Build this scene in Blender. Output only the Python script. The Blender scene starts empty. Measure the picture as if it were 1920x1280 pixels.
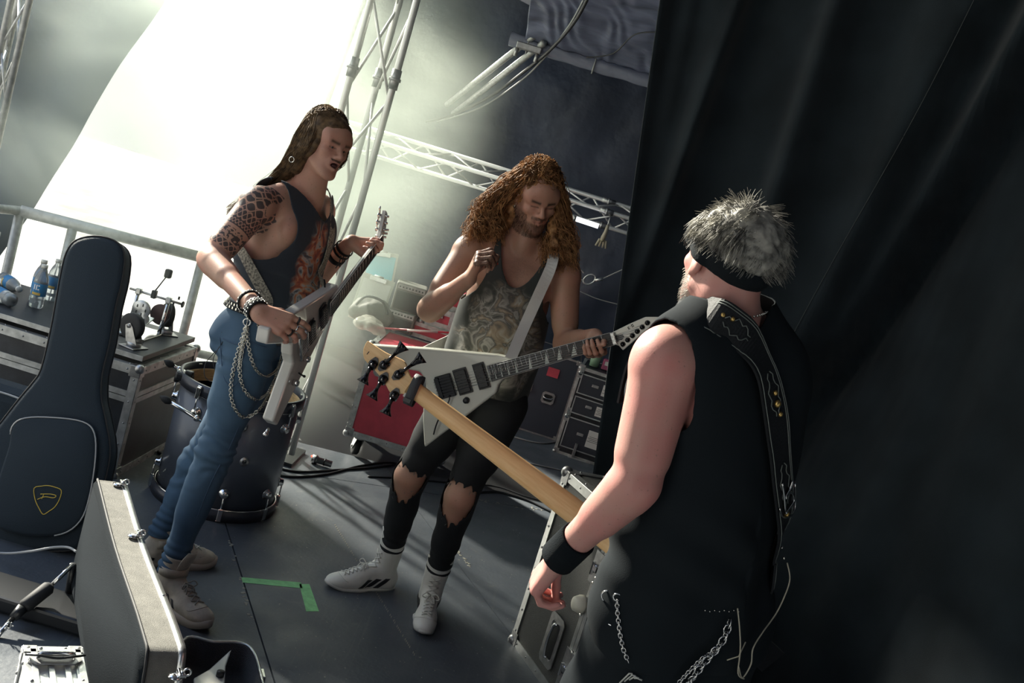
SKY = 1.45
SUN = 17.0
import bpy, bmesh, math, random
import numpy as np
from mathutils import Vector, Matrix, noise as mnoise
from mathutils.bvhtree import BVHTree
random.seed(7); np.random.seed(7)
SC = bpy.context.scene; COL = SC.collection
# ------------------------------------------------------------------ camera
CAM_H = 1.7; PITCH = math.radians(8.08); ROLL = math.radians(17); FPX = 35/36*1920
cp, sp, cr, sr = math.cos(PITCH), math.sin(PITCH), math.cos(ROLL), math.sin(ROLL)
FW = Vector((0, cp, -sp)); _r0 = Vector((1, 0, 0)); _u0 = Vector((0, sp, cp))
IR = cr*_r0 + sr*_u0; IU = cr*_u0 - sr*_r0
cam = bpy.data.cameras.new('camera'); cam.lens = 35; cam.sensor_width = 36; cam.clip_start = .05; cam.clip_end = 400
camo = bpy.data.objects.new('camera', cam); COL.objects.link(camo)
m3 = Matrix((IR, IU, -FW)).transposed()
camo.matrix_world = Matrix.Translation((0, 0, CAM_H)) @ m3.to_4x4()
SC.camera = camo
# ------------------------------------------------------------------ light, exposure
SC.view_settings.view_transform = 'Standard'; SC.view_settings.look = 'None'
SC.view_settings.exposure = 0.0; SC.view_settings.gamma = 1.0; SC.view_settings.use_curve_mapping = False
w = bpy.data.worlds.new('sky'); SC.world = w; w.use_nodes = True
bg = w.node_tree.nodes['Background']; bg.inputs[1].default_value = SKY
_nt = w.node_tree; _tc = _nt.nodes.new('ShaderNodeTexCoord'); _sx = _nt.nodes.new('ShaderNodeSeparateXYZ'); _nt.links.new(_tc.outputs['Generated'], _sx.inputs[0])
_cr = _nt.nodes.new('ShaderNodeValToRGB'); _nt.links.new(_sx.outputs[2], _cr.inputs[0])      # bright overcast towards the horizon, blue above
for _i, (_p, _c) in enumerate(((0.0, (.94, .935, .86)), (.42, (.93, .93, .87)), (.75, (.42, .60, .95)))):
    _e = _cr.color_ramp.elements[_i] if _i < 2 else _cr.color_ramp.elements.new(.5)
    _e.position = _p; _e.color = (*_c, 1)
_nt.links.new(_cr.outputs[0], bg.inputs[0])
sun = bpy.data.lights.new('sun', 'SUN'); sun.energy = SUN; sun.angle = math.radians(3.0); sun.color = (1, .95, .81)
suno = bpy.data.objects.new('sun', sun); COL.objects.link(suno)
_sd = Vector((-.74, .62, .48)).normalized()           # towards the sun
suno.rotation_euler = _sd.to_track_quat('Z', 'Y').to_euler(); suno.location = _sd*20
SC.cycles.max_bounces = 6; SC.cycles.diffuse_bounces = 3; SC.cycles.glossy_bounces = 3
SC.cycles.transmission_bounces = 6; SC.cycles.volume_bounces = 1; SC.cycles.transparent_max_bounces = 12
SC.cycles.volume_step_rate = 1.5; SC.cycles.volume_max_steps = 128; SC.cycles.sample_clamp_indirect = 6
SC.cycles.caustics_reflective = False; SC.cycles.caustics_refractive = False
try: SC.cycles.use_denoising = True
except Exception: pass
# ------------------------------------------------------------------ measuring: a pixel of the photograph to a point of the place
def ray(x, y): return FW + IR*((x-960)/FPX) - IU*((y-640)/FPX)
def P(x, y, Y):
    d = ray(x, y); t = Y/d.y
    return Vector((d.x*t, Y, CAM_H + d.z*t))
def G(x, y, z=0.0):
    d = ray(x, y); t = (z-CAM_H)/d.z
    return Vector((d.x*t, d.y*t, z))
def PX(x, y, X):
    d = ray(x, y); t = X/d.x
    return Vector((X, d.y*t, CAM_H+d.z*t))
def V(*a): return Vector(a)
# ------------------------------------------------------------------ materials
MATS = {}
def sock(n, *names):
    for k in names:
        if k in n.inputs: return n.inputs[k]
def mat(name, col, rough=.6, metal=0.0, bump=0.0, bscale=60.0, var=0.0, vscale=8.0, spec=.5, sheen=0.0, coat=0.0, trans=0.0, alpha=1.0, emit=None, es=1.0, col2=None, sss=0.0, stretch=None, bdist=.004):
    m = bpy.data.materials.new(name); m.use_nodes = True; nt = m.node_tree; b = nt.nodes['Principled BSDF']
    b.inputs['Base Color'].default_value = (*col, 1); b.inputs['Roughness'].default_value = rough; b.inputs['Metallic'].default_value = metal
    sock(b, 'Specular IOR Level').default_value = spec
    if sheen: sock(b, 'Sheen Weight').default_value = sheen
    if coat: sock(b, 'Coat Weight').default_value = coat
    if trans: sock(b, 'Transmission Weight').default_value = trans
    if alpha < 1: b.inputs['Alpha'].default_value = alpha
    if sss: sock(b, 'Subsurface Weight').default_value = sss; sock(b, 'Subsurface Radius').default_value = (.012, .004, .002)
    if emit: sock(b, 'Emission Color').default_value = (*emit, 1); sock(b, 'Emission Strength').default_value = es
    tc = nt.nodes.new('ShaderNodeTexCoord'); src = tc.outputs['Object']
    if stretch:
        mp = nt.nodes.new('ShaderNodeMapping'); mp.inputs['Scale'].default_value = stretch; nt.links.new(src, mp.inputs[0]); src = mp.outputs[0]
    if var or col2:
        n = nt.nodes.new('ShaderNodeTexNoise'); n.inputs['Scale'].default_value = vscale; n.inputs['Detail'].default_value = 6; nt.links.new(src, n.inputs['Vector'])
        r = nt.nodes.new('ShaderNodeValToRGB'); r.color_ramp.elements[0].position = .35; r.color_ramp.elements[1].position = .68
        c2 = col2 or tuple(min(1, c*(1+var)) for c in col); c1 = col if col2 else tuple(c*(1-var) for c in col)
        r.color_ramp.elements[0].color = (*c1, 1); r.color_ramp.elements[1].color = (*c2, 1)
        nt.links.new(n.outputs['Fac'], r.inputs[0]); nt.links.new(r.outputs[0], b.inputs['Base Color'])
    if bump:
        n2 = nt.nodes.new('ShaderNodeTexNoise'); n2.inputs['Scale'].default_value = bscale; n2.inputs['Detail'].default_value = 4; nt.links.new(src, n2.inputs['Vector'])
        bp = nt.nodes.new('ShaderNodeBump'); bp.inputs['Strength'].default_value = bump; bp.inputs['Distance'].default_value = bdist
        nt.links.new(n2.outputs['Fac'], bp.inputs['Height']); nt.links.new(bp.outputs[0], b.inputs['Normal'])
    MATS[name] = m; return m
# ------------------------------------------------------------------ mesh builder
def wM(o):
    m = o.matrix_basis.copy()
    while o.parent is not None: o = o.parent; m = o.matrix_basis @ m
    return m
class MB:
    def __init__(s): s.v = []; s.f = []; s.m = []; s.sm = []
    def add(s, vs, fs, mi=0, smooth=False, M=None):
        o = len(s.v)
        if M is not None: vs = [M @ Vector(v) for v in vs]
        s.v.extend([tuple(v) for v in vs]); s.f.extend([tuple(i+o for i in f) for f in fs]); s.m.extend([mi]*len(fs)); s.sm.extend([smooth]*len(fs)); return s
    def box(s, c, d, M=None, mi=0, bev=0.0):
        x, y, z = d[0]/2, d[1]/2, d[2]/2; c = Vector(c)
        if bev:
            bm = bmesh.new(); bmesh.ops.create_cube(bm, size=1)
            for v in bm.verts: v.co = Vector((v.co.x*d[0], v.co.y*d[1], v.co.z*d[2]))
            bmesh.ops.bevel(bm, geom=list(bm.edges), offset=min(bev, min(d)*.45), segments=2, affect='EDGES', profile=.5)
            bm.verts.index_update(); vs = [v.co + c for v in bm.verts]; fs = [[v.index for v in f.verts] for f in bm.faces]; bm.free()
            return s.add(vs, fs, mi, False, M)
        vs = [c + Vector((i*x, j*y, k*z)) for i in (-1, 1) for j in (-1, 1) for k in (-1, 1)]
        fs = [(0, 1, 3, 2), (4, 6, 7, 5), (0, 4, 5, 1), (2, 3, 7, 6), (0, 2, 6, 4), (1, 5, 7, 3)]
        return s.add(vs, fs, mi, False, M)
    def tube(s, pts, r, n=8, mi=0, M=None, caps=True, smooth=True, closed=False, flat=1.0, upv=None):
        pts = [Vector(p) for p in pts]; k = len(pts); rs = r if hasattr(r, '__len__') else [r]*k
        vs = []; fs = []; prev = None
        for i, p in enumerate(pts):
            if closed: t = pts[(i+1) % k]-pts[i-1]
            else: t = pts[min(i+1, k-1)]-pts[max(i-1, 0)]
            if t.length < 1e-9: t = Vector((0, 0, 1))
            t.normalize()
            if prev is None:
                a = upv.copy() if upv is not None else (Vector((0, 0, 1)) if abs(t.z) < .9 else Vector((1, 0, 0)))
            else: a = prev
            a = a - t*a.dot(t)
            if a.length < 1e-6: a = t.orthogonal()
            a.normalize(); prev = a; b = t.cross(a)
            for j in range(n):
                an = 2*math.pi*j/n; vs.append(p + (a*math.cos(an)*flat + b*math.sin(an))*rs[i])
        for i in range(k if closed else k-1):
            for j in range(n):
                a0 = i*n+j; a1 = i*n+(j+1) % n; b0 = ((i+1) % k)*n+j; b1 = ((i+1) % k)*n+(j+1) % n
                fs.append((a0, a1, b1, b0))
        if caps and not closed: fs.append(tuple(reversed(range(n)))); fs.append(tuple(range((k-1)*n, k*n)))
        return s.add(vs, fs, mi, smooth, M)
    def cyl(s, a, b, r, n=16, mi=0, M=None, r2=None): return s.tube([a, b], [r, r if r2 is None else r2], n, mi, M)
    def lathe(s, prof, n=24, mi=0, M=None, smooth=True, caps=True):      # prof: (radius, z)
        vs = []; fs = []
        for (r, z) in prof:
            for j in range(n): an = 2*math.pi*j/n; vs.append((r*math.cos(an), r*math.sin(an), z))
        for i in range(len(prof)-1):
            for j in range(n): fs.append((i*n+j, i*n+(j+1) % n, (i+1)*n+(j+1) % n, (i+1)*n+j))
        if caps and prof[0][0] > 1e-6: fs.append(tuple(reversed(range(n))))
        if caps and prof[-1][0] > 1e-6: fs.append(tuple(range((len(prof)-1)*n, len(prof)*n)))
        return s.add(vs, fs, mi, smooth, M)
    def prism(s, poly, z0, z1, mi=0, M=None, inset=0.0):
        n = len(poly); vs = [(x, y, z0) for x, y in poly]+[(x, y, z1) for x, y in poly]
        fs = [tuple(reversed(range(n))), tuple(range(n, 2*n))]+[(i, (i+1) % n, n+(i+1) % n, n+i) for i in range(n)]
        return s.add(vs, fs, mi, False, M)
    def ball(s, c, r, n=10, mi=0, M=None, sc=(1, 1, 1)):
        vs = []; fs = []; h = n
        for i in range(h+1):
            t = math.pi*i/h
            for j in range(n): a = 2*math.pi*j/n; vs.append((c[0]+r*sc[0]*math.sin(t)*math.cos(a), c[1]+r*sc[1]*math.sin(t)*math.sin(a), c[2]-r*sc[2]*math.cos(t)))
        for i in range(h):
            for j in range(n): fs.append((i*n+j, i*n+(j+1) % n, (i+1)*n+(j+1) % n, (i+1)*n+j))
        return s.add(vs, fs, mi, True, M)
    def torus(s, c, R, r, ax=(0, 0, 1), n=20, k=6, mi=0, sx=1.0, M=None):
        ax = Vector(ax).normalized(); a = ax.orthogonal().normalized(); b = ax.cross(a)
        return s.tube([Vector(c)+(a*math.cos(t)*sx+b*math.sin(t))*R for t in [2*math.pi*i/n for i in range(n)]], r, k, mi, M, closed=True)
    def mesh(s, name, mats):
        me = bpy.data.meshes.new(name); me.from_pydata(s.v, [], s.f)
        for m in (mats if isinstance(mats, (list, tuple)) else [mats]): me.materials.append(m)
        if s.f:
            me.polygons.foreach_set('material_index', s.m); me.polygons.foreach_set('use_smooth', s.sm)
        me.update(); return me
    def build(s, name, mats, parent=None, world=False, bev=0.0):
        if world and parent is not None:
            Mi = wM(parent).inverted()
            s.v = [tuple(Mi @ Vector(v)) for v in s.v]
        o = bpy.data.objects.new(name, s.mesh(name, mats)); COL.objects.link(o)
        if parent is not None: o.parent = parent
        if bev:
            md = o.modifiers.new('bevel', 'BEVEL'); md.width = bev; md.segments = 2; md.limit_method = 'ANGLE'
        return o
def tag(o, label=None, cat=None, group=None, kind=None):
    if label: o['label'] = label
    if cat: o['category'] = cat
    if group: o['group'] = group
    if kind: o['kind'] = kind
    return o
def thing(name, label, cat, loc=(0, 0, 0), M=None, group=None):
    o = bpy.data.objects.new(name, None); COL.objects.link(o); o.empty_display_size = .1
    o.matrix_basis = M if M is not None else Matrix.Translation(Vector(loc)); return tag(o, label, cat, group)
def copy_tree(o, parent=None):
    c = o.copy(); COL.objects.link(c)
    if parent is not None: c.parent = parent
    for ch in list(o.children): copy_tree(ch, c)
    return c
def frame(o, x, y=None, z=None):
    """matrix with given origin and axes (x, then y or z made orthogonal)"""
    x = Vector(x).normalized()
    if z is not None: z = Vector(z); z = (z-x*z.dot(x)).normalized(); y = z.cross(x)
    else: y = Vector(y); y = (y-x*y.dot(x)).normalized(); z = x.cross(y)
    return Matrix.Translation(Vector(o)) @ Matrix((x, y, z)).transposed().to_4x4()
def smooth_path(pts, n=8, closed=False):
    pts = [Vector(p) for p in pts]; out = []; k = len(pts)
    for i in range(k if closed else k-1):
        if closed: p0, p1, p2, p3 = pts[i-1], pts[i], pts[(i+1) % k], pts[(i+2) % k]
        else: p0, p1, p2, p3 = pts[max(i-1, 0)], pts[i], pts[i+1], pts[min(i+2, k-1)]
        for j in range(n):
            t = j/n; out.append(.5*((2*p1)+(p2-p0)*t+(2*p0-5*p1+4*p2-p3)*t*t+(3*p1-p0-3*p2+p3)*t**3))
    if not closed: out.append(pts[-1])
    return out
def ribbon(pts, nrm, w, th, name=None):
    """a flat strap along pts; nrm(i, p) gives the outward normal"""
    b = MB(); k = len(pts); vs = []; fs = []; nl = [Vector(nrm(i, p)) for i, p in enumerate(pts)]
    for _ in range(10): nl = [(nl[max(i-1, 0)]+nl[i]*2+nl[min(i+1, k-1)]).normalized() for i in range(k)]
    for _ in range(3): pts = [pts[0]]+[(pts[i-1]+pts[i]*2+pts[i+1])/4 for i in range(1, k-1)]+[pts[-1]]
    for i, p in enumerate(pts):
        t = (pts[min(i+1, k-1)]-pts[max(i-1, 0)]).normalized(); n = nl[i]; n = (n-t*n.dot(t)).normalized(); s = t.cross(n)
        vs += [p+s*w/2+n*th/2, p-s*w/2+n*th/2, p-s*w/2-n*th/2, p+s*w/2-n*th/2]
    for i in range(k-1):
        for j in range(4): fs.append((i*4+j, i*4+(j+1) % 4, i*4+4+(j+1) % 4, i*4+4+j))
    fs.append((0, 3, 2, 1)); e = (k-1)*4; fs.append((e, e+1, e+2, e+3))
    b.add(vs, fs, 0, False); return b
# ------------------------------------------------------------------ implicit surfaces for bodies, cloth, shoes
class Field:
    def __init__(s, lo, hi, h):
        s.lo = np.array(lo, float); s.h = h; s.n = np.ceil((np.array(hi)-s.lo)/h).astype(int)+1
        s.a = np.full(s.n, .08, np.float32)
    def _sl(s, lo, hi):
        i0 = np.clip(np.floor((lo-s.lo)/s.h).astype(int), 0, s.n); i1 = np.clip(np.ceil((hi-s.lo)/s.h).astype(int)+1, 0, s.n)
        return tuple(slice(a, b) for a, b in zip(i0, i1))
    def _pts(s, sl):
        ax = [s.lo[i]+s.h*np.arange(sl[i].start, sl[i].stop, dtype=np.float32) for i in range(3)]
        return np.meshgrid(*ax, indexing='ij', sparse=True)
    def put(s, fn, lo, hi, k=.012, cut=False, inter=False):
        m = k+3.5*s.h+.004; sl = s._sl(np.array(lo)-m, np.array(hi)+m)
        if any(x.stop <= x.start for x in sl): return
        d = fn(*s._pts(sl)).astype(np.float32); a = s.a[sl]
        if cut:
            d = -d; q = np.maximum(k-np.abs(a-d), 0)/k; s.a[sl] = np.maximum(a, d)+q*q*k*.25
        else:
            q = np.maximum(k-np.abs(a-d), 0)/k; s.a[sl] = np.minimum(a, d)-q*q*k*.25
    def cap(s, a, b, r1, r2=None, k=.012, cut=False):
        a = np.array(a, float); b = np.array(b, float); r2 = r1 if r2 is None else r2; ba = b-a; L2 = max(ba@ba, 1e-9)
        def fn(X, Y, Z):
            px, py, pz = X-a[0], Y-a[1], Z-a[2]
            t = np.clip((px*ba[0]+py*ba[1]+pz*ba[2])/L2, 0, 1)
            return np.sqrt((px-ba[0]*t)**2+(py-ba[1]*t)**2+(pz-ba[2]*t)**2)-(r1+(r2-r1)*t)
        r = max(r1, r2); s.put(fn, np.minimum(a, b)-r, np.maximum(a, b)+r, k, cut)
    def ell(s, c, r, R=None, k=.012, cut=False, infl=0.0):
        """ellipsoid; R = 3x3 with the local axes as columns"""
        c = np.array(c, float); r = np.array(r, float)+infl; R = np.eye(3) if R is None else np.array(R)
        def fn(X, Y, Z):
            p = (X-c[0], Y-c[1], Z-c[2]); q = [p[0]*R[0, i]+p[1]*R[1, i]+p[2]*R[2, i] for i in range(3)]
            k0 = np.sqrt(sum((q[i]/r[i])**2 for i in range(3))); k1 = np.sqrt(sum((q[i]/r[i]**2)**2 for i in range(3)))+1e-9
            return k0*(k0-1)/k1
        e = np.sqrt(((R*r)**2).sum(1)); s.put(fn, c-e, c+e, k, cut)
    def box(s, c, hx, R=None, rd=.005, k=.008, cut=False):
        c = np.array(c, float); hx = np.array(hx, float); R = np.eye(3) if R is None else np.array(R)
        def fn(X, Y, Z):
            p = (X-c[0], Y-c[1], Z-c[2]); q = [np.abs(p[0]*R[0, i]+p[1]*R[1, i]+p[2]*R[2, i])-hx[i]+rd for i in range(3)]
            return np.sqrt(sum(np.maximum(t, 0)**2 for t in q))+np.minimum(np.maximum(np.maximum(q[0], q[1]), q[2]), 0)-rd
        e = np.abs(R)@hx; s.put(fn, c-e, c+e, k, cut)
    def mesh(s):
        a = s.a; ins = a < 0; c = np.zeros(tuple(n-1 for n in a.shape), np.int8)
        for i in (0, 1):
            for j in (0, 1):
                for k in (0, 1): c += ins[i:ins.shape[0]-1+i, j:ins.shape[1]-1+j, k:ins.shape[2]-1+k]
        act = (c > 0) & (c < 8); idx = np.argwhere(act); lut = np.full(act.shape, -1, np.int32); lut[act] = np.arange(len(idx))
        cv = np.stack([a[idx[:, 0]+i, idx[:, 1]+j, idx[:, 2]+k] for i in (0, 1) for j in (0, 1) for k in (0, 1)], 1)
        co = np.array([(i, j, k) for i in (0, 1) for j in (0, 1) for k in (0, 1)], float)
        acc = np.zeros((len(idx), 3)); cnt = np.zeros(len(idx))
        for p in range(8):
            for q in range(p+1, 8):
                if np.abs(co[p]-co[q]).sum() != 1: continue
                m = (cv[:, p] < 0) != (cv[:, q] < 0); t = np.where(m, cv[:, p]/np.where(m, cv[:, p]-cv[:, q], 1), 0)
                acc += np.where(m[:, None], co[p]+(co[q]-co[p])*t[:, None], 0); cnt += m
        V_ = s.lo+s.h*(idx+acc/cnt[:, None]); quads = []
        for ax in range(3):
            sl0 = [slice(1, n-1) for n in a.shape]; sl1 = list(sl0); sl0[ax] = slice(0, a.shape[ax]-1); sl1[ax] = slice(1, a.shape[ax])
            A = ins[tuple(sl0)]; B = ins[tuple(sl1)]; e = np.argwhere(A != B)
            if not len(e): continue
            fl = A[tuple(e.T)]; g = e+1; g[:, ax] -= 1
            u, v = [(1, 2), (2, 0), (0, 1)][ax]
            def cell(du, dv):
                t = g.copy(); t[:, u] -= du; t[:, v] -= dv; return lut[t[:, 0], t[:, 1], t[:, 2]]
            q = np.stack([cell(1, 1), cell(0, 1), cell(0, 0), cell(1, 0)], 1); q[~fl] = q[~fl][:, ::-1]; quads.append(q)
        return V_, np.concatenate(quads)
def vnoise(p, sc, seed=0.0):
    return np.array([mnoise.noise(Vector((x*sc+seed, y*sc, z*sc))) for x, y, z in p])
def np_mesh(name, v, f, mats, parent=None, keep=None, disp=None, solid=0.0, smooth_it=0, mi=None, world=True, solid_off=0.0):
    """v, f arrays -> object; keep: bool per vertex; disp: distance along the normal per vertex"""
    v = np.array(v, float)
    if disp is not None or smooth_it:
        pass
    if keep is not None:
        fk = keep[f].all(1); f = f[fk]; used = np.zeros(len(v), bool); used[f.ravel()] = True
        if mi is not None: mi = mi[fk]
        re = np.cumsum(used)-1; v = v[used]; f = re[f]
        if disp is not None: disp = disp[used]
        # even out the stepped cut: relax the border loops along themselves
        e = np.concatenate([f[:, [i, (i+1) % 4]] for i in range(4)]); es = np.sort(e, 1); u_, inv, cnt = np.unique(es, axis=0, return_inverse=True, return_counts=True); be = u_[cnt == 1]
        if len(be):
            deg = np.bincount(be.ravel(), minlength=len(v)); ok = deg == 2
            for _ in range(7):
                acc = np.zeros_like(v); np.add.at(acc, be[:, 0], v[be[:, 1]]); np.add.at(acc, be[:, 1], v[be[:, 0]]); v[ok] = .5*v[ok]+.25*acc[ok]
    if disp is not None:
        n = np.zeros_like(v); fn = np.cross(v[f[:, 2]]-v[f[:, 0]], v[f[:, 3]]-v[f[:, 1]])
        for i in range(4): np.add.at(n, f[:, i], fn)
        n /= np.linalg.norm(n, axis=1)[:, None]+1e-12; v = v+n*disp[:, None]
    if parent is not None and world:
        Mi = np.array(wM(parent).inverted()); v = v@Mi[:3, :3].T+Mi[:3, 3]
    me = bpy.data.meshes.new(name); me.vertices.add(len(v)); me.vertices.foreach_set('co', v.ravel().astype(np.float32))
    me.loops.add(len(f)*4); me.loops.foreach_set('vertex_index', f.ravel().astype(np.int32)); me.polygons.add(len(f))
    me.polygons.foreach_set('loop_start', np.arange(0, len(f)*4, 4, dtype=np.int32))
    for m in (mats if isinstance(mats, (list, tuple)) else [mats]): me.materials.append(m)
    me.update(calc_edges=True); me.polygons.foreach_set('use_smooth', np.ones(len(f), bool))
    if mi is not None: me.polygons.foreach_set('material_index', mi.astype(np.int32))
    me.validate(); o = bpy.data.objects.new(name, me); COL.objects.link(o)
    if parent is not None: o.parent = parent
    if smooth_it: md = o.modifiers.new('smooth', 'SMOOTH'); md.iterations = smooth_it; md.factor = .5
    if solid: md = o.modifiers.new('thick', 'SOLIDIFY'); md.thickness = solid; md.offset = solid_off
    return o
# ================================================================== materials
alu = mat('brushed_aluminium', (.62, .63, .62), .32, .9, bump=.15, bscale=90, var=.12, vscale=25)
alu_matt = mat('matt_aluminium', (.50, .51, .50), .5, .7, var=.2, vscale=30, bump=.1)
chrome = mat('chrome', (.75, .75, .74), .12, 1.0)
steel = mat('zinc_steel', (.42, .42, .42), .38, .9, var=.2, vscale=40)
darkmetal = mat('dark_metal', (.05, .052, .055), .35, .8)
black_plastic = mat('black_plastic', (.018, .020, .023), .38)
black_rubber = mat('black_rubber', (.02, .021, .023), .7)
black_ply = mat('black_laminate', (.022, .026, .032), .45, var=.3, vscale=14, bump=.25, bscale=260)
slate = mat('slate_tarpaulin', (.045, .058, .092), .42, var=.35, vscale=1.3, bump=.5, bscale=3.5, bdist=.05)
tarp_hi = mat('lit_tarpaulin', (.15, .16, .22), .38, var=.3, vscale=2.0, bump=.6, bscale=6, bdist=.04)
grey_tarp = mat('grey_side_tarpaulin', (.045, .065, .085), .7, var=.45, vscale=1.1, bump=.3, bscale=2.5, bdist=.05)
curtain_m = mat('black_molton', (.014, .021, .026), .95, sheen=.15, var=.25, vscale=5, bump=.35, bscale=420, bdist=.002, spec=.2)
red_lam = mat('red_laminate', (.60, .075, .11), .4, var=.15, vscale=9)
paper = mat('white_paper', (.75, .75, .72), .8)
blue_paper = mat('light_blue_paper', (.22, .62, .75), .8)
tape_m = mat('green_tape', (.26, .62, .27), .7, var=.15, vscale=30, bump=.3, bscale=90)
cable_m = mat('black_cable', (.02, .021, .024), .5)
grey_cable = mat('grey_cable', (.32, .33, .33), .5)
concrete = mat('pale_ground', (.5, .48, .42), .9, var=.3, vscale=1.5)
# deck material: worn dark grey boards with scuffs, sand and scratches
def deck_mat():
    m = bpy.data.materials.new('worn_stage_deck'); m.use_nodes = True; nt = m.node_tree; b = nt.nodes['Principled BSDF']; L = nt.links
    tc = nt.nodes.new('ShaderNodeTexCoord'); o = tc.outputs['Object']
    def noi(sc, det=8, dist=0.0, vec=o):
        n = nt.nodes.new('ShaderNodeTexNoise'); n.inputs['Scale'].default_value = sc; n.inputs['Detail'].default_value = det; n.inputs['Distortion'].default_value = dist; L.new(vec, n.inputs['Vector']); return n.outputs['Fac']
    def ramp(s, a, c1, bb, c2):
        r = nt.nodes.new('ShaderNodeValToRGB'); r.color_ramp.elements[0].position = a; r.color_ramp.elements[1].position = bb
        r.color_ramp.elements[0].color = (*c1, 1); r.color_ramp.elements[1].color = (*c2, 1); L.new(s, r.inputs[0]); return r.outputs[0]
    def mix(f, a, c):
        n = nt.nodes.new('ShaderNodeMix'); n.data_type = 'RGBA'; L.new(f, n.inputs[0])
        L.new(a, n.inputs[6])
        if isinstance(c, tuple): n.inputs[7].default_value = (*c, 1)
        else: L.new(c, n.inputs[7])
        return n.outputs[2]
    base = ramp(noi(1.6), .3, (.062, .074, .090), .7, (.120, .136, .155))
    mp = nt.nodes.new('ShaderNodeMapping'); mp.inputs['Rotation'].default_value = (0, 0, .46); mp.inputs['Scale'].default_value = (26, 1.2, 1); L.new(o, mp.inputs[0])
    streak = ramp(noi(1, 6, 1.5, mp.outputs[0]), .60, (0, 0, 0), .78, (.55, .55, .55))
    c = mix(streak, base, (.15, .155, .15))
    spots = ramp(noi(38, 3), .72, (0, 0, 0), .76, (1, 1, 1)); c = mix(spots, c, (.26, .25, .21))
    scuff = ramp(noi(7, 10, 3), .62, (0, 0, 0), .8, (.5, .5, .5)); c = mix(scuff, c, (.19, .19, .175))
    L.new(c, b.inputs['Base Color'])
    rr = ramp(noi(5), .3, (.36,)*3, .7, (.62,)*3); L.new(rr, b.inputs['Roughness'])
    bp = nt.nodes.new('ShaderNodeBump'); bp.inputs['Strength'].default_value = .4; bp.inputs['Distance'].default_value = .003; L.new(noi(55), bp.inputs['Height']); L.new(bp.outputs[0], b.inputs['Normal'])
    return m
deck = deck_mat()
# ================================================================== floor: framed base with separate deck panels
fl = MB(); fl.prism([(-3.0, .2), (4.2, .2), (4.2, 9.2), (-1.7, 9.2), (-1.6, 6.6), (-1.0, 5.6), (-3.0, 5.25)], -.12, -.012); floor = fl.build('floor', darkmetal); tag(floor, kind='structure')
def clip_poly(poly, a, b, c):       # keep a*x+b*y<=c
    out = []
    for i, p in enumerate(poly):
        q = poly[(i+1) % len(poly)]; dp = a*p[0]+b*p[1]-c; dq = a*q[0]+b*q[1]-c
        if dp <= 0: out.append(p)
        if dp*dq < 0: t = dp/(dp-dq); out.append((p[0]+(q[0]-p[0])*t, p[1]+(q[1]-p[1])*t))
    return out
_d = Vector((.44, -.898)).normalized(); _n = Vector((.898, .44)).normalized(); _o = Vector((-1.056, 4.301)); _pl = (Vector((.1, 5.462))-_o).dot(_d)
for i in range(-4, 6):
    for j in range(-5, 4):
        g = .003; u0, u1 = i*1.06+g, (i+1)*1.06-g; v0 = _pl+j*2.12+g; v1 = _pl+(j+1)*2.12-g
        poly = [tuple(_o+_n*u+_d*v) for u, v in ((u0, v0), (u0, v1), (u1, v1), (u1, v0))]
        if (_n.x*_d.y-_n.y*_d.x) > 0: poly.reverse()
        for a, b, c in ((-1, 0, 3.0), (1, 0, 4.2), (0, -1, -.2), (0, 1, 9.2)): poly = clip_poly(poly, a, b, c) if poly else poly
        if poly:   # the stage edge by the railing
            if min(p[0] for p in poly) < -1.0: poly = clip_poly(poly, -.18, 1, 5.28+.18*2.3) if max(p[1] for p in poly) > 5 else poly
        if len(poly) < 3: continue
        b = MB(); b.prism(poly, -.012, 0); b.build('deck_panel', deck, floor)
# thin gouged line and spots of trodden-off tape along the seam
scr = mat('bare_scratch', (.30, .29, .24), .8)
b = MB(); 
for k in range(70):
    t = k/70; p = G(628+151*t, 984+246*t); 
    if random.random() < .75: b.box((p.x, p.y, .0008), (.0035, .016, .0012), Matrix.Rotation(0, 4, 'Z'))
for (x0, y0, x1, y1) in ((903, 939, 1020, 957), (855, 1030, 880, 1062), (430, 1010, 470, 1160)):
    for k in range(26):
        t = random.random(); p = G(x0+(x1-x0)*t+random.uniform(-3, 3), y0+(y1-y0)*t+random.uniform(-3, 3)); b.ball((p.x, p.y, .0005), random.uniform(.003, .009), 5, sc=(1, 1, .12))
for k in range(260):
    p = G(random.uniform(420, 1000), random.uniform(960, 1275)); b.ball((p.x, p.y, .0004), random.uniform(.001, .0035), 4, sc=(1, 1, .2))
so = b.build('floor_grit', scr, floor); so['kind'] = 'stuff'
# outside ground
b = MB(); b.box((-4, 12, -1.3), (60, 60, .1)); og = b.build('ground', concrete); tag(og, kind='structure')
# ================================================================== tarpaulin walls and roof
def sheet(name, pts, m, nu=40, nv=30, amp=.05, seed=0, sc=1.0, th=.01, kind='structure', rid=None):
    """bilinear sheet of four corners with wrinkles and thickness"""
    A, B, C_, D = [Vector(p) for p in pts]; nrm = (B-A).cross(D-A).normalized(); vs = []; fs = []
    for j in range(nv+1):
        for i in range(nu+1):
            u, v = i/nu, j/nv; p = A.lerp(B, u).lerp(D.lerp(C_, u), v)
            h = mnoise.fractal(p*sc+Vector((seed, seed*2, 0)), 1.0, 2.0, 3)*amp
            if rid: h += rid(u, v)
            vs.append(p+nrm*h)
    for j in range(nv):
        for i in range(nu): k = j*(nu+1)+i; fs.append((k, k+1, k+nu+2, k+nu+1))
    b = MB(); b.add(vs, fs, 0, True); o = b.build(name, m); md = o.modifiers.new('thick', 'SOLIDIFY'); md.thickness = th
    if kind: tag(o, kind=kind)
    return o
XL = P(690, 0, 8.4).x
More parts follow.
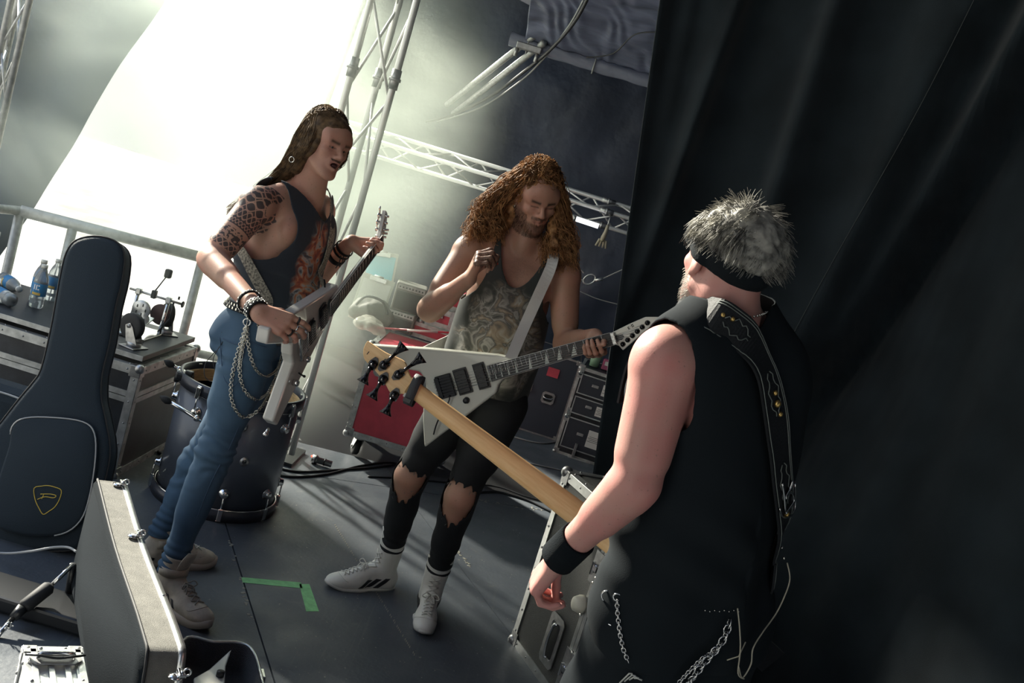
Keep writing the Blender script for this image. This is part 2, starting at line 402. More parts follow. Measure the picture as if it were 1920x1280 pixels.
sheet('wall_back', [(XL, 8.6, -.1), (5, 8.6, -.1), (5, 8.2, 4.6), (XL, 8.2, 4.6)], slate, 90, 60, .09, 3, 1.1, rid=lambda u, v: .02*math.sin(v*30+4*math.sin(u*9)))
# back roof, low at the beam and rising towards the front
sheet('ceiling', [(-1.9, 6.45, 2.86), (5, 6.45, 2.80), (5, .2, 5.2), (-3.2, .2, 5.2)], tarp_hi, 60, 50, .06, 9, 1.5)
sheet('ceiling_back', [(-1.9, 8.8, 3.9), (5, 8.8, 3.9), (5, 6.5, 2.92), (-1.9, 6.5, 2.92)], slate, 40, 20, .06, 5, 1.2)
# left-hand tarpaulin, its slanting hem running down to the railing
a = P(312, -10, 6.4); c = P(-10, 497, 6.4); dv = (a-c).normalized()
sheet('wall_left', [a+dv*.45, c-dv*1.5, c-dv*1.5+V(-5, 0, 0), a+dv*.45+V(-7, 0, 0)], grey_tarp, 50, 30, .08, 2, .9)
# right-hand and front walls out of view keep the wing dark
sheet('wall_right', [(4.2, 9.2, -.1), (4.2, .2, -.1), (4.2, .2, 5.2), (4.2, 9.2, 5.2)], slate, 10, 10, .05, 4)
sheet('wall_front', [(4.2, -1.6, -.1), (-1.2, -1.6, -.1), (-1.2, -1.6, 5.2), (4.2, -1.6, 5.2)], slate, 10, 10, .05, 6)
sheet('ceiling_front', [(-3.2, .2, 5.2), (4.2, .2, 5.2), (4.2, -1.6, 5.2), (-3.2, -1.6, 5.2)], slate, 8, 8, .03, 6)
sheet('wall_left_front', [(-3.3, -1.6, -.1), (-3.3, 1.6, -.1), (-3.3, 1.6, 5.2), (-3.3, -1.6, 5.2)], slate, 8, 8, .03, 6)
# ================================================================== black side curtain with deep folds
def curtain():
    Z1 = 5.0; path = smooth_path([V(.02, 4.2, 0), V(.55, 4.15, 0), V(1.1, 3.8, 0), (1.6, 3.1, 0), (2.0, 2.3, 0), (2.35, 1.3, 0), (2.6, .3, 0)], 12)
    L = [0]
    for i in range(1, len(path)): L.append(L[-1]+(path[i]-path[i-1]).length)
    tot = L[-1]
    def at(s):
        s = max(0, min(tot, s)); i = 0
        while i < len(L)-2 and L[i+1] < s: i += 1
        t = (s-L[i])/(L[i+1]-L[i]); p = path[i].lerp(path[i+1], t); d = (path[min(i+2, len(path)-1)]-path[max(i-1, 0)]).normalized(); return p, V(d.y, -d.x, 0)*-1
    nu, nv = 340, 90; vs = []; fs = []
    def sz(px, py):              # where a sight line meets the hanging plane: distance along it, and height
        d = ray(px, py); best = None
        for i in range(len(path)-1):
            p, q = path[i], path[i+1]; e = q-p; den = d.x*e.y-d.y*e.x
            if abs(den) < 1e-9: continue
            t = (p.x*e.y-p.y*e.x)/den; u = (p.x*d.y-p.y*d.x)/den
            if t > 0 and -.001 <= u <= 1.001: best = (L[i]+u*(L[i+1]-L[i]), CAM_H+d.z*t); break
        return best
    folds = []
    for (x0, y0, x1, y1, wl, wr, hh) in ((1392, 0, 1288, 280, .05, .03, -.07), (1440, 0, 1350, 330, .10, .16, .05), (1572, 30, 1478, 312, .07, .06, -.08), (1650, 0, 1520, 420, .12, .20, .06), (1850, 0, 1605, 465, .035, .13, .13), (1925, 70, 1545, 640, .035, .55, .26), (1270, 0, 1228, 240, .04, .05, .04), (1320, 0, 1250, 300, .05, .05, .045)):
        A_, B_ = sz(x0, y0), sz(x1, y1)
        if A_ and B_: folds.append((A_, B_, wl, wr, hh))
    for j in range(nv+1):
        z = -.0+Z1*j/nv
        for i in range(nu+1):
            u = i/nu; s0 = .595-.170*z   # slanting left hem
            s = s0+(tot-s0)*u; p, n = at(s); h = 0
            for (A_, B_, wl, wr, hh) in folds:
                k_ = (A_[0]-B_[0])/(A_[1]-B_[1]); k_ = max(-.6, min(.6, k_)); zz = max(z, .0); c_ = B_[0]+(zz-B_[1])*k_
                fade = min(1, max(0, (z-B_[1]+1.1)/1.0)) if hh < .2 else min(1, max(.25, (z-B_[1]+1.3)/1.2))
                x = s-c_; h += fade*hh*math.exp(-(x/(wl if x < 0 else wr))**2)
            h += .012*math.sin(s*21+z*1.2+1.5*math.sin(z))*math.exp(-s*.5)+.008*mnoise.noise(V(s*4, z*1.2, 3))+.02*mnoise.noise(V(s*1.4, z*.8, 8))
            vs.append(V(p.x, p.y, z)+n*h)
    for j in range(nv):
        for i in range(nu): k = j*(nu+1)+i; fs.append((k, k+1, k+nu+2, k+nu+1))
    b = MB(); b.add(vs, fs, 0, True); o = b.build('stage_curtain', curtain_m); md = o.modifiers.new('thick', 'SOLIDIFY'); md.thickness = .006
    
    sm = MB(); A_, B_ = sz(1826, 0), sz(1490, 630); pts = []
    bv_ = BVHTree.FromPolygons([Vector(q) for q in vs], fs)
    for i in range(60):
        t = i/59; px = 1826+(1490-1826)*t+5*math.sin(t*5); py = 630*t; d = ray(px, py).normalized(); hit = bv_.ray_cast(Vector((0, 0, CAM_H)), d)
        if hit[0] is not None: pts.append(hit[0]-d*.004)
    if len(pts) > 4: sm.tube(pts, .0012, 5); sm.build('seam_thread', mat('seam_thread', (.08, .09, .09), .8), o)
    tag(o, 'black cloth side curtain hanging in deep slanting folds behind the man in the headband', 'curtain'); return o
curtain()
# ================================================================== haze
def haze(name, lo, hi, dens, sc, thr, width, col=(.84, .93, .84), seed=0, aniso=.35):
    c = (Vector(lo)+Vector(hi))/2; d = Vector(hi)-Vector(lo); b = MB(); b.box((0, 0, 0), d)
    m = bpy.data.materials.new(name); m.use_nodes = True; nt = m.node_tree; nt.nodes.clear(); L = nt.links
    out = nt.nodes.new('ShaderNodeOutputMaterial'); pv = nt.nodes.new('ShaderNodeVolumePrincipled'); L.new(pv.outputs[0], out.inputs['Volume'])
    pv.inputs['Color'].default_value = (*col, 1); pv.inputs['Anisotropy'].default_value = aniso
    tc = nt.nodes.new('ShaderNodeTexCoord'); mp = nt.nodes.new('ShaderNodeMapping'); mp.inputs['Location'].default_value = (seed, seed*1.7, 0); L.new(tc.outputs['Object'], mp.inputs[0])
    n = nt.nodes.new('ShaderNodeTexNoise'); n.inputs['Scale'].default_value = sc; n.inputs['Detail'].default_value = 4; n.inputs['Distortion'].default_value = .6; L.new(mp.outputs[0], n.inputs['Vector'])
    r = nt.nodes.new('ShaderNodeMapRange'); r.interpolation_type = 'SMOOTHSTEP'; r.inputs['From Min'].default_value = thr; r.inputs['From Max'].default_value = thr+width; L.new(n.outputs['Fac'], r.inputs['Value'])
    # fade towards the sides of the cloud
    sep = nt.nodes.new('ShaderNodeVectorMath'); sep.operation = 'DIVIDE'; L.new(tc.outputs['Object'], sep.inputs[0]); sep.inputs[1].default_value = tuple(d/2)
    ln = nt.nodes.new('ShaderNodeVectorMath'); ln.operation = 'LENGTH'; L.new(sep.outputs[0], ln.inputs[0])
    f = nt.nodes.new('ShaderNodeMapRange'); f.interpolation_type = 'SMOOTHSTEP'; f.inputs['From Min'].default_value = 1.0; f.inputs['From Max'].default_value = .35; L.new(ln.outputs['Value'], f.inputs['Value'])
    mu = nt.nodes.new('ShaderNodeMath'); mu.operation = 'MULTIPLY'; L.new(r.outputs[0], mu.inputs[0]); L.new(f.outputs[0], mu.inputs[1])
    mu2 = nt.nodes.new('ShaderNodeMath'); mu2.operation = 'MULTIPLY_ADD'; L.new(mu.outputs[0], mu2.inputs[0]); mu2.inputs[1].default_value = dens; mu2.inputs[2].default_value = 0
    L.new(mu2.outputs[0], pv.inputs['Density'])
    o = b.build(name, m); o.location = c; tag(o, kind='stuff'); return o
def onplane(M, x, y, off=0.0):
    """where the sight line through a pixel of the photograph meets the local z=off plane of M: local (x, y)"""
    Mi = M.inverted(); o = Mi @ Vector((0, 0, CAM_H)); d = (Mi.to_3x3() @ ray(x, y)); t = (off-o.z)/d.z; q = o+d*t
    return (q.x, q.y)
truss_m = mat('truss_aluminium', (.78, .78, .76), .38, .55)
# ================================================================== truss towers and beams
def rod(a, b, r, name, m, parent, n=8):
    k = MB(); k.cyl(a, b, r, n); return k.build(name, m, parent)
def truss(name, label, chords, r, bays, m, couplers=()):
    """chords: list of (start, end); braces zigzag between neighbouring chords"""
    t = thing(name, label, 'truss', chords[0][0]); o = Vector(chords[0][0])
    ch = [(Vector(a)-o, Vector(b)-o) for a, b in chords]
    for a, b in ch: rod(a, b, r, 'chord', m, t, 12)
    for q in range(len(ch)):
        a, b = ch[q]; c, d = ch[(q+1) % len(ch)]
        for i in range(bays):
            p0, p1 = ((a, b), (c, d))[i % 2]; q0, q1 = ((c, d), (a, b))[i % 2]
            rod(p0.lerp(p1, i/bays), q0.lerp(q1, (i+1)/bays), r*.42, 'brace', m, t, 6)
    for f in couplers:
        for a, b in ch:
            p = a.lerp(b, f); dd = (b-a).normalized(); k = MB(); k.cyl(p-dd*.05, p+dd*.05, r*1.35, 12); k.cyl(p-dd*.008, p+dd*.008, r*1.7, 12); k.build('coupler', steel, t)
    return t
A0 = G(541, 868); 
def up(p, h): return V(p.x, p.y, h)
B0 = V(A0.x-.225, A0.y+.02, 0); C0 = V(A0.x-.13, A0.y+.24, 0)
tw = truss('truss_tower', 'tall aluminium truss tower in the haze between the left man and the red case', [(up(q, .05), up(q, 4.35)) for q in (A0, B0, C0)], .0185, 9, truss_m, (.47, .98))
b = MB(); b.box((-.12, .09, -.04), (.30, .30, .02)); b.build('base_plate', darkmetal, tw)
a = P(727, 247, 7.4); c = P(1178, 393, 7.4); zt = (a.z+c.z)/2; x0, x1 = a.x-.35, 2.6
hz = truss('ceiling_truss', 'horizontal aluminium truss running behind the heads of the guitarists', [(V(x0, 7.4, zt), V(x1, 7.4, zt)), (V(x0, 7.25, zt-.075), V(x1, 7.25, zt-.075)), (V(x0, 7.4, zt-.18), V(x1, 7.4, zt-.18))], .016, 20, truss_m, (.48,))
a = P(20, 40, 4.7); c = P(52, 0, 4.7)
truss('corner_truss', 'aluminium truss leg cut by the top left corner of the view', [(V(a.x-.02, 4.7, 1.15), V(a.x-.02, 4.7, 4.2)), (V(a.x+.075, 4.68, 1.15), V(a.x+.075, 4.68, 4.2)), (V(a.x-.1, 4.9, 1.15), V(a.x-.1, 4.9, 4.2))], .016, 12, alu_matt)
# second far tower outside, white with glare
a = P(455, 300, 7.5); truss('distant_truss', 'washed-out outdoor truss tower seen behind the back of the long-haired man', [(V(-1.82+dx, 7.4+dy, -1.2), V(-1.82+dx, 7.4+dy, 1.15)) for dx, dy in ((0, 0), (.3, 0), (.15, .26))], .024, 8, alu_matt)
# ================================================================== guard rail
R0 = P(38, 397, 5.0); R1 = P(392, 484, 5.3); zr = (R0.z+R1.z)/2
gr = thing('guard_rail', 'tubular aluminium guard rail along the stage edge behind the flight case', 'railing', (R0.x, 5.0, 0)); 
def gp(x, y, z): return V(x-R0.x, y-5.0, z)
def rail_pt(t, z): p = R0.lerp(R1, t); return gp(p.x, p.y, z)
k = MB(); k.cyl(rail_pt(0, zr), rail_pt(1.0, zr), .030, 14); k.build('top_rail', alu_matt, gr)
k = MB(); k.cyl(rail_pt(0, zr-.52), rail_pt(1.6, zr-.52), .024, 14); k.build('lower_rail', alu_matt, gr)
for t in (0, .27, .965): k = MB(); k.cyl(rail_pt(t, -.05), rail_pt(t, zr+.002), .024, 12); k.build('post', alu_matt, gr)
k = MB(); k.cyl(rail_pt(.965, .0), rail_pt(.50, .0)+V(0, -.05, .06), .022, 10); k.build('foot_brace', alu_matt, gr)
k = MB(); k.cyl(rail_pt(.965, .40), rail_pt(.55, .05), .018, 10); k.build('diagonal_brace', alu_matt, gr)
k = MB(); k.cyl(rail_pt(0, zr), rail_pt(0, zr)+V(-.62, -1.2, -.06), .024, 14); k.build('return_rail', alu_matt, gr)
k = MB(); k.cyl(rail_pt(0, zr)+V(-.045, -.09, -.12), rail_pt(0, 0)+V(-.045, -.09, -.05), .018, 10); k.build('post', alu_matt, gr)
# ================================================================== flight cases
def fcase(name, label, M, size, lam, split=None, corner_r=.022, trim=.026, trim_m=None, group=None, cat='flight case', rivets=True):
    """origin in the middle of the base; x width, y depth (front = -y), z height"""
    w_, d_, h_ = size; tm = trim_m or alu; t = thing(name, label, cat, M=M, group=group)
    b = MB(); b.box((0, 0, h_/2), (w_-.006, d_-.006, h_-.006)); b.build('panel_body', lam, t)
    X, Y_ = w_/2, d_/2; e = trim; rv = MB()
    def strip(a, c, mid):      # an L-profile along an edge from a to c; mid = signs of the two other axes
        a = Vector(a); c = Vector(c); b = MB(); ax = max(range(3), key=lambda i: abs((c-a)[i])); L_ = (c-a).length; ce = (a+c)/2
        for i in range(3):
            if i == ax: continue
            j = 3-ax-i; dim = [0, 0, 0]; dim[ax] = L_; dim[i] = e; dim[j] = .004; off = Vector((0, 0, 0)); off[i] = -mid[i]*(e/2); off[j] = mid[j]*.000
            b.box(ce+off, dim)
            nr = max(2, int(L_/.09))
            if rivets:
                for q in range(nr):
                    p = a.lerp(c, (q+.5)/nr)+off; p[j] += mid[j]*.002; rv.ball(p, .0045, 5)
        b.build('edge_profile', tm, t)
    for sx in (-1, 1):
        for sy in (-1, 1): strip((sx*X, sy*Y_, .01), (sx*X, sy*Y_, h_-.01), (sx, sy, 0))
        for sz in (0, 1): strip((sx*X, -Y_+.01, h_*sz), (sx*X, Y_-.01, h_*sz), (sx, 0, 1 if sz else -1))
    for sy in (-1, 1):
        for sz in (0, 1): strip((-X+.01, sy*Y_, h_*sz), (X-.01, sy*Y_, h_*sz), (0, sy, 1 if sz else -1))
    for sx in (-1, 1):
        for sy in (-1, 1):
            for sz in (0, 1):
                b = MB(); z = h_*sz; s3 = 1 if sz else -1; b.ball((sx*(X-.008), sy*(Y_-.008), z-s3*.008), corner_r, 10)
                for ax in range(3):
                    dim = [corner_r*2.2]*3; dim[ax] = .003; c_ = Vector((sx*(X-corner_r), sy*(Y_-corner_r), z-s3*corner_r)); c_[ax] = (sx*X, sy*Y_, z)[ax]+(sx, sy, s3)[ax]*.003; b.box(c_, dim, bev=.001)
                b.build('ball_corner', steel, t)
    if split:
        for zz in (split-.014, split+.014):
            b = MB()
            b.box((0, -Y_, zz), (w_, .006, .024)); b.box((0, Y_, zz), (w_, .006, .024)); b.box((X, 0, zz), (.006, d_, .024)); b.box((-X, 0, zz), (.006, d_, .024)); b.build('joint_profile', tm, t)
    if rivets: o = rv.build('rivets', steel, t); o['kind'] = 'stuff'
    return t
def recessed_handle(parent, c, ux, uz, n, w_=.17, h_=.11):
    """plate in the plane of ux, uz with normal n"""
    M = frame(c, ux, y=uz); pl = MB(); poly = [(-w_/2, -h_/2+.015), (-w_/2+.015, -h_/2), (w_/2-.015, -h_/2), (w_/2, -h_/2+.015), (w_/2, h_/2-.015), (w_/2-.015, h_/2), (-w_/2+.015, h_/2), (-w_/2, h_/2-.015)]
    s_ = 1 if (M.to_3x3() @ V(0, 0, 1)).dot(Vector(n)) > 0 else -1
    inner = [(x*.72, y*.62) for x, y in poly]; vs = [(x, y, s_*.004) for x, y in poly]+[(x, y, s_*.004) for x, y in inner]+[(x*.95, y*.95, s_*.0015) for x, y in inner]
    fs = [(i, (i+1) % 8, 8+(i+1) % 8, 8+i) for i in range(8)]+[(8+i, 8+(i+1) % 8, 16+(i+1) % 8, 16+i) for i in range(8)]
    pl.add(vs, fs, 0, False, M); pl.add([(x, y, 0) for x, y in poly]+[(x, y, s_*.004) for x, y in poly], [(i, (i+1) % 8, 8+(i+1) % 8, 8+i) for i in range(8)], 0, False, M); o = pl.build('handle_plate', steel, parent)
    b = MB(); b.add([(x*.95, y*.95, s_*.0016) for x, y in inner], [tuple(range(8))], 0, False, M); b.build('dish', darkmetal, parent)
    b = MB(); b.tube(smooth_path([V(-w_*.33, h_*.08, s_*.006), V(-w_*.3, 0, s_*.014), V(0, -h_*.05, s_*.017), V(w_*.3, 0, s_*.014), V(w_*.33, h_*.08, s_*.006)], 5), .006, 8, M=M); b.build('grip', chrome, parent)
def butterfly_latch(parent, c, ux, uz, n, w_=.10, h_=.11):
    M = frame(c, ux, y=uz); s_ = 1 if (M.to_3x3() @ V(0, 0, 1)).dot(Vector(n)) > 0 else -1
    b = MB(); b.box((0, 0, s_*.002), (w_, h_, .004), M=M, bev=.0015); b.build('latch_plate', steel, parent)
    b = MB(); b.cyl((0, -.012, s_*.004), (0, -.012, s_*.013), .017, 14, M=M); b.box((0, .012, s_*.011), (.022, .045, .006), M=M, bev=.002); b.box((0, -.012, s_*.018), (.05, .008, .012), M=M, bev=.002); b.build('latch_catch', chrome, parent)
def caster(parent, c, up_=1, r=.05, yaw=0.0, wm=None):
    """up_ = -1 for a caster standing on its plate with the wheel above"""
    M = Matrix.Translation(Vector(c)) @ Matrix.Rotation(yaw, 4, 'Z'); s_ = -up_
    b = MB(); b.box((0, 0, s_*.003), (.10, .085, .006), M=M, bev=.002); b.cyl((0, 0, s_*.006), (0, 0, s_*.022), .032, 16, M=M)
    for sx in (-1, 1):
        b.add([(sx*.021+q, y, s_*z) for q in (-.002, .002) for y, z in ((-.03, .02), (.03, .02), (.052, .03+r), (.03, .045+r), (.012, .03+r))], [(0, 1, 2, 3, 4), (9, 8, 7, 6, 5)]+[(i, (i+1) % 5, 5+(i+1) % 5, 5+i) for i in range(5)], 0, False, M)
    b.cyl((-.028, .032, s_*(.03+r)), (.028, .032, s_*(.03+r)), .009, 10, M=M); f_ = b.build('caster_fork', steel, parent)
    b = MB(); Mw = M @ Matrix.Translation((0, .032, s_*(.028+r))) @ Matrix.Rotation(math.pi/2, 4, 'Y')
    b.lathe([(r*.55, -.017), (r*.92, -.017), (r, -.012), (r, .012), (r*.92, .017), (r*.55, .017)], 26, M=Mw); b.build('caster_tyre', black_rubber, parent)
    b = MB(); b.lathe([(.002, -.013), (r*.56, -.014), (r*.56, .014), (.002, .013)], 20, M=Mw); b.build('caster_hub', wm or blue_hub, parent)
blue_hub = mat('grey_blue_hub', (.06, .13, .19), .5)
# -- large black case on the left, its front along the guard rail
HL = .515; Mc = Matrix.Translation((-2.18, 4.55, 0)) @ Matrix.Rotation(math.radians(-1.0), 4, 'Z')
lc = fcase('flight_case', 'large black flight case with aluminium edges standing behind the gig bag', Mc, (1.36, .68, HL), black_ply, split=.375, trim=.036, trim_m=alu_matt)
recessed_handle(lc, (.50, -.343, .20), V(1, 0, 0), V(0, 0, 1), V(0, -1, 0), .15, .14)
butterfly_latch(lc, (-.33, -.343, .375), V(1, 0, 0), V(0, 0, 1), V(0, -1, 0), .1, .13)
dl = thing('dolly_board', 'black board turned wheels-up on top of the large black flight case', 'dolly', (-2.18, 4.55, HL+.022))
b = MB(); b.box((0, 0, .012), (1.32, .64, .024), bev=.003); b.build('board', black_ply, dl)
b = MB(); b.box((0, -.322, .012), (1.32, .004, .022)); b.build('edge_strip', alu_matt, dl)
for (x, y, yw) in ((-.545, -.24, 1.9), (.57, -.22, 1.25), (-.52, .22, 1.1), (.55, .2, .7)): caster(dl, (x, y, .0245), -1, .060, yw)
TOPZ = HL+.022+.024
# -- water bottles
pet = mat('clear_bottle_plastic', (.75, .82, .85), .12, trans=.75, spec=.5); cap_m = mat('white_bottle_cap', (.72, .72, .66), .5); lab_m = mat('blue_bottle_label', (.03, .22, .48), .5); lab_w = mat('white_label_print', (.85, .87, .87), .5); lab_y = mat('yellow_label_print', (.75, .52, .12), .5)
def bottle(label, M, text=False):
    t = thing('water_bottle', label, 'bottle', M=M, group=None)
    b = MB(); b.lathe([(.001, 0), (.026, .001), (.031, .006), (.032, .03), (.030, .036), (.032, .044), (.032, .125), (.030, .14), (.022, .163), (.013, .180), (.0125, .194), (.001, .195)], 22); b.build('bottle_body', pet, t)
    b = MB(); b.lathe([(.001, .192), (.0145, .190), (.0145, .205), (.001, .206)], 16); b.build('cap', cap_m, t)
    b = MB(); b.lathe([(.0322, .060), (.0326, .061), (.0326, .118), (.0322, .119)], 22, caps=False); lb = b.build('paper_label', lab_m, t)
    b = MB()
    for k in range(11):
        a = -2.1+k*.11; b.add([(.0331*math.cos(a+q), .0331*math.sin(a+q), z) for q in (0, .11) for z in (.064, .076)], [(0, 2, 3, 1)], 0)
    b.build('yellow_band', lab_y, t)
    if text:
        def stroke(a0, a1, z0, z1): b.add([(.0333*math.cos(a), .0333*math.sin(a), z) for a, z in ((a0, z0), (a1, z0), (a1, z1), (a0, z1))], [(0, 1, 2, 3)], 0)
        b = MB(); stroke(-1.95, -1.78, .088, .112); stroke(-1.62, -1.47, .089, .111); stroke(-1.62, -1.15, .106, .112); stroke(-1.62, -1.15, .088, .094); stroke(-2.0, -1.1, .080, .083); b.build('label_lettering', lab_w, t)
    return t
def stand(x, y, z=TOPZ+.0005): return Matrix.Translation((x, y, z))
q = P(68, 610, 4.55); bx = q.x
bottle('upright water bottle nearest the front of the group on the dolly board', stand(bx, 4.50), True)
bottle('upright water bottle standing left behind the front bottle', stand(bx-.055, 4.60))
bottle('upright water bottle standing farthest back in the bottle group', stand(bx-.045, 4.72))
bottle('upright water bottle half hidden by the gig bag neck', stand(bx+.075, 4.60))
def lying(x, y, yaw): return Matrix.Translation((x, y, TOPZ+.033)) @ Matrix.Rotation(yaw, 4, 'Z') @ Matrix.Rotation(math.pi/2, 4, 'Y')
bottle('water bottle lying on its side at the left end of the dolly board', lying(bx-.30, 4.74, -.7))
bottle('water bottle lying on its side in front of the upright bottles', lying(bx-.04, 4.36, 2.6))
# -- bass drum pedal
pm = thing('drum_pedal', 'chrome double chain bass drum pedal with upright beater on the dolly board', 'drum pedal', (P(243, 652, 4.55).x, 4.62, TOPZ))
b = MB(); b.box((.0, -.02, .006), (.17, .26, .010), bev=.003); b.build('base_plate', chrome, pm)
for sx in (-.075, .075): b = MB(); b.cyl((sx, .05, .01), (sx, .07, .17), .009, 10); b.box((sx, .07, .178), (.026, .026, .03), bev=.004); b.build('post', chrome, pm)
b = MB(); b.cyl((-.12, .07, .178), (.15, .07, .178), .006, 10); b.build('axle', steel, pm)
b = MB(); b.cyl((-.01, .07, .178), (.035, .075, .285), .0035, 8); b.box((.0, .07, .185), (.022, .03, .04), bev=.004); b.build('beater_rod', darkmetal, pm)
b = MB(); b.box((.040, .076, .30), (.034, .03, .045), bev=.009); b.build('beater_head', black_plastic, pm)
Mq = Matrix.Translation((-.035, .05, .10)) @ Matrix.Rotation(math.pi/2, 4, 'X'); b = MB(); b.lathe([(.002, -.008), (.042, -.008), (.045, -.004), (.045, .004), (.042, .008), (.002, .008)], 26, M=Mq); b.build('chain_wheel', alu, pm)
b = MB()
for k in range(5): a = k*math.pi/2.5; b.box((-.035+.024*math.cos(a), .0415, .10+.024*math.sin(a)), (.006, .002, .014))
b.build('wheel_slots', darkmetal, pm)
Mq = Matrix.Translation((.04, .11, .09)) @ Matrix.Rotation(math.pi/2, 4, 'X'); b = MB(); b.lathe([(.002, -.006), (.05, -.006), (.052, 0), (.05, .006), (.002, .006)], 24, M=Mq); b.build('drive_cam', mat('dark_red_cam', (.09, .04, .04), .5), pm)
b = MB(); b.box((0, 0, 0), (.075, .24, .008), M=Matrix.Translation((0, -.06, .045)) @ Matrix.Rotation(.25, 4, 'X'), bev=.003); b.build('footboard', chrome, pm)
b = MB(); b.tube(smooth_path([V(-.035, .10, .13), V(-.04, .1, .07), V(-.035, .02, .05)], 5), .006, 6); b.build('drive_chain', steel, pm)
b = MB(); b.cyl((.10, .07, .178), (.105, .07, .08), .005, 8); b.cyl((.105, .075, .1), (.07, .04, .02), .004, 8); b.torus((.145, .07, .178), .013, .004, (1, 0, 0), 12); b.cyl((.12, .07, .195), (.12, .07, .21), .005, 8); b.build('spring_and_screws', darkmetal, pm)
# ================================================================== bass drum standing on its front hoop
shell_m = mat('satin_graphite_shell', (.12, .14, .18), .42, .25, var=.15, vscale=3, coat=.2); wood_in = mat('maple_inside', (.62, .43, .22), .5, var=.2, vscale=20, stretch=(1, 1, 8)); head_m = mat('white_drum_skin', (.7, .7, .66), .6)
dc = G(380, 972); dr = .262; dcx, dcy = dc.x-.045, dc.y+dr+.005
dm = thing('bass_drum', 'dark satin bass drum standing upright behind the legs of the long-haired man', 'drum', (dcx, dcy, 0)); DH = .56
b = MB(); b.lathe([(dr-.012, .05), (dr-.004, .045), (dr, .045), (dr, DH-.045), (dr-.004, DH-.045), (dr-.012, DH-.03)], 64, caps=False); b.build('shell', shell_m, dm)
b = MB(); b.lathe([(dr-.014, DH-.03), (dr-.014, .05)], 64, caps=False); b.lathe([(dr-.002, DH-.030), (dr-.014, DH-.03)], 64, caps=False); b.build('shell_inside', wood_in, dm)
b = MB(); b.lathe([(.001, DH-.085), (dr-.013, DH-.085)], 48); b.build('drum_skin', head_m, dm)
for z in (0, DH-.05):
    b = MB(); b.lathe([(dr+.004, z), (dr+.017, z), (dr+.017, z+.05), (dr+.004, z+.05), (dr+.004, z)], 64, caps=False); hp = b.build('hoop', mat('graphite_hoop', (.05, .055, .07), .35, .3), dm)
    zz = z+.051 if z == 0 else z-.001; b = MB(); b.torus((0, 0, zz), dr+.008, .0045, n=64, k=6); b.build('steel_rim', chrome, dm)
def lug(a, z, sgn):
    R_ = Matrix.Rotation(a, 4, 'Z'); b = MB(); M = R_ @ Matrix.Translation((dr, 0, z)) @ Matrix.Rotation(math.pi/2, 4, 'Y')
    b.lathe([(.001, 0), (.024, 0), (.024, .006), (.017, .010), (.017, .022), (.013, .026), (.001, .027)], 18, M=M); b.build('lug', chrome, dm)
    b = MB(); b.cyl(R_ @ V(dr+.022, 0, z), R_ @ V(dr+.024, 0, z+sgn*.085), .0035, 8); b.build('tension_rod', chrome, dm)
    b = MB(); b.box((dr+.022, 0, z+sgn*.088), (.016, .022, .055), M=R_, bev=.004); b.box((dr+.010, 0, z+sgn*.117), (.03, .022, .006), M=R_, bev=.002); b.build('claw', chrome, dm)
for k in range(8):
    a = -2.75+k*math.pi/4; lug(a, .125, -1); lug(a, DH-.125, 1)
b = MB(); M = Matrix.Rotation(-1.0, 4, 'Z') @ Matrix.Translation((dr, 0, .28)) @ Matrix.Rotation(math.pi/2, 4, 'Y'); b.lathe([(.001, .001), (.020, .001), (.020, .004), (.001, .004)], 20, M=M); bd = b.build('badge', alu, dm)
b = MB(); b.torus((0, 0, .005), .008, .0018, n=14, M=M); b.box((.0, 0, .005), (.004, .016, .002), M=M); b.build('badge_emblem', darkmetal, bd)
for (a, b_, z0) in ((P(432, 822, dcy-dr-.05), P(316, 752, dcy-dr-.12), 0), (P(352, 702, dcy-.05), P(322, 684, dcy-.1), 1)):
    o_ = V(dcx, dcy, 0); a = a-o_; b_ = b_-o_; k = MB(); k.cyl(a, b_, .0085, 10); k.cyl(a, a.lerp(b_, .45), .012, 10); k.ball(a, .018, 8); k.ball(a.lerp(b_, .55), .015, 8); k.build('spur', chrome, dm)
    dd = (b_-a).normalized(); k = MB(); k.tube([b_-dd*.01, b_+dd*.005, b_+dd*.022, b_+dd*.04], [.009, .017, .014, .003], 8); k.build('rubber_tip', black_rubber, dm)
mk = thing('microphone_clamp', 'small black microphone clamp hooked over the open rim of the bass drum', 'clamp', P(346, 706, dcy-.14))
b = MB(); b.box((0, 0, 0), (.075, .05, .04), bev=.012); b.box((.02, -.01, .025), (.035, .03, .02), bev=.006); b.cyl((-.03, 0, 0), (-.03, 0, -.03), .012, 10); b.build('clamp_body', black_plastic, mk); b = MB(); b.cyl((.03, -.03, -.01), (.045, -.035, -.01), .014, 12); b.build('clamp_knob', black_rubber, mk)
# ================================================================== red cases and the clutter on them
RY = 5.85; c0 = G(641, 812, .13); 
Mr = frame(c0+V(.30, .29, -.13), V(1, .02, 0), y=V(0, 1, 0)); Mr.translation.z = .13
rcs = fcase('red_flight_case', 'large red wheeled flight case standing by the foot of the truss tower', Mr, (.58, .56, .55), red_lam, trim=.032, trim_m=alu_matt)
recessed_handle(rcs, (-.15, -.283, .43), V(1, 0, 0), V(0, 0, 1), V(0, -1, 0), .16, .11); recessed_handle(rcs, (.16, -.283, .43), V(1, 0, 0), V(0, 0, 1), V(0, -1, 0), .2, .12)
for x, y in ((-.21, -.2), (.21, -.2), (-.21, .2), (.21, .2)): caster(rcs, (x, y, -.002), 1, .05, .6+x, wm=alu_matt)
RT = .69
def put(px_, py_, Y_, z_): p = P(px_, py_, Y_); return V(p.x, Y_, z_)
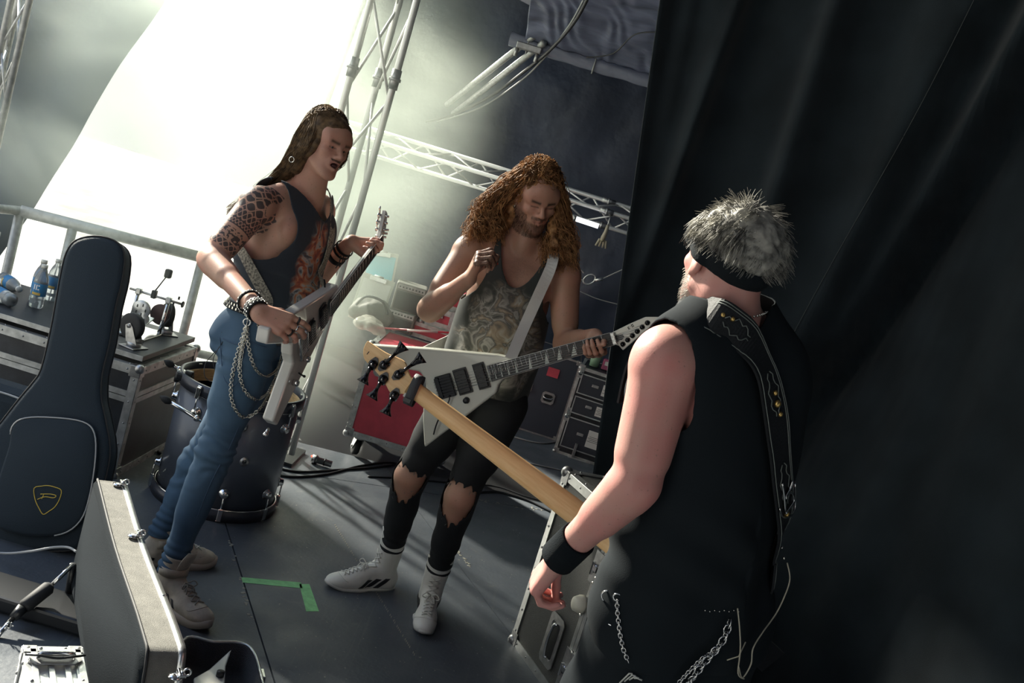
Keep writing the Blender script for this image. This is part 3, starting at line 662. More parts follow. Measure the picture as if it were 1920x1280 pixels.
# second level: a low red case lying across, then two small ones stacked
rx = Mr.translation.x-.03
s1 = fcase('red_drawer_case', 'low red case with metal corners lying at the bottom of the small stack', Matrix.Translation((rx+.02, RY+.38, RT)) @ Matrix.Rotation(-.15, 4, 'Z'), (.46, .32, .09), red_lam, trim=.022, trim_m=alu_matt, rivets=False)
s2 = fcase('small_red_case', 'small red case with a cross of metal plates, middle of the small stack', Matrix.Translation((rx+.05, RY+.36, RT+.09)) @ Matrix.Rotation(-.1, 4, 'Z'), (.24, .24, .12), red_lam, trim=.034, trim_m=alu_matt, corner_r=.03, rivets=False)
s3 = fcase('small_red_case', 'small red case with riveted corners, topmost of the small stack', Matrix.Translation((rx+.07, RY+.38, RT+.21)) @ Matrix.Rotation(.06, 4, 'Z'), (.25, .24, .12), red_lam, trim=.034, trim_m=alu_matt, corner_r=.03, rivets=False)
butterfly_latch(s2, (-.02, -.123, .09), V(1, 0, 0), V(0, 0, 1), V(0, -1, 0), .07, .05)
amp = mat('worn_grey_grille', (.16, .16, .14), .6, bump=.4, bscale=200)
for i, (lb, z0, hh, rot) in enumerate((('lower grey amplifier box beside the small red cases', 0, .13, -.1), ('upper grey amplifier box beside the small red cases', .13, .17, .12))):
    a_ = thing('amplifier_box', lb, 'amplifier', M=Matrix.Translation((rx-.19, RY+.30, RT+z0)) @ Matrix.Rotation(rot, 4, 'Z'))
    b = MB(); b.box((0, 0, hh/2), (.19, .2, hh), bev=.01); b.build('cabinet', amp, a_)
    b = MB(); b.box((0, -.101, hh-.022), (.17, .004, .03)); b.build('control_strip', alu_matt, a_)
    b = MB(); b.box((0, -.101, hh/2-.02), (.165, .003, hh-.055)); b.build('grille', darkmetal, a_)
    b = MB(); [b.cyl((-.07+.02*q, -.103, hh-.022), (-.07+.02*q, -.109, hh-.022), .005, 8) for q in range(8)]; b.build('knobs', darkmetal, a_)['kind'] = 'stuff'
def clipboard(lb, px_, sheet_m, ang, z0, w_, h_, Y_):
    x = put(px_, 600, Y_, 0).x; M = Matrix.Translation((x, Y_, z0)) @ Matrix.Rotation(ang, 4, 'Y') @ Matrix.Rotation(-.22, 4, 'X'); t = thing('clipboard', lb, 'clipboard', M=M)
    b = MB(); b.box((0, 0, h_/2), (w_, .006, h_), bev=.002); b.build('board', mat('board_'+sheet_m.name, (.6, .6, .55), .6), t)
    b = MB(); b.box((.0, -.0045, h_*.47), (w_*.86, .002, h_*.84)); b.build('sheet', sheet_m, t)
    b = MB(); b.box((0, -.010, h_-.02), (.11, .012, .03), bev=.004); b.cyl((-.03, -.012, h_), (.03, -.012, h_), .007, 8); b.build('clip', chrome, t)
clipboard('white clipboard with a light blue sheet propped up by the truss tower', 689, blue_paper, -.12, RT+.19, .20, .24, RY+.42)
clipboard('white clipboard with a blank sheet below the blue one', 683, paper, .03, RT-.02, .21, .30, RY+.30)
# cloth bag, sagging
def sag_bag(name, label, c, r, m, seed, cat='bag'):
    f = Field(np.array(c)-.35, np.array(c)+.35, .012); f.ell(c, r, k=.02)
    for i in range(7):
        a = i*.9+seed; f.ell(np.array(c)+np.array([math.cos(a)*r[0]*.75, math.sin(a)*r[1]*.7, -.3*r[2]+.5*r[2]*math.sin(a*1.7)]), (r[0]*.4, r[1]*.45, r[2]*.6), k=.03)
    f.box((c[0], c[1], c[2]-r[2]-.25), (.5, .5, .25-.0+r[2]*.12), k=.01, cut=True)
    v, q = f.mesh(); t = thing(name, label, cat, (c[0], c[1], c[2]-r[2])); n = vnoise(v, 14, seed)*.016+vnoise(v, 34, seed)*.006
    np_mesh('cloth_body', v, q, m, t, disp=n); return t
nylon = mat('black_nylon', (.03, .033, .038), .6, bump=.4, bscale=300); olive = mat('grey_nylon', (.12, .12, .105), .7, bump=.3, bscale=120)
cb = sag_bag('cloth_bag', 'dark cloth bag slumped on the red case left of the amplifiers', (rx-.37, RY+.25, RT+.07), (.14, .12, .075), olive, 1.0)
b = MB(); b.tube(smooth_path([V(-.1, -.1, .1), V(-.05, -.13, .17), V(.05, -.13, .17), V(.1, -.1, .1)], 5), .008, 6); b.build('strap', nylon, cb)
for (p_, lb, m_) in (((rx-.02, RY+.10, RT+.0), 'red and white banner pole laid on the red case', red_lam),):
    t = thing('banner_pole', lb, 'pole', p_); b = MB(); b.cyl((-.28, -.05, .012), (.42, .0, .17), .006, 8); b.build('shaft', red_lam, t); b = MB(); b.cyl((-.1, -.042, .05), (.08, -.03, .092), .0075, 8); b.build('white_section', paper, t)
# crushed plastic bag, half transparent
pb = sag_bag('plastic_bag', 'crumpled clear plastic bag beside the red flight case handle', (rx-.33, RY-.0, RT+.03), (.09, .1, .04), mat('clear_film', (.7, .7, .62), .2, alpha=.55, spec=.8), 4.0)
# ================================================================== dark racks at the back right
def rack(name, label, M, size, drawers, papers=True):
    t = fcase(name, label, M, size, black_ply, trim=.02, trim_m=alu_matt, corner_r=.018, rivets=False); w_, d_, h_ = size
    for i, (z0, z1) in enumerate(drawers):
        b = MB(); b.box((0, -d_/2-.006, (z0+z1)/2), (w_-.07, .012, z1-z0-.012), bev=.002); dr_ = b.build('drawer', mat('rack_front', (.03, .036, .05), .5), t)
        b = MB()
        for zz in (z0+.004, z1-.004): b.box((0, -d_/2-.013, zz), (w_-.06, .006, .008))
        for xx in (-w_/2+.035, w_/2-.035): b.box((xx, -d_/2-.013, (z0+z1)/2), (.008, .006, z1-z0))
        b.build('drawer_frame', alu, dr_)
        b = MB(); b.box((.05, -d_/2-.013, (z0+z1)/2), (.11, .002, (z1-z0)*.55)); b.build('taped_label', paper, dr_)
        b = MB()
        for q in range(4): b.box((.045, -d_/2-.0145, (z0+z1)/2+.012*(1.5-q)), (.07+.02*(q % 2), .001, .003))
        b.build('written_lines', darkmetal, dr_)['kind'] = 'stuff'
        b = MB(); b.box((-.06, -d_/2-.014, (z0+z1)/2+.01), (.05, .008, .022), bev=.003); b.build('drawer_handle', steel, dr_)
    return t
g = G(1028, 800); 
r1 = rack('drawer_rack', 'black rack case with framed drawers and paper labels beside the curtain edge', Matrix.Translation((g.x+.28, 7.35, 0.0)) @ Matrix.Rotation(-.12, 4, 'Z'), (.42, .5, .66), ((.06, .29), (.32, .45), (.47, .62)))
for z in (.30, .63): butterfly_latch(r1, (-.19, -.253, z), V(1, 0, 0), V(0, 0, 1), V(0, -1, 0), .04, .1)
r2 = fcase('dark_trunk', 'dark blue-grey trunk with two recessed handles left of the drawer rack', Matrix.Translation((g.x-.22, 7.75, 0.0)) @ Matrix.Rotation(-.05, 4, 'Z'), (.60, .5, .64), mat('blue_grey_laminate', (.035, .045, .065), .5), trim=.012, trim_m=steel, corner_r=.015, rivets=False)
for x, z in ((-.05, .34), (.14, .30)): recessed_handle(r2, (x, -.253, z), V(1, 0, 0), V(0, 0, 1), V(0, -1, 0), .1, .09)
b = MB(); b.box((.12, -.256, .50), (.09, .004, .07)); b.build('red_sticker', red_lam, r2)
# small things on the rack
p = P(1080, 612, 7.35); t = thing('plastic_cup', 'pale green cup on top of the drawer rack', 'cup', (g.x+.15, 7.3, .665)); b = MB(); b.lathe([(.001, 0), (.035, 0), (.042, .11), (.040, .11), (.033, .004), (.001, .004)], 18); b.build('cup_body', mat('pale_green_plastic', (.25, .40, .27), .4), t)
t = thing('pink_box', 'small pink packet on top of the drawer rack', 'packet', (g.x+.25, 7.3, .665)); b = MB(); b.box((0, 0, .04), (.09, .06, .08), bev=.006); b.build('carton', mat('pink_card', (.48, .12, .22), .5), t); b = MB(); b.box((0, -.031, .05), (.06, .002, .03)); b.build('packet_label', paper, t)
t = thing('hand_tools', 'pair of blue and white gaffer tools standing on the rack', 'tool', (g.x+.38, 7.32, .665)); b = MB(); b.cyl((0, 0, 0), (.03, 0, .15), .008, 8); b.ball((.031, 0, .155), .012, 6); b.build('shaft', mat('blue_grip', (.05, .1, .4), .4), t); b = MB(); b.cyl((.03, 0, 0), (-.02, 0, .13), .007, 8); b.build('second_shaft', paper, t)
p = G(1085, 862); t = thing('floor_bracket', 'small metal bracket lying on the floor in front of the rack', 'bracket', (p.x, p.y, 0)); b = MB(); b.box((0, 0, .006), (.17, .05, .012), bev=.002); b.build('foot', alu_matt, t); b = MB(); b.box((-.05, .0, .06), (.02, .04, .11), bev=.002); b.build('upright', steel, t)
# ================================================================== black case standing on end beside the man in the headband
A_ = G(957, 1200); e1 = V(.42, -.907, 0).normalized(); e2 = V(e1.y*-1, e1.x, 0)  # e2 points away from the camera
comb = mat('honeycomb_laminate', (.045, .047, .045), .5, bump=.9, bscale=480, var=.5, vscale=330)
CW, CD, CH = .80, .34, .74; Mb = frame(A_+e1*(CW/2)+e2*(CD/2), e1, y=e2)
bc = fcase('upright_flight_case', 'black flight case with honeycomb surface standing on the floor below the bass neck', Mb, (CW, CD, CH), comb, trim=.034, trim_m=alu, corner_r=.024)
xj = .05
for dx in (-.012, .012): b = MB(); b.box((xj+dx, -CD/2-.001, CH/2), (.022, .008, CH-.04)); b.build('joint_profile', alu, bc)
recessed_handle(bc, (-.10, -CD/2-.003, .17), V(0, 0, 1), V(1, 0, 0), V(0, -1, 0), .20, .11)
butterfly_latch(bc, (xj+.01, -CD/2-.006, .14), V(0, 0, 1), V(1, 0, 0), V(0, -1, 0), .15, .085); butterfly_latch(bc, (xj, -CD/2-.006, .53), V(0, 0, 1), V(1, 0, 0), V(0, -1, 0), .12, .085)
b = MB(); b.lathe([(.001, .0), (.034, .0), (.034, .012), (.026, .034), (.012, .04), (.001, .04)], 20, M=frame((xj-.03, -CD/2-.004, .38), V(1, 0, 0), z=V(0, -1, 0))); b.build('foot_cup', mat('cream_foot_cup', (.72, .70, .58), .4), bc)
# ================================================================== tape marks on the deck
def tape(px_pts, lb):
    q = [G(*p_) for p_ in px_pts]; b = MB(); b.prism([(v.x, v.y) for v in q], .0004, .0012); o = b.build('tape_mark', tape_m); c_ = sum(q, V(0, 0, 0))/4; o.data.transform(Matrix.Translation(-c_)); o.location = c_; tag(o, lb, 'tape')
tape([(452, 1082), (455, 1092), (567, 1103), (564, 1092)], 'longer green tape strip of the corner mark on the stage floor')
tape([(561, 1095), (574, 1146), (598, 1146), (580, 1095)], 'shorter green tape strip closing the corner mark beside the white boot')
# ================================================================== cables
def cable(pts, r, m, lb, name='cable', n=8, cat='cable', seg=6):
    o = Vector(pts[0]); b = MB(); b.tube([p_-o for p_ in smooth_path(pts, n)], r, seg); c_ = b.build(name, m); c_.location = o; return tag(c_, lb, cat)
def floor_cable(px_, r, m, lb): return cable([G(x, y, r) for x, y in px_], r, m, lb)
floor_cable([(505, 872), (560, 884), (640, 880), (700, 876), (760, 868)], .006, cable_m, 'black cable lying along the foot of the truss tower')
floor_cable([(480, 878), (540, 893), (610, 889), (680, 872), (740, 868), (800, 884)], .006, cable_m, 'black cable crossing in front of the red case wheels')
floor_cable([(690, 893), (760, 897), (850, 905), (930, 912), (990, 932), (1060, 950)], .005, cable_m, 'thin black cable running behind the feet of the curly-haired man')
floor_cable([(880, 925), (930, 922), (985, 936), (1040, 962), (1075, 975)], .007, cable_m, 'thick black cable passing under the bass neck')
floor_cable([(960, 800), (1010, 806), (1060, 812), (1115, 812)], .009, grey_cable, 'grey cable along the floor before the drawer rack')
floor_cable([(950, 815), (1010, 830), (1060, 826), (1112, 824)], .006, grey_cable, 'thin grey cable below the drawer rack')
floor_cable([(225, 828), (255, 836), (285, 838), (300, 850)], .008, cable_m, 'black cable between the left flight case and the bass drum')
floor_cable([(228, 822), (262, 826), (290, 822), (282, 808), (268, 815), (280, 828)], .006, grey_cable, 'looped grey cable between the left flight case and the bass drum')
floor_cable([(860, 866), (930, 860), (1000, 870), (1090, 890)], .005, grey_cable, 'pale cable curving across the deck towards the upright case')
p = G(600, 872); t = thing('floor_torch', 'small chrome lamp with a red light lying among the cables by the truss', 'lamp', (p.x, p.y, .024))
b = MB(); b.tube([V(-.05, 0, 0), V(-.02, 0, 0), V(-.02, 0, 0), V(.06, .0, 0)], [.024, .024, .018, .018], 14); b.build('housing', alu, t); b = MB(); b.torus((-.03, 0, 0), .024, .003, (1, 0, 0), 16); b.torus((.02, 0, 0), .018, .003, (1, 0, 0), 16); b.build('ribs', darkmetal, t); b = MB(); b.ball((-.055, -.0, .012), .006, 8); b.build('red_indicator', mat('red_light', (.9, .05, .03), .4, emit=(1, .06, .03), es=4), t)
# ================================================================== overhead: wrapped beam, twin tubes, hanging cables
a = P(985, 82, 6.4); c = P(1222, 152, 6.4); zb = (a.z+c.z)/2
be = thing('roof_beam', 'roof beam wrapped in shiny dark tarpaulin at the top beside the curtain', 'beam', (a.x, 6.4, zb))
def wrapped(x0, x1, r, seed):
    vs = []; fs = []; n = 20; k = 90
    for i in range(k+1):
        x = x0+(x1-x0)*i/k
        for j in range(n):
            an = 2*math.pi*j/n; rr = r*(1+.16*mnoise.noise(V(x*9, math.cos(an)*1.4+seed, math.sin(an)*1.4)))
            vs.append((x, rr*math.cos(an)*1.1, rr*math.sin(an)*.85))
    for i in range(k):
        for j in range(n): fs.append((i*n+j, i*n+(j+1) % n, (i+1)*n+(j+1) % n, (i+1)*n+j))
    b = MB(); b.add(vs, fs, 0, True); return b
wrapped(-.1, 2.2, .05, 2).build('wrapping', mat('glossy_tarpaulin', (.24, .26, .34), .25, bump=.5, bscale=20, bdist=.01), be)
for x in (.02, .45, .95): b = MB(); b.torus((x, 0, 0), .056, .006, (1, 0, 0), 16); b.build('tie', grey_cable, be)
# tarpaulin skirt hanging from the front roof over the beam
sheet('roof_skirt', [P(985, 76, 6.35), P(1245, 150, 6.35), P(1290, -60, 5.2), P(1010, -140, 5.2)], mat('folded_tarpaulin', (.17, .19, .28), .33, var=.3, vscale=2, bump=.25, bscale=7, bdist=.02, stretch=(1, 6, 1)), 110, 70, .02, 12, 2.5, rid=lambda u, v: .005*math.sin(v*30+9*mnoise.noise(V(u*3, v*2, 1)))+.004*math.sin(u*50+v*20+9*mnoise.noise(V(u*4, v*4, 7))), th=.004, kind=None)
o = bpy.data.objects['roof_skirt']; tag(o, 'crinkled shiny tarpaulin stretched above the wrapped roof beam', 'tarpaulin')
tt = thing('twin_tubes', 'pair of parallel metal tubes running from the wrapped beam back into the haze', 'tube', P(1000, 70, 6.3)); o_ = P(1000, 70, 6.3)
for dx, dy in ((0, 0), (20, 12)):
    b = MB(); b.cyl(P(1000+dx, 68+dy, 6.3)-o_, P(838+dx*.6, 196+dy*1.4, 8.0)-o_, .021, 12); b.build('tube', alu_matt, tt)
b = MB(); q = P(992, 90, 6.35)-o_; b.box(q, (.16, .05, .04), bev=.006); b.cyl(q+V(-.07, 0, -.02), q+V(-.07, 0, -.07), .012, 8); b.cyl(q+V(.06, 0, -.02), q+V(.06, 0, -.07), .012, 8); b.build('clamp', steel, tt)
cable([P(1110, -20, 5.4), P(1078, 40, 5.7), P(1030, 95, 6.2), P(975, 140, 6.6), P(920, 180, 7.2), P(850, 215, 7.8), P(800, 228, 8.1)], .010, cable_m, 'thick black cable hanging down beside the twin tubes')
cable([P(1104, -20, 5.5), P(1066, 50, 5.9), P(1012, 118, 6.4), P(968, 158, 6.9), P(900, 202, 7.6), P(820, 228, 8.1)], .006, grey_cable, 'pale cable looping below the twin tubes')
cable([P(1240, 60, 5.6), P(1190, 65, 5.7), P(1150, 100, 5.9), P(1100, 108, 6.0)], .004, cable_m, 'thin cable tied across the crinkled tarpaulin')
# lamp tube, glove, sling at the far truss
p = P(1080, 410, 7.2); t = thing('tube_lamp', 'lit white tube lamp clipped under the ceiling truss', 'lamp', p); b = MB(); b.cyl((0, 0, 0), P(1122, 424, 7.2)-p, .018, 12); b.build('tube', mat('lamp_glow', (.9, .9, .9), .4, emit=(.9, .95, 1), es=2.2), t); b = MB(); b.cyl((-.02, 0, 0), (-.0, 0, 0), .021, 10); b.build('end_cap', steel, t)
p = P(1140, 422, 7.2); t = thing('work_glove', 'pale work glove hanging from the ceiling truss', 'glove', p)
b = MB(); b.tube([V(0, 0, 0), V(0, 0, -.05), V(-.005, 0, -.09), V(-.01, 0, -.12)], [.022, .028, .036, .03], 10, flat=.5)
for x in (-.035, -.015, .008, .028): b.tube([V(x*.7, 0, -.11), V(x*1.2, 0, -.165)], [.011, .007], 6)
b.build('glove_body', mat('canvas_glove', (.40, .36, .27), .9), t)
b = MB(); b.cyl((0, 0, 0), (0, .06, .10), .006, 6); b.build('hook', steel, t)
p = P(1100, 522, 6.9); t = thing('sling_shackle', 'wire rope eye with a shackle stretched to the curtain edge', 'rigging', p)
k = MB(); k.torus((.02, 0, 0), .03, .006, (0, 1, 0), 18, sx=1.5); k.build('eye', alu, t); k = MB(); k.cyl((.06, 0, .005), (.11, 0, .03), .011, 8); k.build('ferrule', alu, t); k = MB(); k.cyl((.1, 0, .025), P(1200, 490, 6.9)-p, .004, 6); k.build('wire_rope', grey_cable, t); k = MB(); k.tube(smooth_path([V(-.03, 0, .03), V(-.06, 0, .045), V(-.085, 0, .01), V(-.05, 0, -.025), V(-.01, 0, -.01)], 6), .006, 8); k.build('shackle', steel, t)
cable([P(1085, 545, 7.8), P(1120, 560, 7.8), P(1165, 572, 7.8)], .004, grey_cable, 'thin rope sagging below the wire rope eye')
# pole and flap in the bright opening
p = P(690, -20, 7.8); c = P(600, 210, 7.8); t = thing('outside_pole', 'slim grey pole leaning in the bright opening above the long-haired man', 'pole', (c.x, 7.8, c.z-.3)); b = MB(); b.cyl((0, 0, 0), V(p.x-c.x, .0, p.z-c.z+.3), .02, 10); b.build('pole_shaft', alu_matt, t); b = MB(); b.cyl((-.01, 0, -3.0), (0, 0, .02), .03, 10); b.build('pole_foot', alu_matt, t)
# ================================================================== gig bag leaning on the case
bagm = mat('black_gig_bag_nylon', (.026, .039, .052), .7, spec=.2, bump=.5, bscale=330, sheen=.05); piping = mat('grey_piping', (.45, .46, .46), .35); gold = mat('gold_print', (.78, .55, .08), .5)
g0 = G(72, 1030); top_ = P(178, 452, 3.66); Mg = frame(g0, V(1, .06, 0), z=V(0, -1, .15)); 
ux = V(1, .04, 0).normalized(); zz = (top_-g0); zz = (zz-ux*zz.dot(ux)).normalized(); nn = ux.cross(zz)   # nn = away from viewer? fixed below
Mg = Matrix.Translation(g0) @ Matrix((ux, zz, ux.cross(zz))).transposed().to_4x4()
gb = thing('gig_bag', 'black padded guitar bag with a gold shield emblem leaning on the left flight case', 'guitar bag', M=Mg)
def on(x, y, off=0.0): return onplane(Mg, x, y, off)
out = [(122, 472), (140, 449), (175, 441), (212, 449), (231, 472), (228, 520), (215, 575), (204, 640), (190, 700), (188, 745), (195, 780), (205, 840), (198, 890), (178, 960), (158, 1005), (140, 1030), (70, 1034), (-10, 1030), (-40, 1000), (-38, 900), (-30, 830), (0, 790), (35, 745), (60, 715), (75, 690), (92, 620), (103, 560), (112, 510)]
po = [on(x, y) for x, y in out]; pol = smooth_path([V(x, y, 0) for x, y in po], 3, closed=True); n_ = len(pol); cen = sum(pol, V(0, 0, 0))/n_
b = MB(); rings = []
TH = .10
for (off, ins) in ((-TH, .016), (-TH+.008, .004), (-TH+.02, 0), (-.02, 0), (-.007, .005), (0, .02)):
    row = []
    for i, p_ in enumerate(pol):
        tn = (pol[(i+1) % n_]-pol[i-1]).normalized(); nm = V(tn.y, -tn.x, 0)
        if i == 0: s_in = 1 if nm.dot(cen-p_) > 0 else -1
        row.append(p_+nm*s_in*ins+V(0, 0, off))
    rings.append(row)
vs = [p_ for r_ in rings for p_ in r_]; fs = [(i*n_+j, i*n_+(j+1) % n_, (i+1)*n_+(j+1) % n_, (i+1)*n_+j) for i in range(5) for j in range(n_)]
fs += [tuple(range(5*n_, 6*n_)), tuple(reversed(range(n_)))]
b.add(vs, fs, 0, True); o = b.build('bag_shell', bagm, gb)
for off in (-.012, -TH+.014): k = MB(); k.tube([p_+V(0, 0, off) for p_ in pol], .0035, 6, closed=True); k.build('seam_piping', black_rubber, gb)
pk = [(22, 835), (28, 800), (52, 784), (105, 783), (160, 791), (181, 812), (183, 860), (172, 930), (155, 975), (120, 1000), (60, 1004), (5, 990), (-8, 960), (2, 900)]
pp = smooth_path([V(*on(x, y), 0) for x, y in pk], 4, closed=True); k = MB(); n2 = len(pp); c2 = sum(pp, V(0, 0, 0))/n2
vs = [p_+V(0, 0, -.005) for p_ in pp]+[p_+V(0, 0, .022) for p_ in pp]+[p_.lerp(c2, .06)+V(0, 0, .03) for p_ in pp]; k.add(vs, [(i*n2+j, i*n2+(j+1) % n2, (i+1)*n2+(j+1) % n2, (i+1)*n2+j) for i in (0, 1) for j in range(n2)]+[tuple(range(2*n2, 3*n2))], 0, True); k.build('front_pocket', bagm, gb)
k = MB(); k.tube([p_+V(0, 0, .024) for p_ in pp[2:38]], .0028, 6); k.build('pocket_piping', piping, gb)
OZ = .0305
def inp(x, y): return V(*onplane(Mg, x, y, OZ), OZ)
sh = smooth_path([inp(64, 915), inp(78, 911), inp(90, 910), inp(103, 913), inp(115, 919), inp(112, 935), inp(103, 950), inp(92, 958), inp(81, 964), inp(73, 952), inp(66, 936)], 3, closed=True)
k = MB(); k.tube(sh, .0016, 6, closed=True); k.build('shield_emblem', gold, gb)
k = MB(); k.tube(smooth_path([inp(70, 936), inp(84, 931), inp(100, 933), inp(105, 929), inp(95, 926), inp(76, 926)], 4), .0015, 6); k.tube(smooth_path([inp(82, 927), inp(80, 931), inp(78, 935)], 3), .0013, 6); k.build('emblem_letter', gold, gb)
# second soft case at the far left, only its pale piping shows
g2 = P(10, 760, 3.75); t = thing('soft_case', 'dark soft case with pale piping behind the gig bag at the left edge', 'bag', (-1.72, 3.72, 0))
k = MB(); k.box((-.10, 0, .22), (.50, .16, .44), bev=.05); k.build('case_body', bagm, t); a = P(0, 790, 3.62); 
k = MB(); k.tube(smooth_path([V(-.33, -.083, .36), V(-.25, -.085, .41), V(-.05, -.085, .425), V(.1, -.083, .40), V(.13, -.083, .34)], 6), .004, 6); k.build('case_piping', piping, t)
# ================================================================== open hard case: lower shell, upright lid
plush = mat('black_plush', (.012, .013, .015), .95, sheen=.6, bump=.8, bscale=500, bdist=.006); tolex = mat('dark_grey_tolex', (.010, .014, .018), .9, spec=.08, bump=.5, bscale=450); lit_tolex = mat('lit_tolex_edge', (.16, .155, .135), .75, bump=.6, bscale=600, var=.15, vscale=30)  # lid wall: tolex made paler, light from behind put into its colour
def shell_case():
    t0 = G(342, 1203, .10); corner = G(450, 1206, .10); c3 = G(474, 1222, .10); c4 = G(488, 1262, .10); out_ = [G(300, 1196, .10), t0, G(400, 1204, .10), corner, c3, c4]
    d_ = (c4-c3); d_.normalize(); d_ = V(.40, -.92, 0)
    r_ = [out_[0]+d_*k_ for k_ in (0,)]; pts = out_[:]+[c4+d_*.3, c4+d_*.75, out_[0]+d_*.9, out_[0]+d_*.4]
    pts = smooth_path([pts[1], pts[2], pts[3], pts[4], pts[5], pts[6], pts[7], pts[8], pts[9]], 6, closed=True)
    cen = sum(pts, V(0, 0, 0))/len(pts); t = thing('open_guitar_case', 'open hard guitar case with black plush lining and its lid standing upright', 'guitar case', (cen.x, cen.y, 0)); O = V(cen.x, cen.y, 0)
    n = len(pts); o1 = [p_-O for p_ in pts]; inn = [p_-(p_.normalized())*0 for p_ in o1]
    def ins(q, f): return V(q.x*(1-f), q.y*(1-f), q.z)
    vs = [V(q.x, q.y, .002) for q in o1]+[V(q.x, q.y, .10) for q in o1]+[ins(V(q.x, q.y, .10), .03) for q in o1]+[ins(V(q.x, q.y, .02), .05) for q in o1]
    b = MB(); b.add(vs[:2*n], [(j, (j+1) % n, n+(j+1) % n, n+j) for j in range(n)]+[tuple(reversed(range(n)))], 0, True); b.build('lower_shell', tolex, t)
    b = MB(); b.add(vs[n:], [(i*n+j, i*n+(j+1) % n, (i+1)*n+(j+1) % n, (i+1)*n+j) for i in (0, 1) for j in range(n)]+[tuple(range(2*n, 3*n))], 0, True); b.build('plush_lining', plush, t)
    b = MB(); b.tube([V(q.x, q.y, .102) for q in o1], .0055, 6, closed=True); b.build('aluminium_rim', alu, t)
    # lid: standing on its hinge, rim facing right, upper wall seen from above
    za = .43; a = G(197, 903, za); a2 = G(234, 905, za); e = G(300, 1330, za); e2_ = G(358, 1300, za)
    dl_ = (e2_-a2); dl_.z = 0; dl_.normalize(); wv = V(-dl_.y, dl_.x, 0); 
    if wv.x > 0: wv = -wv
    W_ = .085; L_ = 1.05; base_o = a2-O; base_o.z = 0
    prof = [(0, 0), (.04, -.0), (L_, 0)]
    # outline of the lid seen from its side (along length s, height z)
    side = [(0.0, .10), (0, .40), (.012, .425), (.04, za), (.5, za-.0), (1.0, za+.03), (1.12, za), (1.15, .2), (1.10, .10)]
    sp_ = smooth_path([V(s_, 0, z_) for s_, z_ in side], 5); m_ = len(sp_)
    # lid wall leans a little: lower part further right of the free edge
    def at(s_, z_, w_): return base_o+dl_*s_+wv*w_+V(0, 0, z_)
    b = MB(); vs = [at(p_.x, p_.z, 0) for p_ in sp_]+[at(p_.x, p_.z, W_) for p_ in sp_]; b.add(vs, [(i, i+1, m_+i+1, m_+i) for i in range(m_-1)], 0, True); b.build('lid_wall', lit_tolex, t)
    b = MB(); vs = [at(p_.x, p_.z, W_) for p_ in sp_]+[at(p_.x*.98+.01, p_.z-.012, W_+.012) for p_ in sp_]; b.add(vs, [(i, i+1, m_+i+1, m_+i) for i in range(m_-1)]+[tuple(range(m_, 2*m_))], 0, True); b.build('lid_back', tolex, t)
    b = MB(); b.add([at(p_.x, p_.z, .006) for p_ in sp_], [tuple(reversed(range(m_)))], 0, True); b.build('lid_lining', plush, t)
    b = MB(); vs = []; 
    for p_ in sp_: vs += [at(p_.x, p_.z+.004, -.004), at(p_.x, p_.z+.004, .014), at(p_.x, p_.z-.008, .014), at(p_.x, p_.z-.008, -.004)]
    b.add(vs, [(i*4+j, i*4+(j+1) % 4, i*4+4+(j+1) % 4, i*4+4+j) for i in range(m_-1) for j in range(4)], 0, True); b.build('lid_rim', alu, t)
    # black seam line and stitching along the wall edge
    b = MB(); b.tube([at(p_.x, p_.z+.002, W_) for p_ in sp_], .004, 6); b.build('edge_binding', black_rubber, t)
    for (px_, py_) in ((231, 912), (261, 1008), (300, 1132), (350, 1272)):
        q = G(px_, py_, za)-O; s_ = (q-base_o).dot(dl_); c_ = at(s_, za+.004, .014); b = MB()
        b.lathe([(.001, 0), (.017, 0), (.017, .003), (.008, .006), (.001, .006)], 16, M=Matrix.Translation(c_+wv*.012)); lt = b.build('latch_plate', chrome, t)
        b = MB(); b.box((0, 0, .010), (.016, .034, .008), M=Matrix.Translation(c_) @ frame((0, 0, 0), wv, y=dl_), bev=.002); b.torus(c_+V(0, 0, .012)-wv*.012, .009, .0028, dl_, 12); b.cyl(c_+dl_*.014+V(0, 0, .012), c_-dl_*.014+V(0, 0, .012), .0035, 6); b.build('latch_hook', chrome, t)
    b = MB(); q = c4-O+d_*.0; b.box((0, 0, 0), (.014, .05, .03), M=Matrix.Translation(V(q.x+.008, q.y, .09)) @ Matrix.Rotation(.41, 4, 'Z'), bev=.003); b.build('latch_catch', chrome, t)
    return t
ogc = shell_case()
# white V guitar lying in the case, wing tip visible
gw = mat('white_gloss', (.68, .68, .64), .18, coat=.6)
a = G(434, 1218, .115); b_ = G(362, 1276, .11); c_ = G(420, 1290, .11); t = thing('white_guitar_in_case', 'white guitar wing tip poking out of the plush lining of the open case', 'guitar', a+V(0, 0, -.03))
k = MB(); pts = [a, b_.lerp(a, .4)+V(.005, -.02, 0), b_, b_+V(.12, -.35, 0), c_+V(.16, -.3, 0), c_, c_.lerp(a, .5)+V(-.008, .0, 0)]; k.prism([(q.x-a.x, q.y-a.y) for q in pts], 0, .035); k.build('guitar_body', gw, t, bev=.004)
k = MB(); k.cyl(V(.02, -.17, .035), V(.02, -.17, .05), .012, 14); k.build('control_knob', black_plastic, t)
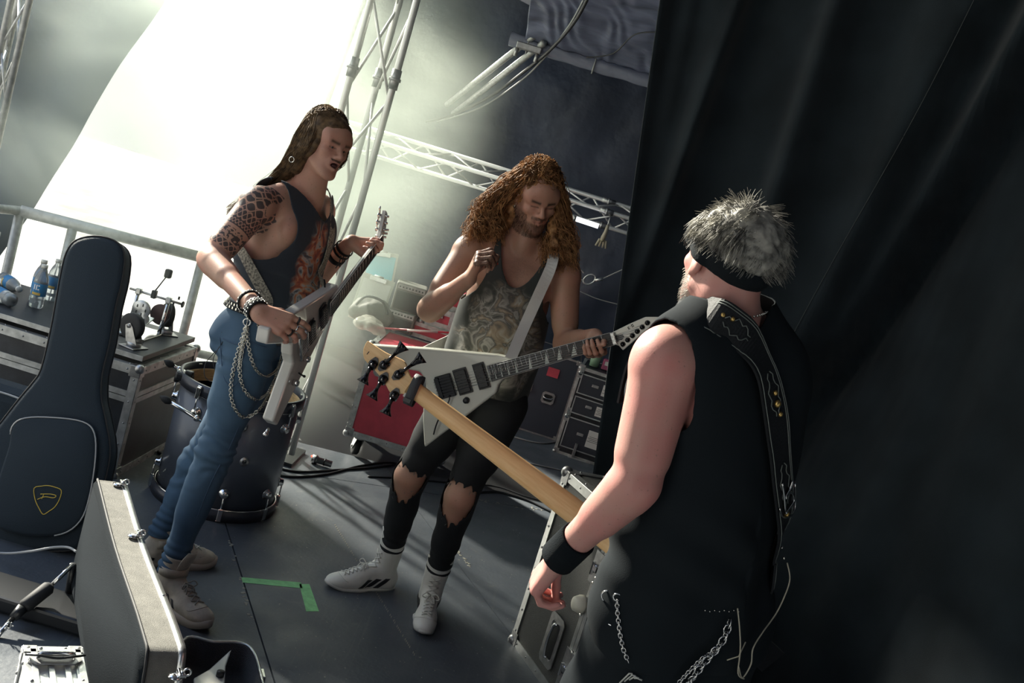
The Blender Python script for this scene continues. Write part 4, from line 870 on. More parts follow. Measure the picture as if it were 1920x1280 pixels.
# ================================================================== small aluminium case at the lower left
hs = .34; qa = G(44, 1212, hs); qb = G(152, 1214, hs); cw = (qb-qa).length; ex1 = (qb-qa).normalized(); ey1 = V(-ex1.y, ex1.x, 0)
Ms = frame((qa+qb)/2-ey1*.15-V(0, 0, hs), ex1, y=ey1)
sc_ = fcase('aluminium_case', 'small silver ribbed flight case with a spring handle in the lower left corner', Ms, (cw, .30, hs), mat('ribbed_aluminium', (.80, .80, .78), .3, .55, bump=.2, bscale=30), trim=.02, corner_r=.014)
for x in (-.045, -.01, .025, .055): b = MB(); b.box((x, 0, hs+.002), (.012, .27, .005)); b.build('rib', alu, sc_)
recessed_handle(sc_, (0, .085, hs+.006), V(1, 0, 0), V(0, 1, 0), V(0, 0, 1), .115, .05)
b = MB(); b.tube(smooth_path([V(-.065, .095, hs+.012), V(-.04, .075, hs+.022), V(.0, .07, hs+.018), V(.04, .072, hs+.022), V(.066, .095, hs+.012)], 5), .003, 6); b.build('carry_wire', darkmetal, sc_)
# ================================================================== trolley handle and dark case at the left
t = thing('trolley', 'black folded trolley with a padded grip on chrome rods below the gig bag', 'trolley', G(60, 1190)); o_ = G(60, 1190)
h0 = P(137, 1058, 3.02); h1 = P(95, 1098, 2.95); h2 = P(42, 1140, 2.85); h3 = P(25, 1158, 2.82); h4 = P(-10, 1198, 2.75)
k = MB(); k.cyl(h0-o_, h1-o_, .007, 10); k.cyl(h3-o_, h4-o_, .008, 10); k.build('chrome_rod', chrome, t)
k = MB(); k.tube([h1-o_, h1.lerp(h2, .1)-o_, h1.lerp(h2, .9)-o_, h2-o_], [.014, .022, .022, .014], 12); k.build('padded_grip', black_rubber, t)
k = MB(); k.tube([h2-o_, h3-o_], [.018, .014], 10); k.build('grip_end', black_plastic, t)
k = MB(); a = h0-o_; c = h4-o_; k.cyl(V(a.x, a.y+.03, .0), a, .012, 8); k.cyl(V(c.x, c.y, .0), c, .012, 8); k.box(((a.x+c.x)/2-.02, (a.y+c.y)/2+.08, .03), (.42, .16, .05), bev=.01); k.build('folded_frame', black_plastic, t)
k = MB()
for (x, y) in ((12, 1176), (20, 1172)): q = P(x, y, 2.78)-o_; k.box(q, (.003, .004, .02)); k.box(q+V(.004, -.001, .0), (.010, .003, .003))
k.build('white_marks', piping, t)
cable([P(-8, 1036, 3.2), P(20, 1037, 3.2), P(60, 1033, 3.15), P(100, 1026, 3.15), P(128, 1026, 3.15), P(143, 1034, 3.1)], .0045, piping, 'grey-white cord curving below the gig bag', name='cord', cat='cord')
# ================================================================== figures
A3 = lambda v: np.array(v, float)
def skin_mat(name, base, red, tattoo=False, rough=.48):
    m = bpy.data.materials.new(name); m.use_nodes = True; nt = m.node_tree; b = nt.nodes['Principled BSDF']; L = nt.links; b.inputs['Roughness'].default_value = rough
    b.inputs['Subsurface Weight'].default_value = .12; b.inputs['Subsurface Radius'].default_value = (.012, .004, .002); b.inputs['Subsurface Scale'].default_value = 1.0
    tc = nt.nodes.new('ShaderNodeTexCoord')
    def noi(sc, det=5): n = nt.nodes.new('ShaderNodeTexNoise'); n.inputs['Scale'].default_value = sc; n.inputs['Detail'].default_value = det; L.new(tc.outputs['Object'], n.inputs['Vector']); return n.outputs['Fac']
    def mr(s, a, c): n = nt.nodes.new('ShaderNodeMapRange'); n.inputs['From Min'].default_value = a; n.inputs['From Max'].default_value = c; L.new(s, n.inputs['Value']); return n.outputs[0]
    def mix(f, a, c):
        n = nt.nodes.new('ShaderNodeMix'); n.data_type = 'RGBA'
        L.new(f, n.inputs[0])
        for i, q in ((6, a), (7, c)):
            if isinstance(q, tuple): n.inputs[i].default_value = (*q, 1)
            else: L.new(q, n.inputs[i])
        return n.outputs[2]
    c = mix(mr(noi(9), .38, .66), base, red); sp = mix(mr(noi(150, 2), .66, .74), c, tuple(x*.72 for x in base)); c = sp
    at = nt.nodes.new('ShaderNodeAttribute'); at.attribute_name = 'tint'; c = mix(at.outputs['Alpha'], c, at.outputs['Color'])
    if tattoo:
        pa = nt.nodes.new('ShaderNodeAttribute'); pa.attribute_name = 'pat'; sx = nt.nodes.new('ShaderNodeSeparateXYZ'); L.new(pa.outputs['Vector'], sx.inputs[0]); U, Vv, K = sx.outputs
        def ma(op, a, c_=None, d=None):
            n = nt.nodes.new('ShaderNodeMath'); n.operation = op
            for i, q in enumerate((a, c_, d)):
                if q is None: continue
                if isinstance(q, (int, float)): n.inputs[i].default_value = q
                else: L.new(q, n.inputs[i])
            return n.outputs[0]
        # interlaced bands: strands v = v0 + A sin(k u + ph), each skin-coloured between dark edges
        def band(v0, A, kk, ph, wd, w2=.0):
            s_ = ma('SINE', ma('MULTIPLY_ADD', U, kk, ph)); return ma('ABSOLUTE', ma('SUBTRACT', ma('SUBTRACT', Vv, v0), ma('MULTIPLY', s_, A)))
        strands = None
        spec = [(.028, .016, 95, 0, .0028), (.028, .016, 95, 3.14, .0028), (.052, .016, 95, 1.57, .0028), (.052, .016, 95, 4.71, .0028), (.085, .017, 120, 0, .0030), (.085, .017, 120, 2.1, .0030), (.085, .017, 120, 4.2, .0030), (.117, .0075, 260, 0, .0020), (.117, .0075, 260, 3.14, .0020), (.20, .011, 130, 0, .0026), (.20, .011, 130, 3.14, .0026), (.005, .014, 80, .8, .003), (.005, .014, 80, 3.9, .003), (-.018, .013, 90, .3, .003), (-.018, .013, 90, 3.4, .003), (-.042, .012, 90, 1.2, .003), (-.042, .012, 90, 4.4, .003), (-.03, .002, 40, 0, .002)]
        for v0, A, kk, ph, wd in spec:
            d = band(v0, A, kk, ph, wd); hit = ma('LESS_THAN', d, wd); strands = hit if strands is None else ma('MAXIMUM', strands, hit)
        def zone(a, c_): return ma('MULTIPLY', ma('GREATER_THAN', Vv, a), ma('LESS_THAN', Vv, c_))
        # raven-like curls between the two bands
        wv = nt.nodes.new('ShaderNodeTexWave'); wv.wave_type = 'RINGS'; wv.inputs['Scale'].default_value = 26; wv.inputs['Distortion'].default_value = 9; wv.inputs['Detail'].default_value = 2; wv.inputs['Detail Scale'].default_value = 2.2; L.new(pa.outputs['Vector'], wv.inputs['Vector'])
        curls = ma('MULTIPLY', ma('LESS_THAN', wv.outputs['Fac'], .42), zone(.142, .182)); blk = ma('MULTIPLY', ma('SUBTRACT', 1, strands), ma('MAXIMUM', zone(-.06, .130), zone(.187, .215)))
        lines = ma('MAXIMUM', zone(.128, .1305), zone(.1065, .1085)); ink = ma('MULTIPLY', ma('MAXIMUM', ma('MAXIMUM', blk, curls), lines), K)
        c = mix(ma('MULTIPLY', ink, .88), c, (.018, .024, .032))
    L.new(c, b.inputs['Base Color'])
    bp = nt.nodes.new('ShaderNodeBump'); bp.inputs['Strength'].default_value = .12; bp.inputs['Distance'].default_value = .002; L.new(noi(260, 3), bp.inputs['Height']); L.new(bp.outputs[0], b.inputs['Normal'])
    return m
class Fig:
    def __init__(s): s.p = []
    def cap(s, tg, a, b, r1, r2=None, k=.014): s.p.append(('cap', tg, A3(a), A3(b), r1, r1 if r2 is None else r2, k, 0)); return s
    def ell(s, tg, c, r, R=None, k=.02, cut=0): s.p.append(('ell', tg, A3(c), A3(r), None if R is None else np.array(R), 0, k, cut)); return s
    def cut(s, tg, c, r, R=None, k=.006): return s.ell(tg, c, r, R, k, 1)
    def put(s, F, tags=None, infl=0.0, kadd=0.0, rng=None):
        for q in s.p:
            if tags is not None and q[1] not in tags: continue
            if infl and q[7]: continue
            if q[0] == 'cap': F.cap(q[2], q[3], q[4]+infl, q[5]+infl, q[6]+kadd)
            else: F.ell(q[2], q[3]+infl, None if q[4] is None else q[4], q[6]+kadd, bool(q[7]))
    def bounds(s, tags=None, m=.03):
        lo = np.full(3, 9e9); hi = -lo
        for q in s.p:
            if tags is not None and q[1] not in tags: continue
            if q[0] == 'cap': r = max(q[4], q[5]); lo = np.minimum(lo, np.minimum(q[2], q[3])-r); hi = np.maximum(hi, np.maximum(q[2], q[3])+r)
            else: r = q[3].max(); lo = np.minimum(lo, q[2]-r); hi = np.maximum(hi, q[2]+r)
        return lo-m, hi+m
class Axes: pass
def torso(F, N, Pz, Ls, Rs, w=1.0, d=1.0, belly=0.0, fp=None):
    t = Axes(); u = (N-Pz); t.T = u.length; u.normalize(); l = Ls-Rs; l = (l-u*l.dot(u)).normalized(); f = l.cross(u); t.u, t.l, t.f, t.N, t.P = u, l, f, N, Pz; R = np.array((l, f, u)).T; t.R = R
    # pelvis may face elsewhere than the shoulders
    if fp is None: lp, fpv = l, f
    else: fpv = (fp-u*fp.dot(u)).normalized(); lp = -fpv.cross(u); lp = u.cross(fpv)
    t.lp, t.fp = lp, fpv; Rp = np.array((lp, fpv, u)).T; t.Rp = Rp; lm = (l+lp).normalized(); fm = lm.cross(u); Rm = np.array((lm, fm, u)).T
    at = lambda h, x=0, y=0: Pz+u*(h*t.T)+l*x+f*y; ap = lambda h, x=0, y=0: Pz+u*(h*t.T)+lp*x+fpv*y; t.at, t.ap = at, ap
    F.ell('torso', at(.66, 0, .0), (.150*w, .112*d, .19), R, .03); F.ell('torso', at(.84, 0, -.005), (.165*w, .088*d, .095), R, .03)
    F.ell('torso', at(.36, 0, .008+belly*.4), (.136*w, (.100+belly)*d, .17), Rm, .03)
    for x in (-1, 1):
        F.ell('torso', at(.77, x*.078*w, .068*d), (.078, .040, .062), R, .03); F.ell('torso', at(.80, x*.09*w, -.06*d), (.08, .045, .10), R, .03); F.ell('torso', at(.58, x*.105*w, -.03), (.055, .075, .13), R, .03)
    for S in (Ls, Rs): F.cap('torso', at(.95, 0, 0)+(S-at(.95))*.2, S.lerp(at(.9), .22), .050, .046, .03); F.cap('torso', N.lerp(at(1.12), .5), S.lerp(N, .25)+u*.012, .040, .034, .03)
    F.ell('pelvis', ap(.07, 0, -.002), (.158*w, .112*d, .125), Rp, .03)
    for x in (-1, 1): F.ell('pelvis', ap(-.02, x*.073, -.048), (.083, .075, .09), Rp, .03)
    return t
def arm(F, tg, S, E, W, sc=1.0, k=.018, bulk=1.0):
    ax = (E-S).normalized(); fx = (W-E).normalized(); F.ell(tg, S+ax*.02, (.058*sc*bulk,)*3, None, .02); F.cap(tg, S, E, .051*sc*bulk, .040*sc, k)
    F.cap(tg, S+ax*.08, S+ax*.19, .047*sc*bulk, .044*sc*bulk, .02); F.cap(tg, E, E, .042*sc, .042*sc, .015)
    F.cap(tg, E, W, .041*sc, .0265*sc, k); F.cap(tg, E+fx*.035, E+fx*.12, .044*sc, .036*sc, .02)
def leg(F, tg, H, K, A, sc=1.0, back=None):
    bk = Vector(back or (0, 1, 0)); F.cap(tg, H, K, .088*sc, .056*sc, .03); F.cap(tg, H.lerp(K, .1), H.lerp(K, .55), .088*sc, .074*sc, .03); F.cap(tg, K, K, .058*sc, None, .02)
    F.cap(tg, K, A, .052*sc, .036*sc, .02); a = K.lerp(A, .12)+bk*.016; F.cap(tg, a, K.lerp(A, .5)+bk*.014, .050*sc, .042*sc, .03); F.cap(tg, A, A-V(0, 0, .03), .033*sc, .028*sc, .02)
def hand(F, W, d, n, left, curls, sc=1.0, thumb=(.5, .3, .3), spread=.12, tdir=.6, key='hand'):
    """d towards the knuckles, n out of the palm; curls: per finger (mcp, pip, dip) in radians, index first"""
    d = Vector(d).normalized(); n = Vector(n); n = (n-d*n.dot(d)).normalized(); s = n.cross(d) if left else d.cross(n)   # towards the thumb
    Kn = []; out = []
    for i, (off, ln) in enumerate(((.030, .088), (.010, .092), (-.010, .087), (-.028, .080))):
        kn = W+d*ln*sc+s*off*sc-n*.003; Kn.append(kn); F.cap(key, W+s*off*.55*sc+d*.012, kn, .0165*sc, .0118*sc, .010)
    F.cap(key, W+s*.012*sc+n*.004, Kn[0]+n*.006, .015*sc, .010*sc, .010); F.cap(key, W-s*.014*sc+n*.004, Kn[3]+n*.006, .014*sc, .010*sc, .010)
    L_ = ((.043, .026, .020), (.047, .030, .021), (.044, .028, .021), (.034, .021, .018))
    for i in range(4):
        p = Kn[i]; a = 0; base = (d+s*spread*(1.1-.75*i)).normalized(); rr = (.0098, .0100, .0096, .0086)[i]*sc
        chain = [p]
        for j in range(3):
            a += curls[i][j]; dv = base*math.cos(a)+n*math.sin(a); q = p+dv*L_[i][j]*sc
            F.cap(key, p, q, rr*(1-.07*j), rr*(.93-.08*j), .0035); p = q; chain.append(q)
        out.append(chain)
    b0 = W+s*.020*sc+d*.018*sc+n*.006; td = (s*tdir+d*.62+n*.35).normalized(); p = b0; ang = 0; chain = [p]
    bend = (d*.8-s*.45+n*.5).normalized()
    for j, (l_, r_) in enumerate(((.044, .0145), (.034, .0112), (.027, .0102))):
        ang = thumb[j]; td = (td*math.cos(ang)+bend*math.sin(ang)).normalized(); q = p+td*l_*sc; F.cap(key, p, q, r_*sc, r_*.86*sc, .006); p = q; chain.append(p)
    out.append(chain); return out
def head(F, C, f, u, s=1.0, mouth=.0, jaw=1.0):
    f = Vector(f).normalized(); u = Vector(u); u = (u-f*u.dot(f)).normalized(); l = u.cross(f)     # left = up x forward
    h = Axes(); h.C, h.f, h.u, h.l = C, f, u, l; R = np.array((l, f, u)).T; h.R = R
    at = lambda x, y, z: C+l*(x*s)+f*(y*s)+u*(z*s); h.at = at; E_ = lambda x, y, z, r, k=.012, cut=0: F.ell('head', at(x, y, z), [q*s for q in r], R, k, cut); K_ = lambda a, b, r1, r2, k=.01: F.cap('head', at(*a), at(*b), r1*s, r2*s, k)
    E_(0, -.012, .035, (.077, .097, .088), .02); E_(0, .028, .045, (.066, .062, .062), .02)
    E_(0, .028, -.030, (.062, .066, .080), .02); E_(0, .048, -.062, (.046, .044, .052), .018)
    for x in (-1, 1):
        K_((x*.056, .0, -.055-mouth*.2), (x*.020, .074, -.100-mouth*.5), .019, .017, .02); E_(x*.042, .062, -.020, (.023, .022, .018), .018)
        K_((x*.046, .074, .019), (x*.012, .089, .016), .0085, .009, .012); E_(x*.052, .052, .035, (.02, .03, .03), .02)
    E_(0, .082, -.104-mouth*.5, (.020, .016, .017), .014); E_(0, .070, .050, (.045, .024, .035), .02)
    for x in (-1, 1):
        E_(x*.032, .098, .001, (.017, .016, .012), .010, 1)
        E_(x*.031, .0705, .001, (.0145, .0145, .0135), .003)          # closed upper lid / eye bulge
        K_((x*.045, .078, .004), (x*.019, .0835, .005), .0035, .0035, .004)
    K_((0, .087, .014), (0, .112, -.022), .0072, .0105, .008); E_(0, .110, -.027, (.0105, .010, .009), .008)
    for x in (-1, 1): E_(x*.0115, .100, -.030, (.0075, .010, .0075), .006); E_(x*.006, .108, -.0365, (.0032, .005, .003), .003, 1)
    E_(0, .086, -.052, (.026, .014, .020), .014)
    K_((-.019, .090, -.052), (0, .100, -.0495), .0045, .0058, .006); K_((.019, .090, -.052), (0, .100, -.0495), .0045, .0058, .006)
    K_((-.016, .089, -.064-mouth), (0, .098, -.066-mouth), .005, .0066, .006); K_((.016, .089, -.064-mouth), (0, .098, -.066-mouth), .005, .0066, .006)
    if mouth: E_(0, .100, -.0575-mouth*.5, (.019, .024, .004+mouth*.5), .004, 1)
    else: E_(0, .106, -.0577, (.020, .012, .0016), .002, 1)
    for x in (-1, 1):
        E_(x*.078, -.008, -.004, (.0075, .019, .030), .006); E_(x*.087, -.004, .002, (.006, .011, .017), .005, 1); E_(x*.078, .002, -.032, (.006, .009, .009), .006)
    h.s = s; return h
def color_attr(o, name, arr):
    a = o.data.attributes.new(name, 'FLOAT_COLOR', 'POINT'); a.data.foreach_set('color', arr.astype(np.float32).ravel())
def vec_attr(o, name, arr):
    a = o.data.attributes.new(name, 'FLOAT_VECTOR', 'POINT'); a.data.foreach_set('vector', arr.astype(np.float32).ravel())
def sstep(x, a, b): t = np.clip((x-a)/(b-a), 0, 1); return t*t*(3-2*t)
def face_tint(v, h, beard=None, brow=(.03, .02, .015), lip=(.42, .17, .14), moustache=None, stubble=.0, beard_w=1.0, seed=0):
    q = (v-A3(h.C))@h.R/h.s; x, y, z = q.T; t = np.zeros((len(v), 4)); nz = np.random.RandomState(3).rand(len(v))
    def paint(m, c): 
        a = np.clip(m, 0, 1); k = a > t[:, 3]; t[k, :3] = c; t[k, 3] = a[k]
    front = y > .055
    paint(.75*(front & (np.abs(x) < .026))*np.exp(-((z+.058)/.010)**2)*(y > .084), lip)
    inb = front*np.exp(-((z-.021-.10*np.clip(np.abs(x)-.02, 0, 1))/.0062)**2)*sstep(np.abs(x), .010, .017)*(1-sstep(np.abs(x), .046, .056)); paint(.97*inb, brow)
    paint(.8*front*np.exp(-((z+.0005)/.0028)**2)*(np.abs(np.abs(x)-.031) < .016)*(y > .06), (.05, .03, .025))   # lash line
    if moustache: paint(.95*(y > .078)*sstep(-z, .037, .041)*(1-sstep(-z, .046, .050))*(np.abs(x) < .027-.2*np.clip(-z-.04, 0, 1)), moustache)
    if beard:
        m = sstep(-z, .062, .078)*(y > .015)+sstep(np.abs(x), .03, .045)*sstep(-z, .03, .05)*(y > .0)*(y < .075)+(y > .08)*sstep(-z, .035, .040)*(1-sstep(-z, .048, .052))*(np.abs(x) < .032); m = np.clip(m, 0, 1)*(z > -.135)*(y > -.005)
        paint(beard_w*m*(.55+.45*nz), beard)
    paint(.35*(z > .02)*0, (0, 0, 0)); return t
# ---- hair as many fine tubes in one part
def strands(name, paths, r, m, parent, n=3, taper=.35):
    vs = []; fs = []
    for pts in paths:
        k = len(pts); o = len(vs); P_ = np.array(pts, float); T = np.gradient(P_, axis=0); T /= np.linalg.norm(T, axis=1)[:, None]+1e-9; ref = np.array((.3, .5, .8)); A_ = np.cross(T, ref); A_ /= np.linalg.norm(A_, axis=1)[:, None]+1e-9; B_ = np.cross(T, A_)
        for i in range(k):
            rr = r*(1-(1-taper)*i/(k-1))
            for j in range(n): an = 2*math.pi*j/n; vs.append(P_[i]+(A_[i]*math.cos(an)+B_[i]*math.sin(an))*rr)
        for i in range(k-1):
            for j in range(n): fs.append((o+i*n+j, o+i*n+(j+1) % n, o+(i+1)*n+(j+1) % n, o+(i+1)*n+j))
    v = np.array(vs); Mi = np.array(wM(parent).inverted()); v = v@Mi[:3, :3].T+Mi[:3, 3]; f = np.array(fs, np.int32)
    me = bpy.data.meshes.new(name); me.vertices.add(len(v)); me.vertices.foreach_set('co', v.ravel().astype(np.float32)); me.loops.add(len(f)*4); me.loops.foreach_set('vertex_index', f.ravel()); me.polygons.add(len(f)); me.polygons.foreach_set('loop_start', np.arange(0, len(f)*4, 4, dtype=np.int32)); me.update(calc_edges=True)
    me.polygons.foreach_set('use_smooth', np.ones(len(f), bool)); me.materials.append(m); o = bpy.data.objects.new(name, me); COL.objects.link(o); o.parent = parent; o['kind'] = 'stuff'; return o
def hair_mat(name, c1, c2, rough=.42, sc=18):
    m = mat(name, c1, rough, col2=c2, vscale=sc, spec=.4); nt = m.node_tree; b = nt.nodes['Principled BSDF']; out = nt.nodes['Material Output']
    tr = nt.nodes.new('ShaderNodeBsdfTranslucent'); mx = nt.nodes.new('ShaderNodeMixShader'); mx.inputs[0].default_value = .35
    col = b.inputs['Base Color'].links[0].from_socket; nt.links.new(col, tr.inputs[0]); nt.links.new(b.outputs[0], mx.inputs[1]); nt.links.new(tr.outputs[0], mx.inputs[2]); nt.links.new(mx.outputs[0], out.inputs['Surface']); return m
def bez(pts, n):
    out = []; k = len(pts)-1
    for i in range(n):
        t = i/(n-1); q = [Vector(p) for p in pts]
        for r_ in range(k): q = [q[j].lerp(q[j+1], t) for j in range(len(q)-1)]
        out.append(q[0])
    return out
# ---- footwear
def shoe(root, toe, heel, side_out, high, upper_m, sole_m, stripe_m, lace_m, style, shaft_dir=None, sc=1.0, name_='shoe'):
    """toe, heel: ground points; local frame x forward, y sideways (outer side +), z up"""
    L_ = (toe-heel).length; x = (toe-heel).normalized(); z = V(0, 0, 1); y = z.cross(x)*side_out; M = Matrix.Translation(heel) @ Matrix((x, y, z)).transposed().to_4x4(); mir = side_out
    W = .047*sc; F = Field((-.05, -.08, -.01), (L_+.04, .08, high+.06), .0038)
    sw = .018 if style == 'sneaker' else .008
    # upper: toe box, instep, heel counter, shaft
    F.ell((L_-.055, 0, sw+.018), (.058, W*.95, .030), k=.012); F.ell((L_-.11, .002, sw+.022), (.075, W*.98, .038), k=.02); F.cap((L_-.12, 0, sw+.045), (.085, 0, .085), .030, .040, k=.02)
    F.cap((.035, 0, .030+sw*.4), (.10, 0, .032), .034, .036, k=.02); F.ell((.05, 0, .05), (.055, .037, .05), k=.02)
    sd = Vector(shaft_dir or (0, 0, 1)); sd = (M.inverted().to_3x3() @ sd).normalized(); top = Vector((.058, 0, .07))+sd*(high-.07)
    F.cap((.058, 0, .06), top, .043, .053 if style == 'boot' else .047, k=.02)
    F.box((L_/2, 0, sw-.10), (L_, .2, .1), k=.004, cut=True)
    v, q = F.mesh(); hgt = (v-np.array((.058, 0, .07)))@np.array(sd)
    slant = .0 if style == 'sneaker' else .9
    keep = hgt < (high-.075)+(-(v[:, 0]-.058)*-.35 if style == 'boot' else .1*(v[:, 0]-.058)); keep &= ~((v[:, 2] < .09) & False)
    if style == 'boot': keep = hgt < (high-.080)+.55*np.abs(v[:, 0]-.062)-.012     # open V-shaped collar, tongue and heel rise
    def to_world(vv): return vv@np.array(M)[:3, :3].T+np.array(M)[:3, 3]
    qq = q if mir > 0 else q[:, ::-1]
    up_ = np_mesh('upper', to_world(v), qq, upper_m, root, keep=keep, solid=.004, solid_off=-1)
    bvh_v = [Vector(p) for p in v]; bv = BVHTree.FromPolygons(bvh_v, [tuple(int(i) for i in f_) for f_ in q])
    # sole outline
    F = []; S = MB(); n = 40; ol = []
    for i in range(n):
        t = 2*math.pi*i/n; cx = L_/2+L_*.525*math.cos(t); wd = (W*1.02 if cx > L_*.45 else W*.80)*(1+.0*math.cos(t)); e = abs(math.sin(t))**.75; ol.append((cx, (1 if math.sin(t) > 0 else -1)*wd*e+(.004 if cx > L_*.5 else 0)))
    st = sw+.008 if style == 'sneaker' else sw+.003
    def lift(cx): return max(0, (cx-L_*.80)/L_)**1.4*.16+(.0)
    vs = [(a, b_, .0+lift(a)) for a, b_ in ol]+[(a, b_*1.02, st+lift(a)*.9) for a, b_ in ol]+[(L_/2+(a-L_/2)*.93, b_*.9, st+lift(a)*.9+.002) for a, b_ in ol]
    S.add([M @ Vector(p) for p in vs], [tuple(reversed(range(n)))]+[(k_*n+i, k_*n+(i+1) % n, (k_+1)*n+(i+1) % n, (k_+1)*n+i) for k_ in (0, 1) for i in range(n)]+[tuple(range(2*n, 3*n))], 0, True); S.build('sole', sole_m, root, world=True)
    def patch(quads, m_, nm, off=.0018, side=1, grid=6):
        b = MB()
        for A_, B_, C_, D_ in quads:
            vs = []; ok = True
            for j in range(grid+1):
                for i in range(grid+1):
                    u_, w_ = i/grid, j/grid; p = Vector(A_).lerp(Vector(B_), u_).lerp(Vector(D_).lerp(Vector(C_), u_), w_)
                    hit = bv.ray_cast(Vector((p.x, side*.12, p.y)), Vector((0, -side, 0)))
                    if hit[0] is None: ok = False; vs.append(Vector((p.x, 0, p.y)))
                    else: vs.append(hit[0]+V(0, side*off, 0))
            if not ok: continue
            b.add([M @ p for p in vs], [(j*(grid+1)+i, j*(grid+1)+i+1, (j+1)*(grid+1)+i+1, (j+1)*(grid+1)+i) for j in range(grid) for i in range(grid)], 0, True)
        if b.v: o = b.build(nm, m_, root, world=True); md = o.modifiers.new('thick', 'SOLIDIFY'); md.thickness = .0012; md.offset = 0
    for sd_ in (1, -1):
        if style == 'boot': patch([((.088+.036*i, .016), (.110+.036*i, .016), (.072+.036*i, .066-.008*i), (.050+.036*i, .066-.008*i)) for i in range(3)], stripe_m, 'side_stripe', side=sd_)
        else: patch([((.085+.03*i, .034), (.097+.03*i, .034), (.077+.03*i, .070-.007*i), (.064+.03*i, .070-.007*i)) for i in range(3)], stripe_m, 'side_stripe', side=sd_)
    if style == 'sneaker': patch([((-.0, .030), (.045, .030), (.045, .042), (.0, .042))], stripe_m, 'heel_stripe', side=1); patch([((-.0, .030), (.045, .030), (.045, .042), (.0, .042))], stripe_m, 'heel_stripe', side=-1)
    # laces: crossing bars over the instep
    lb = MB(); rows = 7 if style == 'boot' else 5
    def surf(x_, y_):
        hit = bv.ray_cast(Vector((x_+.10, y_, .30)), Vector((-.32, 0, -1)).normalized()) if style == 'boot' else bv.ray_cast(Vector((x_+.06, y_, .24)), Vector((-.25, 0, -1)).normalized())
        return hit[0]+V(.001, 0, .0025) if hit[0] is not None else None
    xs = [L_-.085-(L_-.085-.112)*i/(rows-1) for i in range(rows)]
    for i in range(rows-1):
        for s_ in (-1, 1):
            pts = [surf(xs[i]+(xs[i+1]-xs[i])*t, s_*(-.020+.040*t)) for t in (0, .2, .4, .6, .8, 1)]
            if all(p is not None for p in pts): lb.tube([M @ p for p in pts], .0024, 5)
    p = surf(xs[-1], 0)
    if p is not None:
        for s_ in (-1, 1): lb.tube([M @ q_ for q_ in smooth_path([p, p+V(.012, s_*.02, .014), p+V(.018, s_*.034, .0), p+V(.012, s_*.02, -.008), p], 4)], .0022, 5); lb.tube([M @ q_ for q_ in smooth_path([p, p+V(.02, s_*.012, .0), p+V(.03, s_*.02, -.022)], 4)], .0022, 5)
    if lb.v: lb.build('laces', lace_m, root, world=True)
    if style == 'boot':
        lb = MB(); up2 = Vector((.058, 0, .07)); 
        def fr(hh, y_): 
            o_ = up2+sd*hh+Vector((.25, y_, 0)); hit = bv.ray_cast(o_, Vector((-1, 0, 0))); return hit[0]+Vector((.003, 0, 0)) if hit[0] is not None else None
        for i in range(4):
            for s_ in (-1, 1):
                pts = [fr(.015+.022*i+.022*t, s_*(-.022+.044*t)) for t in (0, .25, .5, .75, 1)]
                if all(p is not None for p in pts): lb.tube([M @ p for p in pts], .0022, 5)
        if lb.v: lb.build('shaft_laces', lace_m, root, world=True)
    # toe cap seam and tongue
    tb = MB(); pts = []
    for i in range(13):
        a = math.pi*(i/12-.5); x_ = L_-.075+.03*math.cos(a); hit = bv.ray_cast(Vector((x_, .043*math.sin(a), .2)), Vector((0, 0, -1)))
        if hit[0] is not None: pts.append(M @ (hit[0]+V(0, 0, .0005)))
    if len(pts) > 4: tb.tube(pts, .0014, 5); tb.build('toe_seam', sole_m, root, world=True)
    tg = MB(); w_ = .026; base = Vector((.058, 0, .07))+sd*(high-.115)+V(.040, 0, 0); tp = base+sd*.075+V(.022, 0, .0)
    vs = []
    for j in range(6):
        t = j/5; c_ = base.lerp(tp, t)
        for i in range(7): a = (i/6-.5)*2; vs.append(M @ (c_+V(-.010*a*a, a*w_*(1-.35*max(0, t-.7)/.3), 0)))
    tg.add(vs, [(j*7+i, j*7+i+1, (j+1)*7+i+1, (j+1)*7+i) for j in range(5) for i in range(6)], 0, True); o = tg.build('tongue', upper_m, root, world=True); md = o.modifiers.new('thick', 'SOLIDIFY'); md.thickness = .006
    if style == 'sneaker':
        st_ = MB(); c0_ = Vector((.058, 0, .07))+sd*(high-.125)
        for rr_, hh_ in ((.049, .030),):
            ring = [(c0_+V(rr_*math.cos(a)*1.0, rr_*.98*math.sin(a), z_)) for z_ in (-hh_/2, hh_/2) for a in [math.pi*(-.62+1.24*i/14) for i in range(15)]]
            st_.add([M @ p for p in ring], [(i, i+1, 16+i, 15+i) for i in range(14)], 0, True)
        o = st_.build('ankle_strap', upper_m, root, world=True); md = o.modifiers.new('thick', 'SOLIDIFY'); md.thickness = .004
    return M
def shoe_root(person, nm, loc):
    e = bpy.data.objects.new(nm, None); COL.objects.link(e); e.parent = person; e.location = Vector(loc)-person.matrix_basis.translation; return e
def ring_band(parent, name, c, ax, r, w_, th, m, flat=1.0, world=True, up_=None):
    """a band round a limb"""
    ax = Vector(ax).normalized(); b = MB(); n = 28; a = up_ or ax.orthogonal().normalized(); a = (a-ax*a.dot(ax)).normalized(); bb = ax.cross(a); vs = []
    for (rr, z) in ((r, -w_/2), (r+th, -w_/2+.002), (r+th, w_/2-.002), (r, w_/2)):
        for j in range(n): t = 2*math.pi*j/n; vs.append(Vector(c)+ax*z+(a*math.cos(t)+bb*math.sin(t)*flat)*rr)
    b.add(vs, [(i*n+j, i*n+(j+1) % n, ((i+1) % 4)*n+(j+1) % n, ((i+1) % 4)*n+j) for i in range(4) for j in range(n)], 0, True); return b.build(name, m, parent, world=True)
